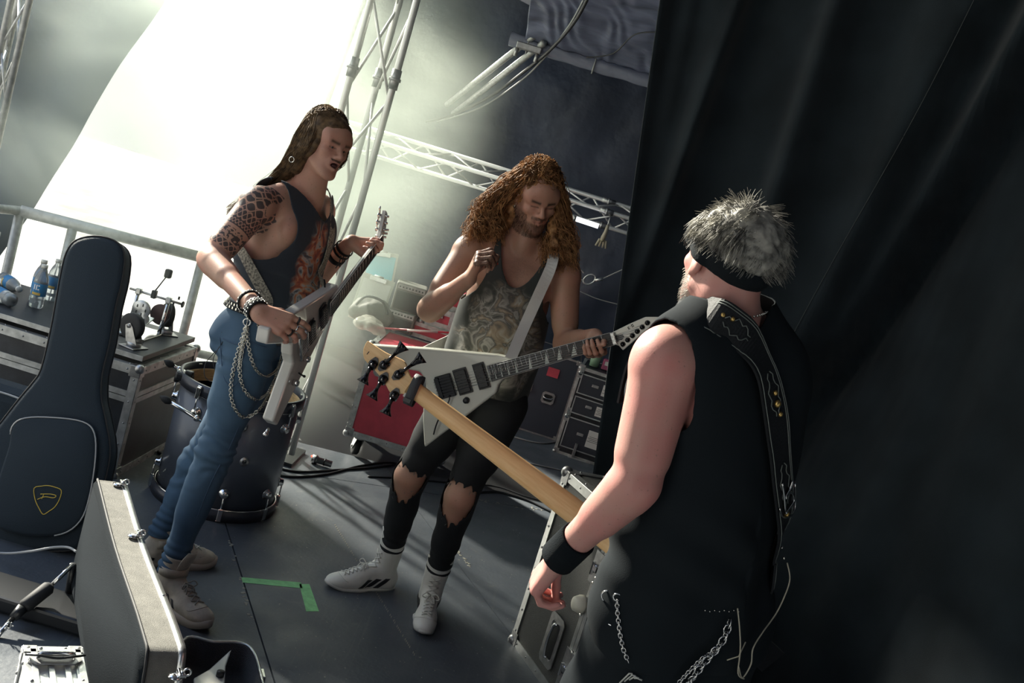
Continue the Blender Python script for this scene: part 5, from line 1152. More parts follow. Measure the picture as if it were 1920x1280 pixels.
def chain(b, pts, r=.0075, th=.0016, step=.011):
    """links alternating in two planes along pts"""
    L_ = [0.0]
    for i in range(1, len(pts)): L_.append(L_[-1]+(pts[i]-pts[i-1]).length)
    s = 0; k = 0; i = 0
    while s < L_[-1]:
        while i < len(L_)-2 and L_[i+1] < s: i += 1
        t = (s-L_[i])/max(1e-6, L_[i+1]-L_[i]); p = pts[i].lerp(pts[i+1], t); d = (pts[i+1]-pts[i]).normalized(); q = d.orthogonal().normalized(); q = Matrix.Rotation(k*math.pi/2+.6, 3, d) @ q; e = d.cross(q)
        b.tube([p+(d*math.cos(a)*1.35+e*math.sin(a))*r for a in [2*math.pi*j/8 for j in range(8)]], th, 4, closed=True); s += step; k += 1
def studs(b, c, ax, r, n, rows, sr=.0035, flat=1.0, up_=None, arc=(0, 2*math.pi), gap=.010):
    ax = Vector(ax).normalized(); a = up_ or ax.orthogonal().normalized(); a = (a-ax*a.dot(ax)).normalized(); bb = ax.cross(a)
    for q in range(rows):
        for j in range(n): t = arc[0]+(arc[1]-arc[0])*j/n; b.ball(Vector(c)+ax*((q-(rows-1)/2)*gap)+(a*math.cos(t)+bb*math.sin(t)*flat)*r, sr, 5)
# ================================================================== guitars
white_g = mat('white_guitar_lacquer', (.66, .66, .62), .16, coat=.8, var=.03, vscale=3); cream_g = mat('pearl_white_lacquer', (.60, .61, .54), .18, coat=.7, var=.03, vscale=3)
ebony = mat('ebony_board', (.018, .018, .020), .4); fret_m = mat('fret_wire', (.65, .65, .62), .25, 1.0); pearl = mat('pearl_inlay', (.62, .66, .60), .25, col2=(.38, .44, .42), vscale=60); hum_m = mat('black_pickup', (.015, .016, .018), .4)
str_m = mat('steel_string', (.55, .55, .55), .3, 1.0); maple = mat('satin_maple', (.80, .50, .23), .38, col2=(.88, .60, .30), vscale=5, stretch=(3, 30, 30)); black_metal = mat('black_chrome', (.03, .03, .032), .16, .9); leather = mat('black_leather', (.016, .018, .021), .62, spec=.2, bump=.3, bscale=200)
web_white = mat('white_webbing', (.58, .58, .55), .6, bump=.4, bscale=300)
def neck_frame(B, N, n0):
    """x from bridge to nut, z out of the front"""
    x = (N-B).normalized(); z = Vector(n0); z = (z-x*z.dot(x)).normalized(); y = z.cross(x); return Matrix.Translation(B) @ Matrix((x, y, z)).transposed().to_4x4()
def rounded_plate(name, pts, z0, z1, m, parent, bev):
    """flat body with eased edges, from local outline points"""
    n = len(pts); ar = sum(pts[i][0]*pts[(i+1) % n][1]-pts[(i+1) % n][0]*pts[i][1] for i in range(n))
    if ar < 0: pts = pts[::-1]
    b = MB(); b.prism(pts, z0, z1); o = b.build(name, m, parent); md = o.modifiers.new('bevel', 'BEVEL'); md.width = bev; md.segments = 3; md.limit_method = 'ANGLE'; md.angle_limit = .5
    for p in o.data.polygons: p.use_smooth = False
    return o
def fretboard(t, M_, SL, x_end, w0, w1, z0, inlay, fn=24):
    """from the nut (x=SL) down to x_end; w0 at the nut, w1 at the end"""
    wd = lambda x: w0+(w1-w0)*(SL-x)/(SL-x_end)
    b = MB(); b.add([(x, s*wd(x)/2, z) for x in (x_end, SL) for z in (z0-.006, z0) for s in (-1, 1)], [(0, 1, 3, 2), (4, 6, 7, 5), (0, 4, 5, 1), (2, 3, 7, 6), (0, 2, 6, 4), (1, 5, 7, 3)]); b.build('fretboard', ebony, t)
    b = MB()
    for s in (-1, 1): b.tube([(x_end, s*wd(x_end)/2, z0-.002), (SL, s*w0/2, z0-.002)], .0018, 5)
    b.tube([(x_end, -wd(x_end)/2, z0-.002), (x_end, wd(x_end)/2, z0-.002)], .0018, 5); b.build('binding', web_white, t)
    xs = [SL/(2**(k/12)) for k in range(fn+1)]
    for k in range(1, fn+1):
        if xs[k] > x_end+.004: b = MB(); b.tube([(xs[k], -wd(xs[k])/2+.001, z0+.0006), (xs[k], wd(xs[k])/2-.001, z0+.0006)], .0013, 5); b.build('fret', fret_m, t)
    if inlay:
        for k in (3, 5, 7, 9, 12, 15, 17, 19, 21):
            if xs[k] < x_end+.012: continue
            a, c = xs[k]+.003, xs[k-1]-.004; w_ = wd(xs[k])/2-.005; b = MB(); b.add([(a, -w_, z0+.0004), (c, -w_, z0+.0004), (c-.001, w_, z0+.0004) if k != 12 else (c, w_, z0+.0004), (a, -w_, z0+.0001)], [(0, 1, 2)]); b.build('shark_inlay', pearl, t)
    return wd
def neck_back(t, x0, x1, w0, w1, z0, th0, th1, m, name='neck'):
    b = MB(); vs = []; n = 14; K_ = 14
    for i in range(K_+1):
        x = x0+(x1-x0)*i/K_; w_ = w0+(w1-w0)*i/K_; th = th0+(th1-th0)*i/K_
        for j in range(n+1): a = math.pi*j/n; vs.append((x, w_/2*math.cos(a), z0-.006-th*math.sin(a)**.8))
    b.add(vs, [(i*(n+1)+j, i*(n+1)+j+1, (i+1)*(n+1)+j+1, (i+1)*(n+1)+j) for i in range(K_) for j in range(n)]+[tuple(range(n+1)), tuple(reversed(range(K_*(n+1), (K_+1)*(n+1))))], 0, True); return b.build(name, m, t)
def humbucker(t, x, w_=.038, l_=.078, z=.0, m=None, polepieces=True, y=0):
    b = MB(); b.box((x, y, z+.006), (w_+.008, l_+.010, .004), bev=.001); b.box((x, y, z+.011), (w_, l_, .008), bev=.003); o = b.build('pickup', m or hum_m, t)
    if polepieces:
        b = MB(); [b.ball((x+sx*.009, y-.025+.010*k, z+.015), .0022, 5, sc=(1, 1, .5)) for k in range(6) for sx in (-1, 1)]; b.build('pole_pieces', str_m, o)
def strings(t, x0, x1, w0, w1, z0, z1, n=6, r=.0006):
    for k in range(n):
        q = k/(n-1)-.5; b = MB(); b.tube([(x0, w0*q, z0), (x1, w1*q, z1)], r*(1.5-.9*(k/(n-1))), 4); b.build('string', str_m, t)
# ---------- guitar of the man on the left: white V
B1 = P(569, 637, 3.138); N1 = P(710, 449, 3.66); M1 = neck_frame(B1, N1, (.986, -.155, .06)); SL1 = (N1-B1).length
v1 = thing('electric_guitar', 'white V-shaped electric guitar held by the long-haired man on the left', 'guitar', M=M1)
o1 = lambda x, y, off=.0: onplane(M1, x, y, off)
body1 = [(.27, .036), (.20, .058), (-.205, .200), (-.228, .158), (-.075, .042), (-.082, .0), (-.075, -.042), (-.228, -.158), (-.205, -.200), (.20, -.058), (.27, -.036)]
rounded_plate('body', body1, -.040, .0, white_g, v1, .007)
neck_back(v1, .20, SL1, .056, .043, .016, .020, .016, white_g)
fretboard(v1, M1, SL1, .175, .043, .056, .016, False, 22)
humbucker(v1, .045); humbucker(v1, .135)
b = MB(); b.box((0, 0, .012), (.012, .078, .012), bev=.003); b.cyl((0, -.038, 0), (0, -.038, .015), .006, 10); b.cyl((0, .038, 0), (0, .038, .015), .006, 10); b.build('bridge', chrome, v1)
b = MB(); b.tube(smooth_path([V(-.045, -.045, .01), V(-.05, -.02, .014), V(-.05, .02, .014), V(-.045, .045, .01)], 5), .0065, 8); b.build('stop_tailpiece', chrome, v1)
strings(v1, -.045, SL1, .052, .036, .019, .019)
for x, y in ((.0, -.078), (-.085, -.112)): b = MB(); b.lathe([(.001, .0), (.011, .0), (.011, .016), (.009, .019), (.001, .019)], 16, M=Matrix.Translation((x, y, 0))); b.build('control_knob', chrome, v1)
b = MB(); b.cyl((-.045, -.105, 0), (-.05, -.108, .02), .003, 8); b.ball((-.05, -.108, .022), .005, 6); b.build('toggle_switch', darkmetal, v1)
b = MB(); b.cyl((-.225, -.20, -.02), (-.245, -.205, -.02), .006, 10); b.ball((-.247, -.205, -.02), .009, 8); b.build('strap_button', chrome, v1)
# headstock, tilted back, with tuners
Hm = Matrix.Translation((SL1, 0, .008)) @ Matrix.Rotation(math.radians(14), 4, 'Y')
k = MB(); k.prism([(-.01, -.022), (.03, -.024), (.14, -.040), (.18, 0), (.14, .040), (.03, .024), (-.01, .022)], -.016, .0, M=Hm); hd = k.build('headstock', white_g, v1, bev=.002)
k = MB(); k.box((SL1+.002, 0, .014), (.006, .044, .008)); k.build('nut', web_white, v1)
for i in range(3):
    for s in (-1, 1):
        x = .045+.035*i; y = s*(.016+.007*i); k = MB(); k.cyl((x, y, -.002), (x, y, .014), .0045, 8, M=Hm); k.cyl((x, y, -.016), (x, y, -.026), .008, 8, M=Hm); k.cyl((x, y, -.021), (x, y+s*.028, -.021), .003, 6, M=Hm); k.box((x, y+s*.034, -.021), (.016, .012, .007), M=Hm, bev=.003); k.build('tuner', chrome, v1)
# ---------- guitar of the man in the middle: pearl white V with locking tremolo
B2 = P(837, 723, 3.50); N2 = P(1150, 634, 3.36); M2 = neck_frame(B2, N2, (.10, -.97, .16)); SL2 = (N2-B2).length
v2 = thing('electric_guitar', 'pearl white pointed V guitar with black tremolo held by the curly-haired man', 'guitar', M=M2)
o2 = lambda x, y, off=0.0: onplane(M2, x, y, off)
bp = [(938, 706), (963, 716), (962, 671), (945, 667), (900, 663), (800, 653), (692, 646), (702, 658), (770, 700), (797, 722), (802, 738), (799, 752), (826, 745), (795, 838), (803, 834), (885, 773), (935, 733), (930, 722)]
bp = [(962, 672), (930, 665), (800, 653), (690, 646), (700, 662), (760, 692), (786, 697), (797, 712), (799, 733), (793, 757), (792, 790), (795, 839), (806, 831), (884, 772), (930, 737), (934, 722), (945, 709), (960, 704)]
body2 = [o2(*q) for q in bp]; rounded_plate('body', body2, -.040, 0, cream_g, v2, .008)
neck_back(v2, .13, SL2, .056, .043, .012, .020, .016, cream_g); 
e2x = (o2(921, 700)[0]+o2(914, 686)[0])/2
fretboard(v2, M2, SL2, max(.09, e2x), .043, .057, .012, True, 24)
hx = o2(903, 703)[0]; humbucker(v2, hx, .036, .084, polepieces=False); hx2 = o2(869, 716)[0]; humbucker(v2, hx2, .045, .084, polepieces=False)
b = MB(); b.box((.0, 0, .009), (.060, .084, .010), bev=.002); b.box((-.024, 0, .014), (.018, .074, .010), bev=.002)
for k_ in range(6): b.box((.008, -.0265+.0106*k_, .017), (.045, .008, .008), bev=.001)
tr = b.build('tremolo_bridge', black_metal, v2)
b = MB(); [b.ball((-.036, -.0265+.0106*k_, .014), .0038, 6) for k_ in range(6)]; b.build('fine_tuners', alu, v2)['kind'] = 'stuff'
b = MB(); b.tube(smooth_path([V(.005, -.036, .018), V(-.0, -.055, .024), V(-.06, -.11, .026), V(-.095, -.155, .02)], 6), .0028, 8); b.build('tremolo_arm', darkmetal, v2)
kx = o2(875, 750); b = MB(); b.lathe([(.001, 0), (.0105, 0), (.0100, .015), (.001, .016)], 16, M=Matrix.Translation((kx[0], kx[1], 0))); b.torus((kx[0], kx[1], .001), .011, .001); b.build('control_knob', black_plastic, v2)
strings(v2, -.01, SL2, .052, .036, .020, .0145)
b = MB(); b.box((SL2+.004, 0, .015), (.014, .042, .010), bev=.001); [b.box((SL2+.004, y, .022), (.012, .010, .005), bev=.001) for y in (-.013, 0, .013)]; b.build('locking_nut', alu, v2)
hp = [(1146, 624), (1152, 646), (1160, 648), (1168, 657), (1237, 598), (1236, 594), (1210, 594), (1180, 607)]
Hz = .002; h2 = [onplane(M2, x, y, Hz) for x, y in hp]; ar = rounded_plate('headstock', h2, Hz-.016, Hz, cream_g, v2, .003)
for (x, y) in ((1168, 645), (1177, 637), (1186, 629), (1195, 621), (1204.5, 613), (1214, 605)):
    q = onplane(M2, x, y, Hz); k = MB(); k.lathe([(.001, .0), (.0068, .0), (.0068, .003), (.0042, .004), (.0042, .013), (.001, .013)], 14, M=Matrix.Translation((q[0], q[1], Hz))); k.torus((q[0], q[1], Hz+.0006), .0082, .001, n=16); tn = k.build('tuning_post', black_metal, v2)
    k = MB(); k.tube([V(SL2+.01, q[1]*.4, .016), V(q[0], q[1], Hz+.009)], .0006, 4); k.build('string', str_m, v2)
q = [onplane(M2, x, y, Hz) for x, y in ((1154, 629), (1168, 627), (1171, 632), (1166, 637), (1156, 641))]; k = MB(); k.prism(q if sum(q[i][0]*q[(i+1) % 5][1]-q[(i+1) % 5][0]*q[i][1] for i in range(5)) > 0 else q[::-1], Hz, Hz+.002); k.build('truss_rod_cover', darkmetal, v2)
# lettering E-II on the headstock
def letter_strokes(b, org, ex, ey, segs, r):
    for pts in segs: b.tube([org+ex*x+ey*y for x, y in pts], r, 5, flat=.5)
og = V(*onplane(M2, 1179, 617, Hz), Hz+.0006); ex_ = (V(*onplane(M2, 1193, 608, Hz), Hz+.0006)-og); w__ = ex_.length; ex_.normalize(); ey_ = V(0, 0, 1).cross(ex_)*1.0
if ey_.dot(V(*onplane(M2, 1179, 600, Hz), 0)-V(og.x, og.y, 0)) < 0: ey_ = -ey_
k = MB(); hgt = .0075
letter_strokes(k, og, ex_, ey_, [[(0, 0), (0, hgt)], [(0, 0), (.006, 0)], [(0, hgt/2), (.005, hgt/2)], [(0, hgt), (.006, hgt)], [(.0085, hgt/2), (.0115, hgt/2)], [(.015, 0), (.015, hgt)], [(.0195, 0), (.0195, hgt)], [(.013, 0), (.0215, 0)], [(.013, hgt), (.0215, hgt)]], .0010); k.build('headstock_lettering', black_plastic, v2)
# ---------- bass of the man in the headband, seen from behind
N3 = P(776, 729, 2.52); H3 = P(1140, 1006, 2.42); x3 = (N3-H3).normalized(); z3 = V(.12, .98, -.15); M3 = neck_frame(H3, N3, z3); L3 = (N3-H3).length
v3 = thing('bass_guitar', 'five-string bass with plain maple neck held by the man in the headband', 'bass guitar', M=M3)
o3 = lambda x, y, off=0.0: onplane(M3, x, y, off)
# profile from the silhouette: half widths
def hw(pa, pb): a = V(*o3(*pa, -.012), 0); c = V(*o3(*pb, -.012), 0); return (a-c).length
wn = hw((784, 715), (767, 741)); wm = hw((1072, 934), (1049, 981))
neck_back(v3, -.02, L3+.012, max(.062, wm), wn, .0, .022, .020, maple)
b = MB(); b.add([(x, s*w_/2, z) for x, w_ in ((-.1, .066), (L3, wn)) for z in (-.006, .0) for s in (-1, 1)], [(0, 1, 3, 2), (4, 6, 7, 5), (0, 4, 5, 1), (2, 3, 7, 6), (0, 2, 6, 4), (1, 5, 7, 3)]); b.build('fretboard', ebony, v3)
HZ = -.014
ho = [(784, 713), (771, 708), (764, 694), (760, 681), (751, 673), (727, 663), (710, 653), (692, 641), (688, 640), (682, 652), (681, 665), (685, 676), (697, 688), (711, 704), (722, 719), (731, 735), (742, 741), (752, 738), (760, 740), (768, 744)]
hl = [V(*onplane(M3, x, y, HZ), 0) for x, y in ho]; hl = [(p.x, p.y) for p in smooth_path(hl, 3, closed=True)]; rounded_plate('headstock', hl, HZ, HZ+.015, maple, v3, .003)
k = MB(); q0 = o3(684, 668, HZ); 
q1 = V(*onplane(M3, 688, 664, HZ), HZ-.0004); q2 = V(*onplane(M3, 692, 659, HZ), HZ-.0004); k.cyl(q1, q2, .0012, 5); k.build('serial_mark', black_plastic, v3)
for (gx, gy, tx, ty) in ((700, 683, 682, 713), (721, 684, 755, 650), (748, 702, 789, 672), (719, 711, 699, 742), (740, 741, 724, 772)):
    g = V(*onplane(M3, gx, gy, HZ), HZ); p_ = V(*onplane(M3, tx, ty, HZ-.012), HZ-.012); d_ = (p_-g); d_.z = 0; ln = d_.length; d_.normalize(); s_ = V(-d_.y, d_.x, 0)
    Mt = Matrix.Translation(g) @ Matrix((d_, V(0, 0, 1).cross(d_), V(0, 0, 1))).transposed().to_4x4()
    k = MB(); k.prism([(.013, -.010), (.016, 0), (.013, .010), (-.006, .012), (-.020, .004), (-.020, -.004), (-.006, -.012)], -.004, 0, M=Mt); k.lathe([(.010, -.014), (.012, -.010), (.012, -.002)], 14, M=Mt); k.ball((0, 0, -.014), .009, 8, M=Mt, sc=(1, 1, .4)); tn = k.build('tuner', black_metal, v3)
    k = MB(); k.ball((.0, 0, -.0185), .0025, 6, M=Mt); k.build('tuner_screw', alu, tn)
    k = MB(); k.tube([V(.008, 0, -.012), V(.022, 0, -.012), V(ln*.62, 0, -.012)], [.006, .0045, .0042], 10, M=Mt)
    e0 = ln*.55; e1_ = ln+.006; vs = [(e0+(e1_-e0)*t, s*(.004+.013*t**1.6), -.012+z_) for t in (0, .35, .7, 1) for s in (-1, 1) for z_ in (-.0035, .0035)]
    fs = []
    for q in range(3): a = q*4; fs += [(a, a+1, a+5, a+4), (a+3, a+2, a+6, a+7), (a+1, a+3, a+7, a+5), (a+2, a, a+4, a+6)]
    k.add(vs, fs+[(0, 2, 3, 1), (12, 13, 15, 14)], 0, True, Mt); k.build('tuner_key', black_metal, tn)
k = MB(); c_ = [onplane(M3, x, y, HZ-.001) for x, y in ((755, 742), (768, 724), (776, 732), (765, 749))]; k.prism(c_ if sum(c_[i][0]*c_[(i+1) % 4][1]-c_[(i+1) % 4][0]*c_[i][1] for i in range(4)) > 0 else c_[::-1], HZ-.0015, HZ-.0005); k.build('white_sticker', paper, v3)
# hook-and-loop band wrapped round the neck at the nut
k = MB(); c0_ = V(*onplane(M3, 787, 706, -.02), 0); c1_ = V(*onplane(M3, 765, 757, -.02), 0); cx = (c0_+c1_)/2; dd = (c1_-c0_).normalized(); hw_ = (c1_-c0_).length/2; rg = []
for i in range(24): a = 2*math.pi*i/24; rg.append(cx+dd*(hw_*math.copysign(abs(math.cos(a))**.6, math.cos(a)))+V(0, 0, -.014+.020*math.copysign(abs(math.sin(a))**.7, math.sin(a))))
pr = V(-dd.y, dd.x, 0); vs = [p+pr*w_ for w_ in (-.012, .012) for p in rg]+[p+pr*w_+(p-cx-V(0, 0, -.014)).normalized()*.004 for w_ in (-.012, .012) for p in rg]
k.add(vs, [(48+i, 48+(i+1) % 24, 72+(i+1) % 24, 72+i) for i in range(24)]+[(i, 24+i, 24+(i+1) % 24, (i+1) % 24) for i in range(24)]+[(i, (i+1) % 24, 48+(i+1) % 24, 48+i) for i in range(24)]+[(24+i, 72+i, 72+(i+1) % 24, 24+(i+1) % 24) for i in range(24)], 0, True); k.build('damper_band', nylon, v3)
k = MB(); q = V(*onplane(M3, 763, 750, -.036), -.037); k.box((0, 0, 0), (.020, .010, .003), M=Matrix.Translation(q) @ Matrix.Rotation(math.atan2(pr.y, pr.x), 4, 'Z')); k.build('band_buckle', black_plastic, v3)
# dark body in front of the player
bd = [(-.05, .055), (.0, .11), (.02, .14), (-.04, .15), (-.10, .13), (-.18, .125), (-.28, .14), (-.36, .10), (-.38, -.01), (-.35, -.11), (-.28, -.13), (-.2, -.11), (-.14, -.11), (-.11, -.13), (-.09, -.11), (-.07, -.07), (-.05, -.04)]
bd = [(p.x, p.y) for p in smooth_path([V(x, y, 0) for x, y in bd], 4, closed=True)]; rounded_plate('body', bd, -.025, .015, mat('black_bass_lacquer', (.012, .012, .014), .5), v3, .006)
# ================================================================== clothes materials
def print_cloth(name, base, cols, c0, hx, hz, sc, rough=.85, dist=1.2, fade=.25, base2=None):
    """cloth with a flat abstract print; attribute pat = (sideways, height) on the garment in metres"""
    m = bpy.data.materials.new(name); m.use_nodes = True; nt = m.node_tree; b = nt.nodes['Principled BSDF']; L = nt.links; b.inputs['Roughness'].default_value = rough; b.inputs['Sheen Weight'].default_value = .12
    pa = nt.nodes.new('ShaderNodeAttribute'); pa.attribute_name = 'pat'
    n = nt.nodes.new('ShaderNodeTexNoise'); n.inputs['Scale'].default_value = sc; n.inputs['Detail'].default_value = 5; n.inputs['Distortion'].default_value = dist; L.new(pa.outputs['Vector'], n.inputs['Vector'])
    r = nt.nodes.new('ShaderNodeValToRGB'); r.color_ramp.interpolation = 'LINEAR'; els = r.color_ramp.elements
    while len(els) < len(cols): els.new(.5)
    for i, (p_, c) in enumerate(cols): els[i].position = p_; els[i].color = (*c, 1)
    L.new(n.outputs['Fac'], r.inputs[0])
    sb = nt.nodes.new('ShaderNodeVectorMath'); sb.operation = 'SUBTRACT'; L.new(pa.outputs['Vector'], sb.inputs[0]); sb.inputs[1].default_value = (c0[0], c0[1], 0)
    dv = nt.nodes.new('ShaderNodeVectorMath'); dv.operation = 'DIVIDE'; L.new(sb.outputs[0], dv.inputs[0]); dv.inputs[1].default_value = (hx, hz, 1e3)
    ln = nt.nodes.new('ShaderNodeVectorMath'); ln.operation = 'LENGTH'; L.new(dv.outputs[0], ln.inputs[0])
    n2 = nt.nodes.new('ShaderNodeTexNoise'); n2.inputs['Scale'].default_value = sc*.8; L.new(pa.outputs['Vector'], n2.inputs['Vector'])
    ad = nt.nodes.new('ShaderNodeMath'); ad.operation = 'MULTIPLY_ADD'; L.new(n2.outputs['Fac'], ad.inputs[0]); ad.inputs[1].default_value = .7; L.new(ln.outputs['Value'], ad.inputs[2])
    mr = nt.nodes.new('ShaderNodeMapRange'); mr.inputs['From Min'].default_value = 1.35; mr.inputs['From Max'].default_value = 1.35-fade; L.new(ad.outputs[0], mr.inputs['Value'])
    sp_ = nt.nodes.new('ShaderNodeSeparateXYZ'); L.new(pa.outputs['Vector'], sp_.inputs[0]); gt = nt.nodes.new('ShaderNodeMath'); gt.operation = 'GREATER_THAN'; L.new(sp_.outputs[2], gt.inputs[0]); gt.inputs[1].default_value = 0
    mu = nt.nodes.new('ShaderNodeMath'); mu.operation = 'MULTIPLY'; L.new(mr.outputs[0], mu.inputs[0]); L.new(gt.outputs[0], mu.inputs[1])
    mx = nt.nodes.new('ShaderNodeMix'); mx.data_type = 'RGBA'; L.new(mu.outputs[0], mx.inputs[0]); mx.inputs[6].default_value = (*base, 1); L.new(r.outputs[0], mx.inputs[7]); L.new(mx.outputs[2], b.inputs['Base Color'])
    return m
def garment(name, fig, tags, infl, res, m, root, T, keepf, dispf=None, extra=None, kadd=.02, solid=.0025, pat=True):
    lo, hi = fig.bounds(tags, .05+infl); F = Field(lo, hi, res); fig.put(F, tags, infl, kadd)
    if extra: extra(F)
    v, q = F.mesh(); c = (v-A3(T.P))@T.R; keep = keepf(v, c); d = dispf(v, c) if dispf else None
    # cut cleanly: slide border vertices is skipped, the mesh is fine enough
    o = np_mesh(name, v, q, m, root, keep=keep, disp=d, solid=solid, solid_off=0)
    if pat:
        fk = keep[q].all(1); used = np.zeros(len(v), bool); used[q[fk].ravel()] = True; cc = c[used]
        if len(cc) == len(o.data.vertices): vec_attr(o, 'pat', np.stack([cc[:, 0], cc[:, 2], cc[:, 1]], 1))
    return o, v, q
def folds(c, amp, sc, seed, stretch=(1, 1, .45)):
    return amp*vnoise(c*np.array(stretch), sc, seed)
denim = mat('blue_denim', (.045, .095, .165), .85, col2=(.080, .150, .235), vscale=4.5, bump=.5, bscale=700, bdist=.0012); denim_thread = mat('denim_thread', (.06, .11, .19), .8)
black_denim = mat('black_denim', (.008, .010, .013), .85, var=.3, vscale=9, bump=.4, bscale=600, bdist=.001)
black_cotton = mat('black_cotton', (.0075, .0115, .015), .95, spec=.25, bump=.3, bscale=500, bdist=.001); brass = mat('brass_stud', (.60, .40, .14), .3, .9)
stud_m = mat('steel_stud', (.7, .69, .62), .22, 1.0); white_leather = mat('white_boot_leather', (.74, .73, .68), .45, var=.06, vscale=14, bump=.3, bscale=40, bdist=.002); white_sole = mat('white_rubber', (.66, .65, .60), .5); beige_leather = mat('worn_beige_leather', (.50, .44, .36), .55, var=.25, vscale=20, bump=.3, bscale=60, bdist=.002); beige_sole = mat('beige_rubber', (.52, .46, .40), .6); black_stripe = mat('black_stripe', (.015, .016, .018), .5); lace_w = mat('white_lace', (.66, .65, .6), .8); lace_b = mat('dirty_lace', (.36, .33, .29), .8)
eye_w = mat('eye_white', (.62, .58, .54), .2); iris = mat('eye_iris', (.05, .06, .06), .15)
def eyes(h, root, open_=.5, look=(0, 0)):
    for x in (-1, 1):
        b = MB(); c = h.at(x*.031, .0715, .0005); b.ball((0, 0, 0), .0128*h.s, 14, M=Matrix.Translation(c)); e = b.build('eyeball', eye_w, root, world=True)
        g = (h.f+h.l*look[0]+h.u*look[1]).normalized(); p = c+g*.0100*h.s; b = MB(); b.ball((0, 0, 0), .0056*h.s, 10, M=Matrix.Translation(p)); i_ = b.build('iris', iris, e); i_.data.transform(Matrix.Translation(-root.matrix_basis.translation))
# ================================================================== person 1: long-haired man on the left, profile to the right
def person1():
    res = .0036
    N = P(566, 368, 3.44); Pz = P(488, 632, 3.43); Rs = P(487, 378, 3.275); Ls = P(600, 388, 3.62); RE = P(397, 486, 3.15); RW = P(486, 586, 2.90); LE = P(590, 522, 3.74)
    neck_c = V(*(M1 @ V(SL1*.90, 0, -.002))); a_ = (M1.to_3x3() @ V(1, 0, 0)); dL = V(.93, .05, -.25); dL = (dL-a_*dL.dot(a_)).normalized(); nL = dL.cross(a_); KL = neck_c-nL*.024+dL*.012; LW = KL-dL*.088
    RH = P(470, 645, 3.34); LH = P(508, 648, 3.52); RK = P(405, 846, 3.29); RA = G(321, 1064, .13); LK = P(372, 862, 3.60); LA = G(300, 1000, .12)
    dR = (G(379, 1166)-G(306, 1118)).normalized(); dLf = (G(413, 1032)-G(286, 1024)).normalized(); GR = V(RA.x, RA.y, 0)-dR*.055; GL = V(LA.x, LA.y, 0)-dLf*.055
    C = P(609, 270, 3.38); hf = V(.80, -.58, -.06); hu = V(.10, .02, 1)
    f = Fig(); T = torso(f, N, Pz, Ls, Rs, .93, .92, 0.0)
    h = head(f, C, hf, hu, .86, mouth=.010); f.cap('neck', N-T.u*.02, h.at(0, -.025, -.045), .058, .056, .02); f.cap('neck', h.at(0, .012, -.075), N+T.f*.045+T.u*.0, .036, .040, .02)
    arm(f, 'arm_r', Rs, RE, RW, 1.0, bulk=1.02); arm(f, 'arm_l', Ls, LE, LW, .95)
    leg(f, 'leg_r', RH, RK, RA, .86, (-.3, .2, 0)); leg(f, 'leg_l', LH, LK, LA, .84, (-.3, .2, 0))
    f.cap('foot', RA-V(0, 0, .03), RA+dR*.10-V(0, 0, .09), .024, .018); f.cap('foot', LA-V(0, 0, .03), LA+dLf*.10-V(0, 0, .08), .024, .018)
    hr = hand(f, RW, V(*(P(540, 612, 2.905)-RW)), (.40, .72, -.50), False, ((.35, .55, .4), (.5, .65, .45), (.6, .7, .5), (.7, .75, .5)), .98, thumb=(.25, .35, .3))
    hl = hand(f, LW, dL, nL, True, ((1.15, 1.35, .9), (1.2, 1.4, .9), (1.25, 1.4, .9), (1.25, 1.4, .9)), .95, thumb=(.5, .9, .6), tdir=.4)
    root = thing('person', 'long-haired man with tattooed arm, black tank top and blue jeans holding the white V guitar', 'person', (RA.x, RA.y, 0))
    lo, hi = f.bounds(); F = Field(lo, hi, res); f.put(F); v, q = F.mesh()
    o = np_mesh('body', v, q, skin_mat('skin_fair', (.50, .30, .22), (.58, .30, .23), tattoo=True), root, smooth_it=1)
    color_attr(o, 'tint', face_tint(v, h, moustache=(.045, .028, .018), brow=(.06, .04, .025)))
    # tattoo coordinates round the upper arm
    ax = A3((RE-Rs).normalized()); e1_ = A3(V(.1, -1, .1)); e1_ -= ax*(e1_@ax); e1_ /= np.linalg.norm(e1_); e2_ = np.cross(ax, e1_); d = v-A3(Rs); t = d@ax; an = np.arctan2(d@e2_, d@e1_); rad = np.sqrt((d@e1_)**2+(d@e2_)**2); K = ((rad < .085) & (t > -.06) & (t < .212) & (d@A3(T.f) < .055-.0*t)).astype(float); K *= ((v-A3(T.P))@A3(T.l) < -.115)
    vec_attr(o, 'pat', np.stack([an*.05, t, K], 1))
    eyes(h, root, look=(-.1, -.05))
    # open mouth cavity
    b = MB(); b.ball((0, 0, 0), .0105, 10, M=Matrix.Translation(h.at(0, .089, -.064)), sc=(1.3, 1, .8)); b.build('mouth_inside', mat('mouth_dark', (.05, .012, .012), .6), root, world=True)
    # --- tank top with deep armholes
    Tl = T
    def keep(v_, c):
        x, y, z = c.T; zt = z/T.T; ax_ = np.abs(x)
        neck = (zt < 1.06-.17*np.exp(-(x/.066)**2)*(y > 0)) | (y < -.0)*(zt < 1.0); neck &= zt < 1.08
        xh = np.interp(zt, [.44, .52, .60, .75, .9, 1.1], [.30, .175, .140, .128, .134, .148]); return neck & (ax_ < xh) & (zt > .215)
    def disp(v_, c): return .004+folds(c, .010, 11, 2.0)+.004*np.sin(c[:, 2]*60+c[:, 0]*30)*(c[:, 2] < .25)
    m = print_cloth('tank_with_flame_print', (.026, .036, .050), ((.30, (.02, .03, .05)), (.42, (.40, .10, .05)), (.49, (.55, .26, .14)), (.55, (.42, .42, .42)), (.63, (.05, .06, .08)), (.72, (.45, .22, .12))), (-.02, .26), .070, .20, 17, dist=1.4)
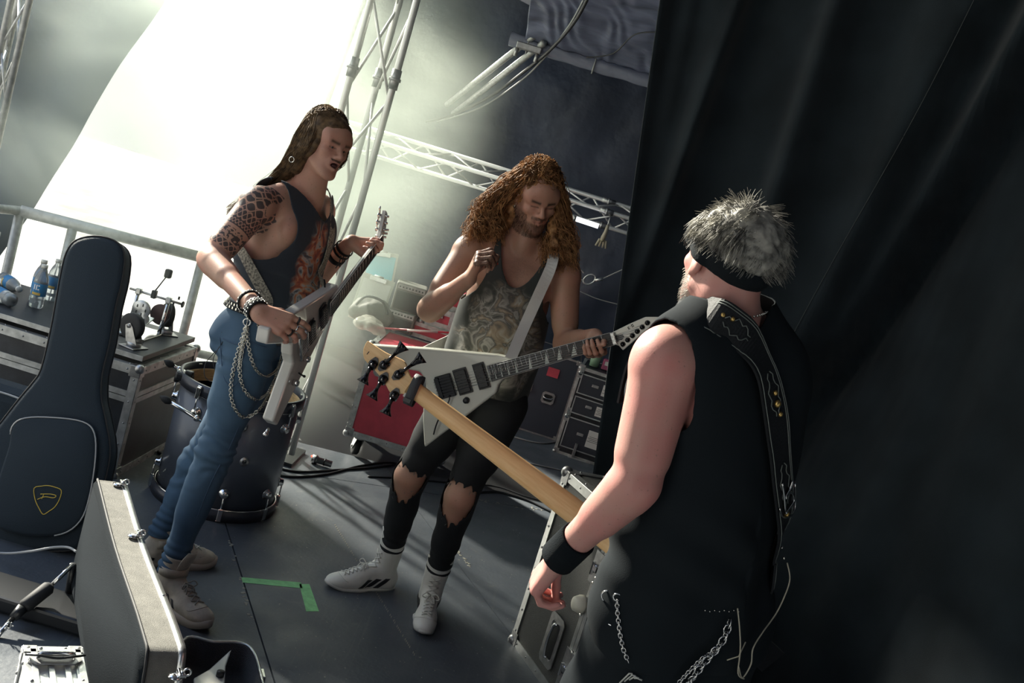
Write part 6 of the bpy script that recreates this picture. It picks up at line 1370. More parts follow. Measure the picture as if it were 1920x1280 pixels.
    def ex(F_): F_.ell(A3(T.at(.35, 0, .01)), (.150, .122, .24), T.R, k=.04); F_.ell(A3(T.at(.14, 0, .0)), (.160, .122, .10), T.R, k=.04)
    garment('tank_top', f, {'torso', 'pelvis'}, .010, .0042, m, root, T, keep, disp, ex)
    # --- jeans
    def keepj(v_, c): return (c[:, 2] < .115) & (v_[:, 2] > .115)
    def dispj(v_, c):
        out = .003+folds(v_, .006, 9, 5, (1, 1, 1.6)); 
        for K_, A_, H_ in ((RK, RA, RH), (LK, LA, LH)):
            d = v_-A3(K_); ax_ = A3((H_-K_).normalized()); s = d@ax_; rr = np.linalg.norm(d-np.outer(s, ax_), axis=1); w_ = np.exp(-(s/.10)**2)*(rr < .16); nz_ = vnoise(v_, 13, 9.0); ph = s*2*math.pi/.040+3.2*np.sin(np.arctan2(d[:, 1], d[:, 0])*1.0+s*14)+5*nz_; out += w_*.0042*np.sin(ph)*(.4+1.5*np.abs(nz_))
            da = v_-A3(A_); sa = da@A3((K_-A_).normalized()); ra = np.linalg.norm(da-np.outer(sa, A3((K_-A_).normalized())), axis=1); out += (np.exp(-((sa-.03)/.06)**2)*(ra < .1))*.004*np.sin(sa*2*math.pi/.028)
        out += .004*np.sin((c[:, 2])*2*math.pi/.05+c[:, 0]*20)*np.exp(-((c[:, 2]+.07)/.05)**2)
        return out
    j, jv, jq = garment('jeans', f, {'pelvis', 'leg_r', 'leg_l'}, .006, .0042, denim, root, T, keepj, dispj, None, .0, pat=False)
    jb = BVHTree.FromPolygons([Vector(p) for p in jv], [tuple(int(i) for i in f_) for f_ in jq])
    def onj(x, y, off=.006):     # point on the jeans surface behind a pixel of the photograph
        d = ray(x, y).normalized(); hit = jb.ray_cast(Vector((0, 0, CAM_H)), d)
        return (hit[0]-d*off) if hit[0] is not None else P(x, y, 3.3)
    def seam(px_, nm, m_, r=.0016, off=.006, n=6, par=None): pts = smooth_path([onj(x, y, off) for x, y in px_], n); b = MB(); b.tube(pts, r, 5); return b.build(nm, m_, par or root, world=True)
    seam([(512, 660), (500, 700), (478, 745), (452, 790), (430, 840), (405, 885), (385, 930), (365, 985), (352, 1040)], 'outer_seam', denim_thread)
    seam([(412, 632), (418, 700), (430, 722), (446, 715), (462, 650)], 'back_pocket', denim_thread); seam([(417, 634), (436, 643), (462, 649)], 'pocket_edge', denim_thread, .0022)
    seam([(470, 640), (492, 650), (520, 652), (536, 650)], 'front_pocket_edge', denim_thread, .0022)
    # belt with steel studs
    bt = T.ap(.20); Rb = .150; 
    lo2 = T.ap(.215)
    F2 = Field(*[A3(x) for x in (T.ap(.2)-V(.25, .25, .08), T.ap(.2)+V(.25, .25, .08))], .005); f.put(F2, {'torso', 'pelvis'}, .022, .02); bv, bq = F2.mesh(); bc = (bv-A3(T.P))@T.Rp; kk = (bc[:, 2] > .085) & (bc[:, 2] < .125)
    np_mesh('belt', bv, bq, leather, root, keep=kk, solid=.004); bb = BVHTree.FromPolygons([Vector(p) for p in bv], [tuple(int(i) for i in f_) for f_ in bq]); sb = MB()
    for k_ in range(64):
        a = 2*math.pi*k_/64
        for z_ in (.094, .105, .116):
            o_ = T.P+T.u*z_; hit = bb.ray_cast(o_+(T.lp*math.cos(a)+T.fp*math.sin(a))*.4, -(T.lp*math.cos(a)+T.fp*math.sin(a)))
            if hit[0] is not None: sb.box((0, 0, 0), (.008, .008, .005), M=frame(hit[0], T.u, y=hit[1]))
    sb.build('belt_studs', stud_m, root, world=True)['kind'] = 'stuff'
    # wallet chains
    cb_ = MB()
    for px_ in ([(463, 612), (466, 650), (478, 690), (500, 705), (520, 690), (528, 660)], [(462, 612), (450, 680), (455, 725), (478, 748), (502, 735), (518, 700), (527, 668)], [(461, 612), (438, 690), (433, 740), (444, 772), (462, 782), (490, 762), (512, 715), (526, 672)], [(463, 608), (462, 618), (455, 650), (448, 690)]):
        chain(cb_, smooth_path([onj(x, y, .014) for x, y in px_], 12), .0058, .0015, .0088)
    cb_.build('wallet_chain', stud_m, root, world=True)
    b = MB(); p = onj(463, 604, .018); b.torus(p, .012, .0028, (0, 1, 0), 14); b.cyl(p, p+V(.002, 0, .03), .004, 8); b.build('chain_clasp', chrome, root, world=True)
    b = MB(); b.tube(smooth_path([onj(416, 622, .004), P(410, 650, 3.3), P(386, 680, 3.3), P(384, 705, 3.3), P(398, 715, 3.3), P(404, 700, 3.3), P(400, 672, 3.3), onj(418, 640, .004)], 6), .0014, 5); b.build('loose_cord', cable_m, root, world=True)
    b = MB(); p = onj(522, 645, .012); b.tube([p+V(-.03, 0, .02), p, p+V(.02, 0, -.0)], [.012, .017, .004], 8, flat=.4); b.build('black_tassel', nylon, root, world=True)
    # bracelets and rings
    fa = (RW-RE).normalized()
    for t_, w_, rr, rows in ((.80, .014, .0335, 1), (.945, .034, .031, 3)):
        c_ = RE.lerp(RW, t_); ring_band(root, 'bracelet', c_, fa, rr, w_, .004, leather); b = MB(); studs(b, c_, fa, rr+.004, 18, rows, .003); b.build('bracelet_studs', stud_m, root, world=True)['kind'] = 'stuff'
    fl_ = (LW-LE).normalized()
    for t_, w_ in ((.60, .020), (.74, .008), (.82, .010)): ring_band(root, 'bracelet', LE.lerp(LW, t_), fl_, .032, w_, .004, leather)
    b = MB(); c_ = LE.lerp(LW, .82); b.tube(smooth_path([c_+V(0, -.03, -.025), c_+V(.002, -.035, -.05), c_+V(-.006, -.03, -.075)], 5), .002, 5); b.tube(smooth_path([c_+V(.01, -.03, -.025), c_+V(.012, -.035, -.045), c_+V(.006, -.03, -.068)], 5), .002, 5); b.build('bracelet_cords', nylon, root, world=True)
    for ch_, m_ in ((hr[0], darkmetal), (hr[1], chrome), (hr[2], darkmetal)): d = (ch_[1]-ch_[0]).normalized(); ring_band(root, 'finger_ring', ch_[0].lerp(ch_[1], .62), d, .0100, .007, .0022, m_)
    ch_ = hl[1]; ring_band(root, 'finger_ring', ch_[0].lerp(ch_[1], .6), (ch_[1]-ch_[0]), .0098, .006, .0022, darkmetal)
    b = MB(); p = P(547, 299, 3.30); b.torus(p, .009, .0016, (.2, 1, 0), 14); b.build('earring', stud_m, root, world=True)
    # --- long straight hair
    hm = hair_mat('light_brown_hair', (.09, .058, .034), (.30, .19, .095), .5, 60); rs = random.Random(4)
    def strand(a, el, seed):
        # root on the scalp: a = azimuth from the front (+ = left), el = height
        r0 = V(math.sin(a)*math.cos(el)*.080, math.cos(a)*math.cos(el)*.100-.012, math.sin(el)*.092+.036); sgn = 1 if (a > 0) else -1
        n_ = r0.normalized(); p0 = h.at(*(r0*.985))
        side = V(sgn*.098, .034-.10*rs.random(), -.02+rs.uniform(-.01, .01)); mid = V(r0.x*.6+sgn*.045, r0.y*.55-.03, max(.05, r0.z*.95+.012))
        q1 = h.at(*mid.lerp(r0*1.12, .35)); q2 = h.at(*(side+V(rs.uniform(-.006, .010), 0, 0))); 
        lowp = h.at(sgn*(.060+.030*rs.random()), -.03-.075*rs.random(), -.12-.02*rs.random())
        w_ = rs.random(); tipx = 424+rs.random()**1.2*115; tipy = 396-(tipx-424)*.30+rs.uniform(-10, 26); tip = P(tipx, tipy, 3.42+.10*rs.random()); m2 = lowp.lerp(tip, .45)+V(0, .02, -.015+.02*rs.random())
        pts = smooth_path([p0, q1, q2, lowp, m2, tip], 4); return [p_+V(rs.uniform(-1, 1), rs.uniform(-1, 1), rs.uniform(-1, 1))*.0012 for p_ in pts]
    paths = []
    for i in range(2600):
        a = rs.uniform(-math.pi, math.pi); el = rs.uniform(-.1, 1.5)
        if abs(a) < .75 and el < .62+.12*(1-abs(a)/.75): continue
        if abs(a) < 1.0 and el < .25: continue
        paths.append(strand(a, el, i))
    strands('hair', paths, .0014, hm, root, 3)
    Fh = Field(lo, hi, .006); Rr = h.R; Fh.ell(A3(h.at(0, -.020, .038)), np.array((.083, .100, .090))*.88, Rr, k=.02); Fh.ell(A3(h.at(0, .028, .047)), np.array((.070, .068, .066))*.86+.003, Rr, k=.012)
    for s_ in (-1, 1): Fh.ell(A3(h.at(s_*.070, -.008, .005)), (.021, .048, .075), Rr, k=.02); Fh.cap(A3(h.at(s_*.070, -.020, -.04)), A3(h.at(s_*.062, -.040, -.125)), .030, .024, k=.02)
    Fh.cap(A3(h.at(0, -.06, .0)), A3(h.at(0, -.085, -.12)), .055, .045, k=.03); Fh.cap(A3(h.at(0, -.085, -.12)), A3(P(510, 372, 3.46)), .042, .010, k=.03)
    Fh.ell(A3(h.at(0, .10, -.005)), (.052, .060, .070), Rr, k=.015, cut=True)
    hv, hq = Fh.mesh(); np_mesh('hair_mass', hv, hq, hm, root, disp=vnoise(hv, 40, 1)*.002)
    # --- shoes
    s1 = shoe_root(root, 'shoe', RA-V(0, 0, .1)); shoe(s1, GR+dR*.285, GR, -1, .185, beige_leather, beige_sole, black_stripe, lace_b, 'sneaker', RK-RA)
    s2 = shoe_root(root, 'shoe', LA-V(0, 0, .1)); shoe(s2, GL+dLf*.285, GL, -1, .150, beige_leather, beige_sole, black_stripe, lace_w, 'sneaker', LK-LA)
    # --- guitar strap over the left shoulder
    wv_ = mat('braided_strap', (.42, .40, .33), .7, col2=(.05, .05, .05), vscale=160)
    F3 = Field(*[A3(x) for x in (lo, hi)], .006); f.put(F3, {'torso', 'neck'}, .022, .01); F3.ell(A3(T.at(.35, 0, .01)), (.164, .136, .25), T.R, k=.04); F3.ell(A3(T.at(.14, 0, .0)), (.170, .134, .10), T.R, k=.04); sv, sq = F3.mesh(); sbv = BVHTree.FromPolygons([Vector(p) for p in sv], [tuple(int(i) for i in f_) for f_ in sq])
    def hug(p): loc, nr, i_, d_ = sbv.find_nearest(p); return loc, nr
    tl = M1 @ V(.235, .030, -.03); br = T.at(.35, -.06, -.13)
    raw = [tl, P(608, 500, 3.44), P(601, 430, 3.46), T.at(1.0, .065, .055), T.at(1.03, .07, -.01), T.at(.90, .03, -.10), T.at(.68, -.06, -.12), P(463, 475, 3.30), P(480, 530, 3.24), P(502, 585, 3.14), M1 @ V(-.19, .17, -.04)]
    pts = smooth_path(raw, 8); pp = []; nn_ = []
    for i, p in enumerate(pts):
        l_, n__ = hug(p); 
        if 3 < i < len(pts)-6: p = l_
        pp.append(p); nn_.append(n__)
    b = ribbon(pp, lambda i, p: nn_[i], .038, .003); b.build('strap', wv_, v1, world=True)
    b = MB(); b.box((0, 0, 0), (.05, .045, .005), M=frame(pp[1].lerp(pp[0], .5), pp[0]-pp[1], y=nn_[0].cross(pp[0]-pp[1]))); b.build('strap_end', leather, v1, world=True)
person1()
# ================================================================== person 2: curly-haired man in the middle
def person2():
    res = .0034
    N = P(982, 462, 3.73); Pz = P(905, 724, 3.74); Rs = P(884, 466, 3.68); Ls = P(1058, 508, 3.70); RE = P(806, 580, 3.55); RW = P(880, 522, 3.40); LE = P(1060, 645, 3.66)
    a_ = (M2.to_3x3() @ V(1, 0, 0)); t0 = o2(1112, 648)[0]; nc = M2 @ V(t0, 0, .0); dL = V(.25, -.75, -.6); dL = (dL-a_*dL.dot(a_)).normalized(); nL = dL.cross(a_); KL = nc-(M2.to_3x3() @ V(0, 1, 0))*.040+V(0, .006, 0)
    LW = KL-dL*.088
    RH = P(872, 735, 3.74); LH = P(943, 752, 3.76); RK = P(768, 893, 3.76); RA = G(728, 1052, .12); LK = P(862, 932, 3.68); LA = G(813, 1092, .12)
    dB = (G(789, 1200)-V(LA.x, LA.y, 0)).normalized(); HB = V(LA.x, LA.y, 0)-dB*.056; dA = (G(597, 1098)-V(RA.x, RA.y, 0)).normalized(); HA = V(RA.x, RA.y, 0)-dA*.056
    C = P(1005, 371, 3.68); hf = V(.42, -.86, -.36); hu0 = V(0, 0, 1)
    hu = Matrix.Rotation(math.radians(9), 3, hf.normalized()) @ hu0
    f = Fig(); T = torso(f, N, Pz, Ls, Rs, .96, .98)
    h = head(f, C, hf, hu, .92); f.cap('neck', N-T.u*.02, h.at(0, -.03, -.05), .060, .058, .02); f.cap('neck', h.at(0, .01, -.085), N+T.f*.04, .038, .040, .02)
    arm(f, 'arm_r', Rs, RE, RW, 1.0, bulk=1.08); arm(f, 'arm_l', Ls, LE, LW, 1.0, bulk=1.08)
    leg(f, 'leg_r', RH, RK, RA, .98); leg(f, 'leg_l', LH, LK, LA, .98)
    f.cap('foot', RA-V(0, 0, .03), RA+dA*.11-V(0, 0, .085), .024, .018); f.cap('foot', LA-V(0, 0, .03), LA+dB*.11-V(0, 0, .085), .024, .018)
    hr = hand(f, RW, V(*(P(903, 474, 3.36)-RW)), (.85, .25, -.25), False, ((.85, 1.25, .7), (.95, 1.3, .8), (1.0, 1.35, .8), (1.05, 1.3, .8)), .98, thumb=(.55, .35, .25), tdir=.35)
    hl = hand(f, LW, dL, nL, True, ((.95, 1.1, .7), (1.0, 1.15, .7), (1.05, 1.2, .7), (1.1, 1.2, .7)), .95, thumb=(.2, .3, .3), tdir=.5)
    root = thing('person', 'curly-haired man in printed tank top and ripped black jeans looking down at his guitar neck', 'person', (RA.x, RA.y, 0))
    lo, hi = f.bounds(); F = Field(lo, hi, res); f.put(F); v, q = F.mesh(); o = np_mesh('body', v, q, skin_mat('skin_tanned', (.44, .26, .18), (.50, .26, .19)), root, smooth_it=1)
    tn = face_tint(v, h, beard=(.055, .032, .020), brow=(.04, .024, .015), lip=(.40, .18, .14), beard_w=.8)
    c = (v-A3(T.P))@T.R; ch = np.exp(-(c[:, 0]/.06)**2-((c[:, 2]-T.T*.86)/.07)**2)*(c[:, 1] > .03)*(.35+.5*np.random.RandomState(5).rand(len(v)))*.55; k = ch > tn[:, 3]; tn[k, :3] = (.10, .06, .04); tn[k, 3] = ch[k]; color_attr(o, 'tint', tn)
    # reddened finger tips lit through by the sun are skin; eyelids are closed over the eyes
    # --- tank top
    def keep(v_, c):
        x, y, z = c.T; zt = z/T.T; ax_ = np.abs(x); fr = y > -.01
        neck = np.where(fr, zt < .745+.27*np.clip(ax_/.088, 0, 1)**2.2, zt < .98); xh = np.interp(zt, [.45, .55, .66, .78, 1.1], [.30, .165, .125, .108, .104]); return neck & (ax_ < xh) & (zt > -.02) & (zt < 1.06)
    def disp(v_, c): return .004+folds(c, .012, 9, 7, (1.3, 1, .5))+.006*np.sin(c[:, 0]*70+c[:, 2]*16)*np.exp(-((c[:, 2]-.12)/.10)**2)
    m = print_cloth('tank_with_group_print', (.030, .036, .034), ((.34, (.045, .050, .046)), (.43, (.13, .13, .115)), (.49, (.34, .33, .30)), (.53, (.10, .10, .095)), (.60, (.30, .24, .17)), (.66, (.42, .41, .37)), (.76, (.05, .05, .045))), (.0, .19), .16, .25, 13, dist=1.0)
    def ex(F_): F_.ell(A3(T.at(.30, 0, .0)), (.170, .130, .26), T.R, k=.05)
    garment('tank_top', f, {'torso', 'pelvis'}, .010, .0042, m, root, T, keep, disp, ex)
    # --- skinny jeans torn open at both knees
    rsn = np.random.RandomState(11)
    def torn(v_, K_, H_, A_, up_, dn):
        ax_ = A3((H_-K_).normalized()); d = v_-A3(K_); s = d@ax_; fr = -d[:, 1]*.93-d[:, 0]*.30; lat = d[:, 0]*.95-d[:, 1]*.3; jag = .010*np.sin(lat*210)+.007*np.sin(lat*470+1)
        return (s < up_+jag) & (s > -dn+jag*1.2+.9*np.abs(lat)-.00) & (fr > .008) & (np.abs(lat) < .075)
    def keepj(v_, c): return (c[:, 2] < .09) & (v_[:, 2] > .185) & ~torn(v_, RK, RH, RA, .045, .095) & ~torn(v_, LK, LH, LA, .050, .110)
    def dispj(v_, c):
        out = .003+folds(v_, .005, 10, 3, (1, 1, 1.5))
        for K_, A_ in ((RK, RA), (LK, LA)):
            ax_ = A3((K_-A_).normalized()); d = v_-A3(A_); s = d@ax_; rr = np.linalg.norm(d-np.outer(s, ax_), axis=1); out += (rr < .1)*np.exp(-((s-.05)/.09)**2)*.0045*np.sin(s*2*math.pi/.035+np.arctan2(d[:, 1], d[:, 0])); 
            dk = v_-A3(K_); out += .012*np.exp(-(np.linalg.norm(dk-A3((0, -.05, .05)), axis=1)/.05)**2)
        return out
    j, jv, jq = garment('ripped_jeans', f, {'pelvis', 'leg_r', 'leg_l'}, .005, .0042, black_denim, root, T, keepj, dispj, None, 0, pat=False)
    fr = MB(); rr_ = random.Random(2)
    for K_, H_, up_, dn in ((RK, RH, .045, .09), (LK, LH, .05, .10)):
        ax_ = (H_-K_).normalized()
        for i in range(36):
            lat = rr_.uniform(-.06, .06); s0 = up_ if rr_.random() < .7 else -dn+abs(lat); p = K_+ax_*s0+V(.95, -.3, 0)*lat+V(-.2, -1, 0)*(.058-abs(lat)*.3); fr.tube([p, p+V(rr_.uniform(-.006, .006), -.002, -rr_.uniform(.004, .016) if s0 > 0 else rr_.uniform(-.004, .008))], .0006, 4)
    fr.build('frayed_threads', mat('frayed_thread', (.25, .25, .24), .9), root, world=True)['kind'] = 'stuff'
    # belt with pyramid studs, partly hidden by the guitar
    F2 = Field(*[A3(x) for x in (T.P-V(.25, .25, .08), T.P+V(.25, .25, .12))], .005); f.put(F2, {'pelvis', 'torso'}, .014, .02); bv, bq = F2.mesh(); bc = (bv-A3(T.P))@T.R; np_mesh('belt', bv, bq, leather, root, keep=(bc[:, 2] > .025) & (bc[:, 2] < .065), solid=.004)
    bb = BVHTree.FromPolygons([Vector(p) for p in bv], [tuple(int(i) for i in f_) for f_ in bq]); sb = MB()
    for k_ in range(70):
        a = 2*math.pi*k_/70; dr_ = T.l*math.cos(a)+T.f*math.sin(a)
        for z_ in (.036, .052):
            hit = bb.ray_cast(T.P+T.u*z_+dr_*.4, -dr_)
            if hit[0] is not None: sb.box((0, 0, 0), (.008, .008, .006), M=frame(hit[0], T.u, y=hit[1]))
    sb.build('belt_studs', stud_m, root, world=True)['kind'] = 'stuff'
    ch_ = hl[2]; ring_band(root, 'finger_ring', ch_[0].lerp(ch_[1], .35), (ch_[1]-ch_[0]), .0100, .004, .0015, chrome)
    pk = hr[0][-1]; 
    pt = thing('guitar_pick', 'orange-red plectrum pinched between the raised fingertips of the curly-haired man', 'plectrum', pk+V(.006, -.002, .0)); b = MB(); b.prism([(-.009, .006), (.009, .006), (.010, .001), (.0, -.014), (-.010, .001)], -.0006, .0006, M=Matrix.Rotation(1.3, 4, 'X') @ Matrix.Rotation(.8, 4, 'Z')); b.build('pick_body', mat('red_celluloid', (.75, .10, .05), .4), pt)
    # --- curly hair
    hm = hair_mat('auburn_curly_hair', (.19, .085, .034), (.72, .40, .17), .5, 45); rs = random.Random(9)  # auburn, brightened so the sun's golden highlight sits in the colour
    # the outline of the mass: guide tips on either side
    def strand(a, el):
        r0 = V(math.sin(a)*math.cos(el)*.082, math.cos(a)*math.cos(el)*.100-.012, math.sin(el)*.096+.034); left = a > 0; w_ = rs.random()
        p0 = h.at(*(r0*.98)); out_ = V(r0.x, r0.y, 0); out_ = out_.normalized() if out_.length > 1e-4 else V(0, -1, 0)
        if left: tip = P(1010+rs.random()*72, 452+rs.random()**.7*62, 3.60+rs.random()*.14); bul = P(1036+rs.random()*30, 395+rs.random()*25, 3.66+rs.random()*.1); 
        else:
            w_ = rs.random(); tip = P(866+w_*78, 445-8*math.sin(w_*3)+rs.uniform(-14, 20), 3.60+rs.random()*.14); bul = P(898+rs.random()*46, 370+rs.random()*30, 3.64+rs.random()*.12)
        if abs(a) > 2.1: tip = tip+V(0, .06, .01); bul = bul+V(0, .05, 0)
        p1 = h.at(*(r0*1.16+V(0, -.01, .0))); pts = smooth_path([p0, p1, bul, bul.lerp(tip, .55)+V(rs.uniform(-.02, .02), rs.uniform(-.02, .02), rs.uniform(-.01, .02)), tip], 9)
        fq = rs.uniform(3.0, 5.5)*2*math.pi; ph = rs.uniform(0, 6.28); n = len(pts); am = rs.uniform(.006, .016); out = []
        for i, p in enumerate(pts): t = i/(n-1); g = am*min(1, t*3); out.append(p+V(math.cos(ph+fq*t), math.sin(ph+fq*t), math.sin(ph*2+fq*t*1.1)*.8)*g)
        return out
    paths = []
    while len(paths) < 2500:
        a = rs.uniform(-math.pi, math.pi); el = rs.uniform(-.15, 1.5)
        if abs(a) < .80 and el < .80: continue
        if abs(a) < 1.25 and el < .30: continue
        paths.append(strand(a, el))
    for i in range(130):                      # fly-away curls over the crown
        a = rs.uniform(-2.6, 2.6); el = rs.uniform(.5, 1.5); r0 = V(math.sin(a)*math.cos(el)*.082, math.cos(a)*math.cos(el)*.100-.012, math.sin(el)*.096+.034); p0 = h.at(*r0); d_ = (p0-h.C).normalized(); t_ = d_.orthogonal(); R_ = rs.uniform(.006, .014); paths.append([p0+d_*(.004+.026*t/10)+(t_*math.cos(t*.7+i)+d_.cross(t_)*math.sin(t*.7+i))*R_*min(1, t/4) for t in range(11)])
    strands('hair', paths, .0016, hm, root, 3, .5)
    Fh = Field(lo-.05, hi+.05, .006); Rr = h.R; Fh.ell(A3(h.at(0, -.024, .044)), np.array((.088, .102, .092))*.94, Rr, k=.02); Fh.ell(A3(h.at(0, .026, .050)), np.array((.070, .067, .068))*.92+.004, Rr, k=.012)
    for pts, r1, r2 in (([h.at(-.072, -.035, .03), P(938, 392, 3.72), P(905, 436, 3.72)], .036, .020), ([h.at(.075, -.03, .03), P(1052, 400, 3.72), P(1050, 462, 3.68)], .032, .020), ([h.at(0, -.08, .02), P(985, 430, 3.84)], .07, .06), ([h.at(.07, -.0, -.01), P(1040, 460, 3.62)], .026, .022), ([h.at(-.066, -.02, -.01), h.at(-.066, -.04, -.10), P(958, 448, 3.74)], .030, .028)):
        for a, b_ in zip(pts, pts[1:]): Fh.cap(A3(a), A3(b_), r1, r2, k=.03)
    Fh.ell(A3(h.at(0, .105, .005)), (.053, .068, .084), Rr, k=.012, cut=True)
    hv, hq = Fh.mesh(); np_mesh('hair_mass', hv, hq, hm, root, disp=vnoise(hv, 34, 1)*.012+vnoise(hv, 80, 4)*.006-.006)
    # short beard
    bd = []; idx = np.where(tn[:, 3]*(((v-A3(C))@h.R)[:, 2] < -.03) > .35)[0]; 
    for i in rs.sample(list(idx), min(700, len(idx))):
        p = Vector(v[i]); n_ = (p-h.at(0, .0, -.05)).normalized(); 
        if (p-N).length < .05: continue
        bd.append([p, p+n_*.003+h.u*-.003, p+n_*.005-h.u*.008])
    strands('beard', bd, .0006, hair_mat('brown_beard', (.05, .028, .016), (.10, .055, .03)), root, 3)
    b = MB(); p = h.at(-.080, .0, -.045); b.torus(p, .008, .0014, (1, .3, 0), 14); b.build('earring', stud_m, root, world=True)
    # --- white boxing boots
    s1 = shoe_root(root, 'boot', RA-V(0, 0, .1)); shoe(s1, HA+dA*.305, HA, 1, .255, white_leather, white_sole, black_stripe, lace_w, 'boot', (RK-RA).normalized()+V(.0, 0, .8), sc=.98)
    s2 = shoe_root(root, 'boot', LA-V(0, 0, .1)); shoe(s2, HB+dB*.305, HB, 1, .255, white_leather, white_sole, black_stripe, lace_w, 'boot', (LK-LA).normalized()+V(0, 0, .8), sc=.98)
    # --- white strap over his left shoulder
    F3 = Field(lo, hi, .006); f.put(F3, {'torso', 'neck', 'arm_l'}, .018, .01); sv, sq = F3.mesh(); sbv = BVHTree.FromPolygons([Vector(p) for p in sv], [tuple(int(i) for i in f_) for f_ in sq])
    raw = [M2 @ V(o2(957, 671)[0], o2(957, 671)[1]-.003, .004), P(985, 608, 3.545), P(1012, 548, 3.55), P(1036, 492, 3.585), T.at(1.02, .10, -.02), T.at(.85, .05, -.12), T.at(.5, -.06, -.14), T.at(.25, -.17, -.05), M2 @ V(-.19, .12, -.04)]
    pts = smooth_path(raw, 8); pp = []; nn_ = []
    for i, p in enumerate(pts):
        l_, nr, _, d_ = sbv.find_nearest(p)
        if 27 < i < len(pts)-8: p = l_
        elif (p-l_).dot(nr) < 0: p = l_+V(0, -.004, 0)
        pp.append(p); nn_.append(nr if i > 14 else V(-.1, -1, .1))
    ribbon(pp, lambda i, p: nn_[i], .040, .003).build('strap', web_white, v2, world=True)
person2()
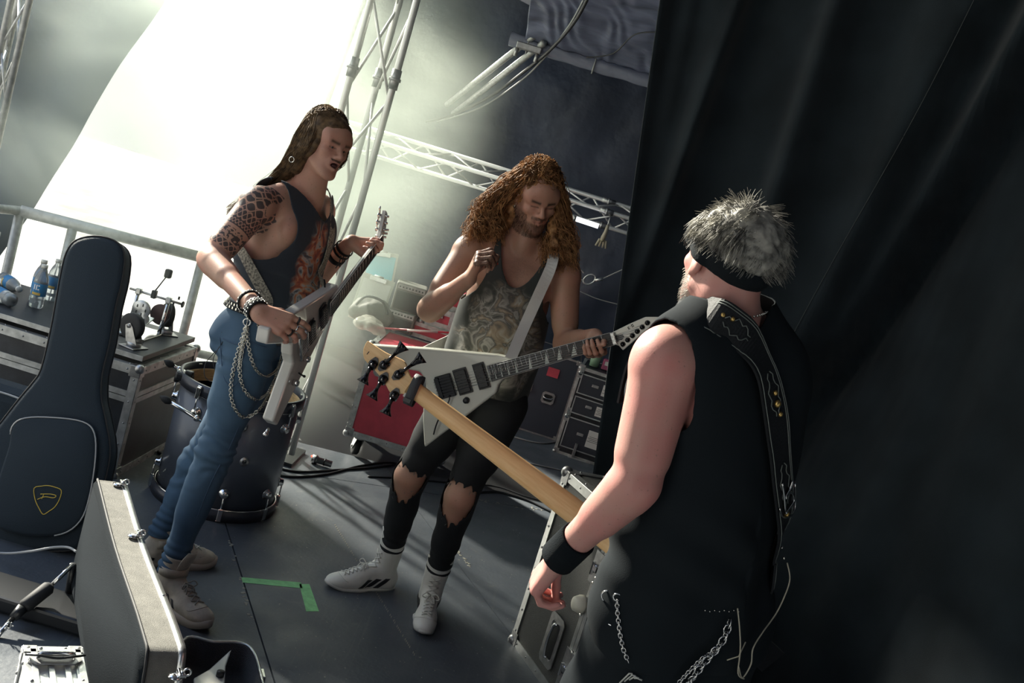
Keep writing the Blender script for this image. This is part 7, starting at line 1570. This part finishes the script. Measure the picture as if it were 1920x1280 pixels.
# ================================================================== person 3: man in the headband, from behind
def person3():
    res = .0048
    N = P(1368, 600, 2.03); Pz = P(1268, 1180, 2.10); Ls = P(1252, 668, 1.90); Rs = P(1466, 700, 2.16); LE = P(1192, 905, 1.86); LW = P(1046, 1046, 2.00); RE = P(1452, 900, 2.42); RW = P(1330, 950, 2.46)
    C = P(1366, 498, 2.00); hf = V(-.36, .92, .12); hu = V(.02, -.10, 1)
    f = Fig(); T = torso(f, N, Pz, Ls, Rs, 1.06, 1.06, .02, fp=V(-.35, .93, 0))
    h = head(f, C, hf, hu, .96); f.cap('neck', N-T.u*.03, h.at(0, -.03, -.05), .066, .064, .02); f.cap('neck', h.at(0, .005, -.085), N+T.f*.04, .040, .044, .02)
    arm(f, 'arm_l', Ls, LE, LW, 1.08, bulk=1.12); arm(f, 'arm_r', Rs, RE, RW, 1.05)
    LH = T.ap(-.02, .09); RH = T.ap(-.02, -.09); LK = LH+V(-.05, .06, -.44); RK = RH+V(.04, .06, -.44); LA = LK+V(-.02, -.02, -.42); RA = RK+V(.03, -.02, -.42); LA.z = RA.z = .10
    leg(f, 'leg_l', LH, LK, LA, 1.0, (0, -1, 0)); leg(f, 'leg_r', RH, RK, RA, 1.0, (0, -1, 0))
    f.cap('foot', LA, LA+V(-.05, .14, -.05), .034, .028); f.cap('foot', RA, RA+V(.05, .14, -.05), .034, .028)
    Kp = P(990, 1114, 2.04); hand(f, LW, Kp-LW, (.86, .15, -.42), True, ((.75, .9, .5), (.8, .95, .6), (.85, .95, .6), (.9, .9, .6)), 1.0, thumb=(.5, .35, .3), tdir=.3)
    hand(f, RW, (-.7, .25, -.3), (.1, -.9, -.3), False, ((.5, .6, .4),)*4, 1.0)
    root = thing('person', 'grey-haired man in black headband and sleeveless black shirt seen from behind', 'person', ((LA.x+RA.x)/2, (LA.y+RA.y)/2, 0))
    lo, hi = f.bounds(); F = Field(lo, hi, res); f.put(F); v, q = F.mesh(); o = np_mesh('body', v, q, skin_mat('skin_pink', (.52, .27, .23), (.56, .22, .20)), root, smooth_it=1)
    color_attr(o, 'tint', face_tint(v, h, beard=(.26, .23, .20), beard_w=.7))
    # --- sleeveless shirt, loose
    def keep(v_, c):
        x, y, z = c.T; zt = z/T.T; ax_ = np.abs(x); xh = np.interp(zt, [.50, .62, .75, .95, 1.1], [.32, .215, .180, .185, .19]); cn = (v_-A3(N))@T.R; rn = np.sqrt((cn[:, 0]/.073)**2+((cn[:, 1]-.01)/.082)**2); return (ax_ < xh+.12*(x < -.1)) & (zt > -.035) & ~((rn < 1) & (zt > .93)) & (zt < 1.06)
    def disp(v_, c): return .006+folds(c, .018, 6, 4, (1.4, 1, .5))+.008*np.sin(c[:, 0]*38+c[:, 2]*9)*np.exp(-((c[:, 2]-.08)/.16)**2)+.006*np.sin(c[:, 2]*55-c[:, 0]*40)*np.exp(-((c[:, 2]-.25)/.12)**2)*(c[:, 0] > 0)
    def ex(F_): F_.ell(A3(T.at(.42, 0, -.01)), (.186, .140, .33), T.R, k=.05); F_.ell(A3(T.ap(.10, 0, -.0)), (.176, .138, .16), T.Rp, k=.05)
    garment('sleeveless_shirt', f, {'torso', 'pelvis'}, .012, .0055, black_cotton, root, T, keep, disp, ex, pat=False)
    def keepj(v_, c): return (c[:, 2] < .10) & (v_[:, 2] > .06)
    def dispj(v_, c): return .006+folds(v_, .014, 7, 6, (1, 1, 1.3))
    j, jv, jq = garment('black_trousers', f, {'pelvis', 'leg_l', 'leg_r'}, .010, .0075, black_cotton, root, T, keepj, dispj, None, 0, pat=False)
    for A_, sd in ((LA, V(-.10, 1, 0)), (RA, V(.2, 1, 0))): s_ = shoe_root(root, 'shoe', V(A_.x, A_.y, 0)); hl_ = V(A_.x, A_.y, 0)-sd.normalized()*.06; shoe(s_, hl_+sd.normalized()*.29, hl_, 1, .12, mat('black_shoe_leather', (.02, .02, .02), .4) if 'black_shoe_leather' not in MATS else MATS['black_shoe_leather'], black_rubber, black_stripe, lace_b, 'sneaker')
    # wristband
    fa = (LW-LE).normalized(); ring_band(root, 'wristband', LE.lerp(LW, .86), fa, .0345, .082, .005, mat('black_towelling', (.007, .010, .013), 1.0, bump=.7, bscale=500, spec=.15))
    # headband
    Fb = Field(A3(C)-.16, A3(C)+.16, .004); f.put(Fb, {'head'}, .0055, .01); bv, bq = Fb.mesh(); bc = (bv-A3(C))@h.R; tl = bc[:, 2]-.026-.26*(bc[:, 1])*1.0; w_ = .020+.003*(bc[:, 1] < 0)
    np_mesh('headband', bv, bq, mat('black_headband_cloth', (.007, .010, .013), .95, spec=.2, bump=.4, bscale=300), root, keep=np.abs(tl+.004) < w_, solid=.003, solid_off=1)
    # short spiky grey hair
    hm = hair_mat('grey_hair', (.17, .165, .155), (.60, .58, .52), .5, 40); rs = random.Random(21); paths = []  # grey, its pale tone whitened to stand for sunlight from the left
    for i in range(3600):
        a = rs.uniform(-math.pi, math.pi); el = rs.uniform(-.45, 1.53) 
        if math.cos(el) < rs.random(): continue
        if abs(a) < .85 and el < .45: continue
        if el < -.02 and abs(a) < 1.5: continue
        r0 = V(math.sin(a)*math.cos(el)*.080, math.cos(a)*math.cos(el)*.099-.012, math.sin(el)*.092+.036)
        zz = r0.z-.026-.26*r0.y+.004; ln = rs.uniform(.026, .046) if zz > .018 else rs.uniform(.006, .014)
        if zz < -.02 and zz > -.5: ln = rs.uniform(.008, .016); 
        if abs(zz) < .020 or zz < -.055: continue
        if r0.y < -.06: ln *= .62
        p0 = h.at(*r0); n_ = (h.at(*(r0*1.1))-p0).normalized(); sw = (h.u*-.55-h.f*.35+h.l*(.55 if r0.x > 0 else -.35)).normalized() if zz > .015 else -h.u
        cl = mnoise.noise_vector(r0*38)*.9+Vector((rs.uniform(-.25, .25),)*3); up_ = .85 if el > .9 else .55
        d1 = (n_*(up_)+sw*.8+cl*.45).normalized(); d2 = (n_*up_*.12+sw*1.1+cl*.7).normalized()
        if el > 1.0: d2 = (n_*.4+sw*.7+cl*.9).normalized()
        paths.append([p0, p0+d1*ln*.35, p0+d1*ln*.6+d2*ln*.15, p0+d1*ln*.72+d2*ln*.45])
    for i in range(420):        # longer locks falling over the band on the left side and the front
        a = rs.uniform(.9, 2.6); el = rs.uniform(.25, .62); r0 = V(math.sin(a)*math.cos(el)*.082, math.cos(a)*math.cos(el)*.099-.012, math.sin(el)*.092+.036); p0 = h.at(*r0); n_ = (h.at(*(r0*1.1))-p0).normalized(); cl = mnoise.noise_vector(r0*45+V(3, 0, 0)); ln = rs.uniform(.035, .062)
        d1 = (n_*.6-h.u*.4+cl*.4).normalized(); d2 = (n_*.12-h.u*.9-h.f*.2+cl*.6).normalized(); paths.append([p0, p0+d1*ln*.35, p0+d1*ln*.4+d2*ln*.35, p0+d1*ln*.4+d2*ln*.75])
    strands('hair', paths, .0011, hm, root, 3, .25)
    Fh = Field(A3(C)-.16, A3(C)+.16, .005); Fh.ell(A3(h.at(0, -.016, .044)), np.array((.086, .103, .090))*.96, h.R, k=.02); hv, hq = Fh.mesh(); hc = (hv-A3(C))@h.R; np_mesh('hair_mass', hv, hq, hm, root, keep=(hc[:, 2]-.026-.26*hc[:, 1]+.004 > .018) & ((hc[:, 1] < .06) | (hc[:, 2] > .07)), disp=np.abs(vnoise(hv, 45, 2))*.012+vnoise(hv, 110, 4)*.004, solid=.003)
    # stubble on the cheek
    bd = []; tn = face_tint(v, h, beard=(.3, .3, .3)); idx = np.where(tn[:, 3] > .3)[0]
    for i in rs.sample(list(idx), min(900, len(idx))):
        p = Vector(v[i]); n_ = (p-h.at(0, .0, -.05)).normalized(); bd.append([p, p+n_*.003-h.u*.002, p+n_*.005-h.u*.006])
    strands('beard', bd, .0006, hair_mat('grey_beard', (.25, .23, .2), (.5, .48, .42)), root, 3)
    # necklace, hair cord
    b = MB(); F4 = Field(A3(N)-.2, A3(N)+.2, .006); f.put(F4, {'neck', 'torso'}, .006, .01); nv, nq = F4.mesh(); nb = BVHTree.FromPolygons([Vector(p) for p in nv], [tuple(int(i) for i in f_) for f_ in nq])
    for k_ in range(60):
        a = 2*math.pi*k_/60; dr_ = T.l*math.cos(a)+T.f*math.sin(a); o_ = N+T.u*(.012-.02*math.sin(a)); hit = nb.ray_cast(o_+dr_*.2, -dr_)
        if hit[0] is not None: b.ball(hit[0]+hit[1]*.001, .0028, 5)
    b.build('ball_chain', stud_m, root, world=True)
    # --- studded leather strap over the left shoulder and down the back
    F3 = Field(lo-.04, hi+.04, .006); f.put(F3, {'torso', 'pelvis', 'neck'}, .012, .02); ex(F3); sv, sq = F3.mesh(); sd_ = vnoise(sv, 3, 1)*0; sbv = BVHTree.FromPolygons([Vector(p) for p in sv], [tuple(int(i) for i in f_) for f_ in sq])
    def onb(x, y, off=.016):
        d = ray(x, y).normalized(); hit = sbv.ray_cast(Vector((0, 0, CAM_H)), d)
        return (hit[0]+hit[1]*off, hit[1]) if hit[0] is not None else (P(x, y, 2.1), V(0, -1, 0))
    px_ = [(1330, 592), (1368, 610), (1398, 645), (1424, 700), (1440, 760), (1448, 820), (1453, 880), (1458, 940), (1456, 985), (1450, 1040), (1440, 1090)]
    cen = [onb(x, y) for x, y in px_]; fr_ = T.at(1.03, .07, .06); pts = smooth_path([T.at(.70, .10, .155), T.at(.86, .095, .14), T.at(1.0, .085, .075)]+[c_[0] for c_ in cen]+[T.at(-.02, -.20, .03), M3 @ V(-.5, .0, -.0)], 8); nn_ = []
    for p in pts: nn_.append(sbv.find_nearest(p)[1])
    ribbon(pts, lambda i, p: nn_[i], .072, .005).build('strap', leather, v3, world=True)
    i0 = 3*8; i1 = (3+len(px_)-1)*8
    def edge(i, s, off=.004): t_ = (pts[i+1]-pts[i-1]).normalized(); n_ = (nn_[i]-t_*nn_[i].dot(t_)).normalized(); return pts[i]+t_.cross(n_)*s+n_*off
    b = MB()
    for s in (-.031, .031, -.026): b.tube([edge(i, s) for i in range(i0, i1)], .0011, 5)
    b.build('strap_stitching', mat('strap_stitching', (.16, .18, .17), .6), v3, world=True)
    b = MB()
    for a0, a1 in ((4, 14), (24, 34), (46, 56)):
        for s in (-1, 1): b.tube([edge(min(i0+i, i1), s*(.004+.011*math.sin(math.pi*(i-a0)/(a1-a0)*1.0)+.004*math.sin((i-a0)*1.9)), .0045) for i in range(a0, a1+1)], .0012, 5)
    b.build('tooled_ornament', MATS['strap_stitching'], v3, world=True)
    b = MB()
    for (x, y, r_) in ((1437, 735, .0055), (1441, 754, .008), (1447, 773, .0055), (1457, 957, .007), (1352, 588, .006), (1368, 592, .005)):
        p, n_ = onb(x, y, .0205); b.ball(p, r_, 8)
    b.build('brass_studs', brass, v3, world=True)['kind'] = 'stuff'
    b = MB()
    def bx_(pxs, r_=.0028): b.tube(smooth_path([onb(x, y, .024)[0] for x, y in pxs], 4), r_, 6)
    bx_([(1447, 900), (1450, 920), (1452, 952)]); bx_([(1466, 895), (1460, 912), (1452, 926)]); bx_([(1452, 928), (1462, 916), (1468, 930), (1460, 945), (1453, 955)]); bx_([(1442, 946), (1448, 962), (1462, 960), (1470, 940), (1470, 900)], .002)
    b.build('strap_buckle', chrome, v3, world=True)
    # trouser hardware: rings, chains, cords
    jb = BVHTree.FromPolygons([Vector(p) for p in jv], [tuple(int(i) for i in f_) for f_ in jq])
    def onj(x, y, off=.03):
        d = ray(x, y).normalized(); o_ = Vector((0, 0, CAM_H)); h1 = jb.ray_cast(o_, d); h2 = sbv.ray_cast(o_, d); c_ = [q_ for q_ in (h1, h2) if q_[0] is not None]
        if not c_: return P(x, y, 2.05)
        hh = min(c_, key=lambda q_: (q_[0]-o_).length); return hh[0]-d*off
    b = MB(); b.torus(onj(1139, 1117), .0125, .002, (0, 1, .1), 18); b.torus(onj(1157, 1119), .008, .0018, (0, 1, .1), 14); chain(b, [onj(x, y) for x, y in ((1157, 1128), (1158, 1150), (1162, 1185), (1168, 1215), (1178, 1240))], .0042, .0013, .0075); b.tube([onj(1135, 1128), onj(1132, 1165), onj(1146, 1172)], .0018, 5); b.build('belt_rings', chrome, root, world=True)
    b = MB(); chain(b, smooth_path([onj(x, y) for x, y in ((1367, 1168), (1358, 1195), (1340, 1220), (1318, 1245), (1295, 1275), (1280, 1300))], 6), .0078, .0020, .013); chain(b, smooth_path([onj(x, y, .026) for x, y in ((1345, 1218), (1322, 1230), (1300, 1250), (1272, 1280))], 6), .004, .0014, .007); b.build('hip_chain', chrome, root, world=True)
    b = MB(); [b.ball(onj(x, 1144+.10*(x-1320)*0+(2 if k_ % 2 else 0), .02), .0017, 5) for k_, x in enumerate(range(1322, 1400, 9))]; b.build('belt_eyelets', stud_m, root, world=True)['kind'] = 'stuff'
    cw_ = mat('waxed_cord', (.50, .46, .36), .6)
    for nm_, pxs in (('hanging_cord', ((1476, 1055), (1481, 1085), (1472, 1115), (1455, 1150), (1430, 1185), (1412, 1215), (1408, 1245), (1392, 1270), (1385, 1250))), ('second_cord', ((1383, 1140), (1387, 1180), (1388, 1220), (1384, 1262), (1395, 1272)))):
        b = MB(); b.tube(smooth_path([onj(x, y, .05) for x, y in pxs], 6), .0016, 5); b.build(nm_, cw_, root, world=True)
    b = MB(); b.tube([onj(1363, 1237, .04), onj(1385, 1230, .045), onj(1398, 1203, .045)], .0014, 5); b.build('cord_end', cw_, root, world=True)
    # metal fittings down the outer seam, and the white striped patch
    b = MB()
    for x, y in ((1117, 1083), (1112, 1092), (1088, 1152), (1073, 1222), (1457, 1027), (1466, 1026), (1470, 1046)): b.ball(onj(x, y, .012), .0034, 6)
    b.build('trouser_studs', stud_m, root, world=True)['kind'] = 'stuff'
    b = MB(); M_ = None
    for k_ in range(4): b.tube([onj(1162+k_*9, 1280-3*k_, .02), onj(1180+k_*5, 1262+3*k_, .02), onj(1186+k_*6, 1263+4*k_, .02)], .0018, 5)
    b.build('white_stripes', web_white, root, world=True)
person3()
# ================================================================== smoke
h = haze('stage_haze', (-3.3, 3.8, -.5), (-.25, 7.5, 3.9), 1.35, .90, .40, .26, seed=3.1)
tag(h, 'pale backlit smoke drifting round the truss tower', 'smoke')
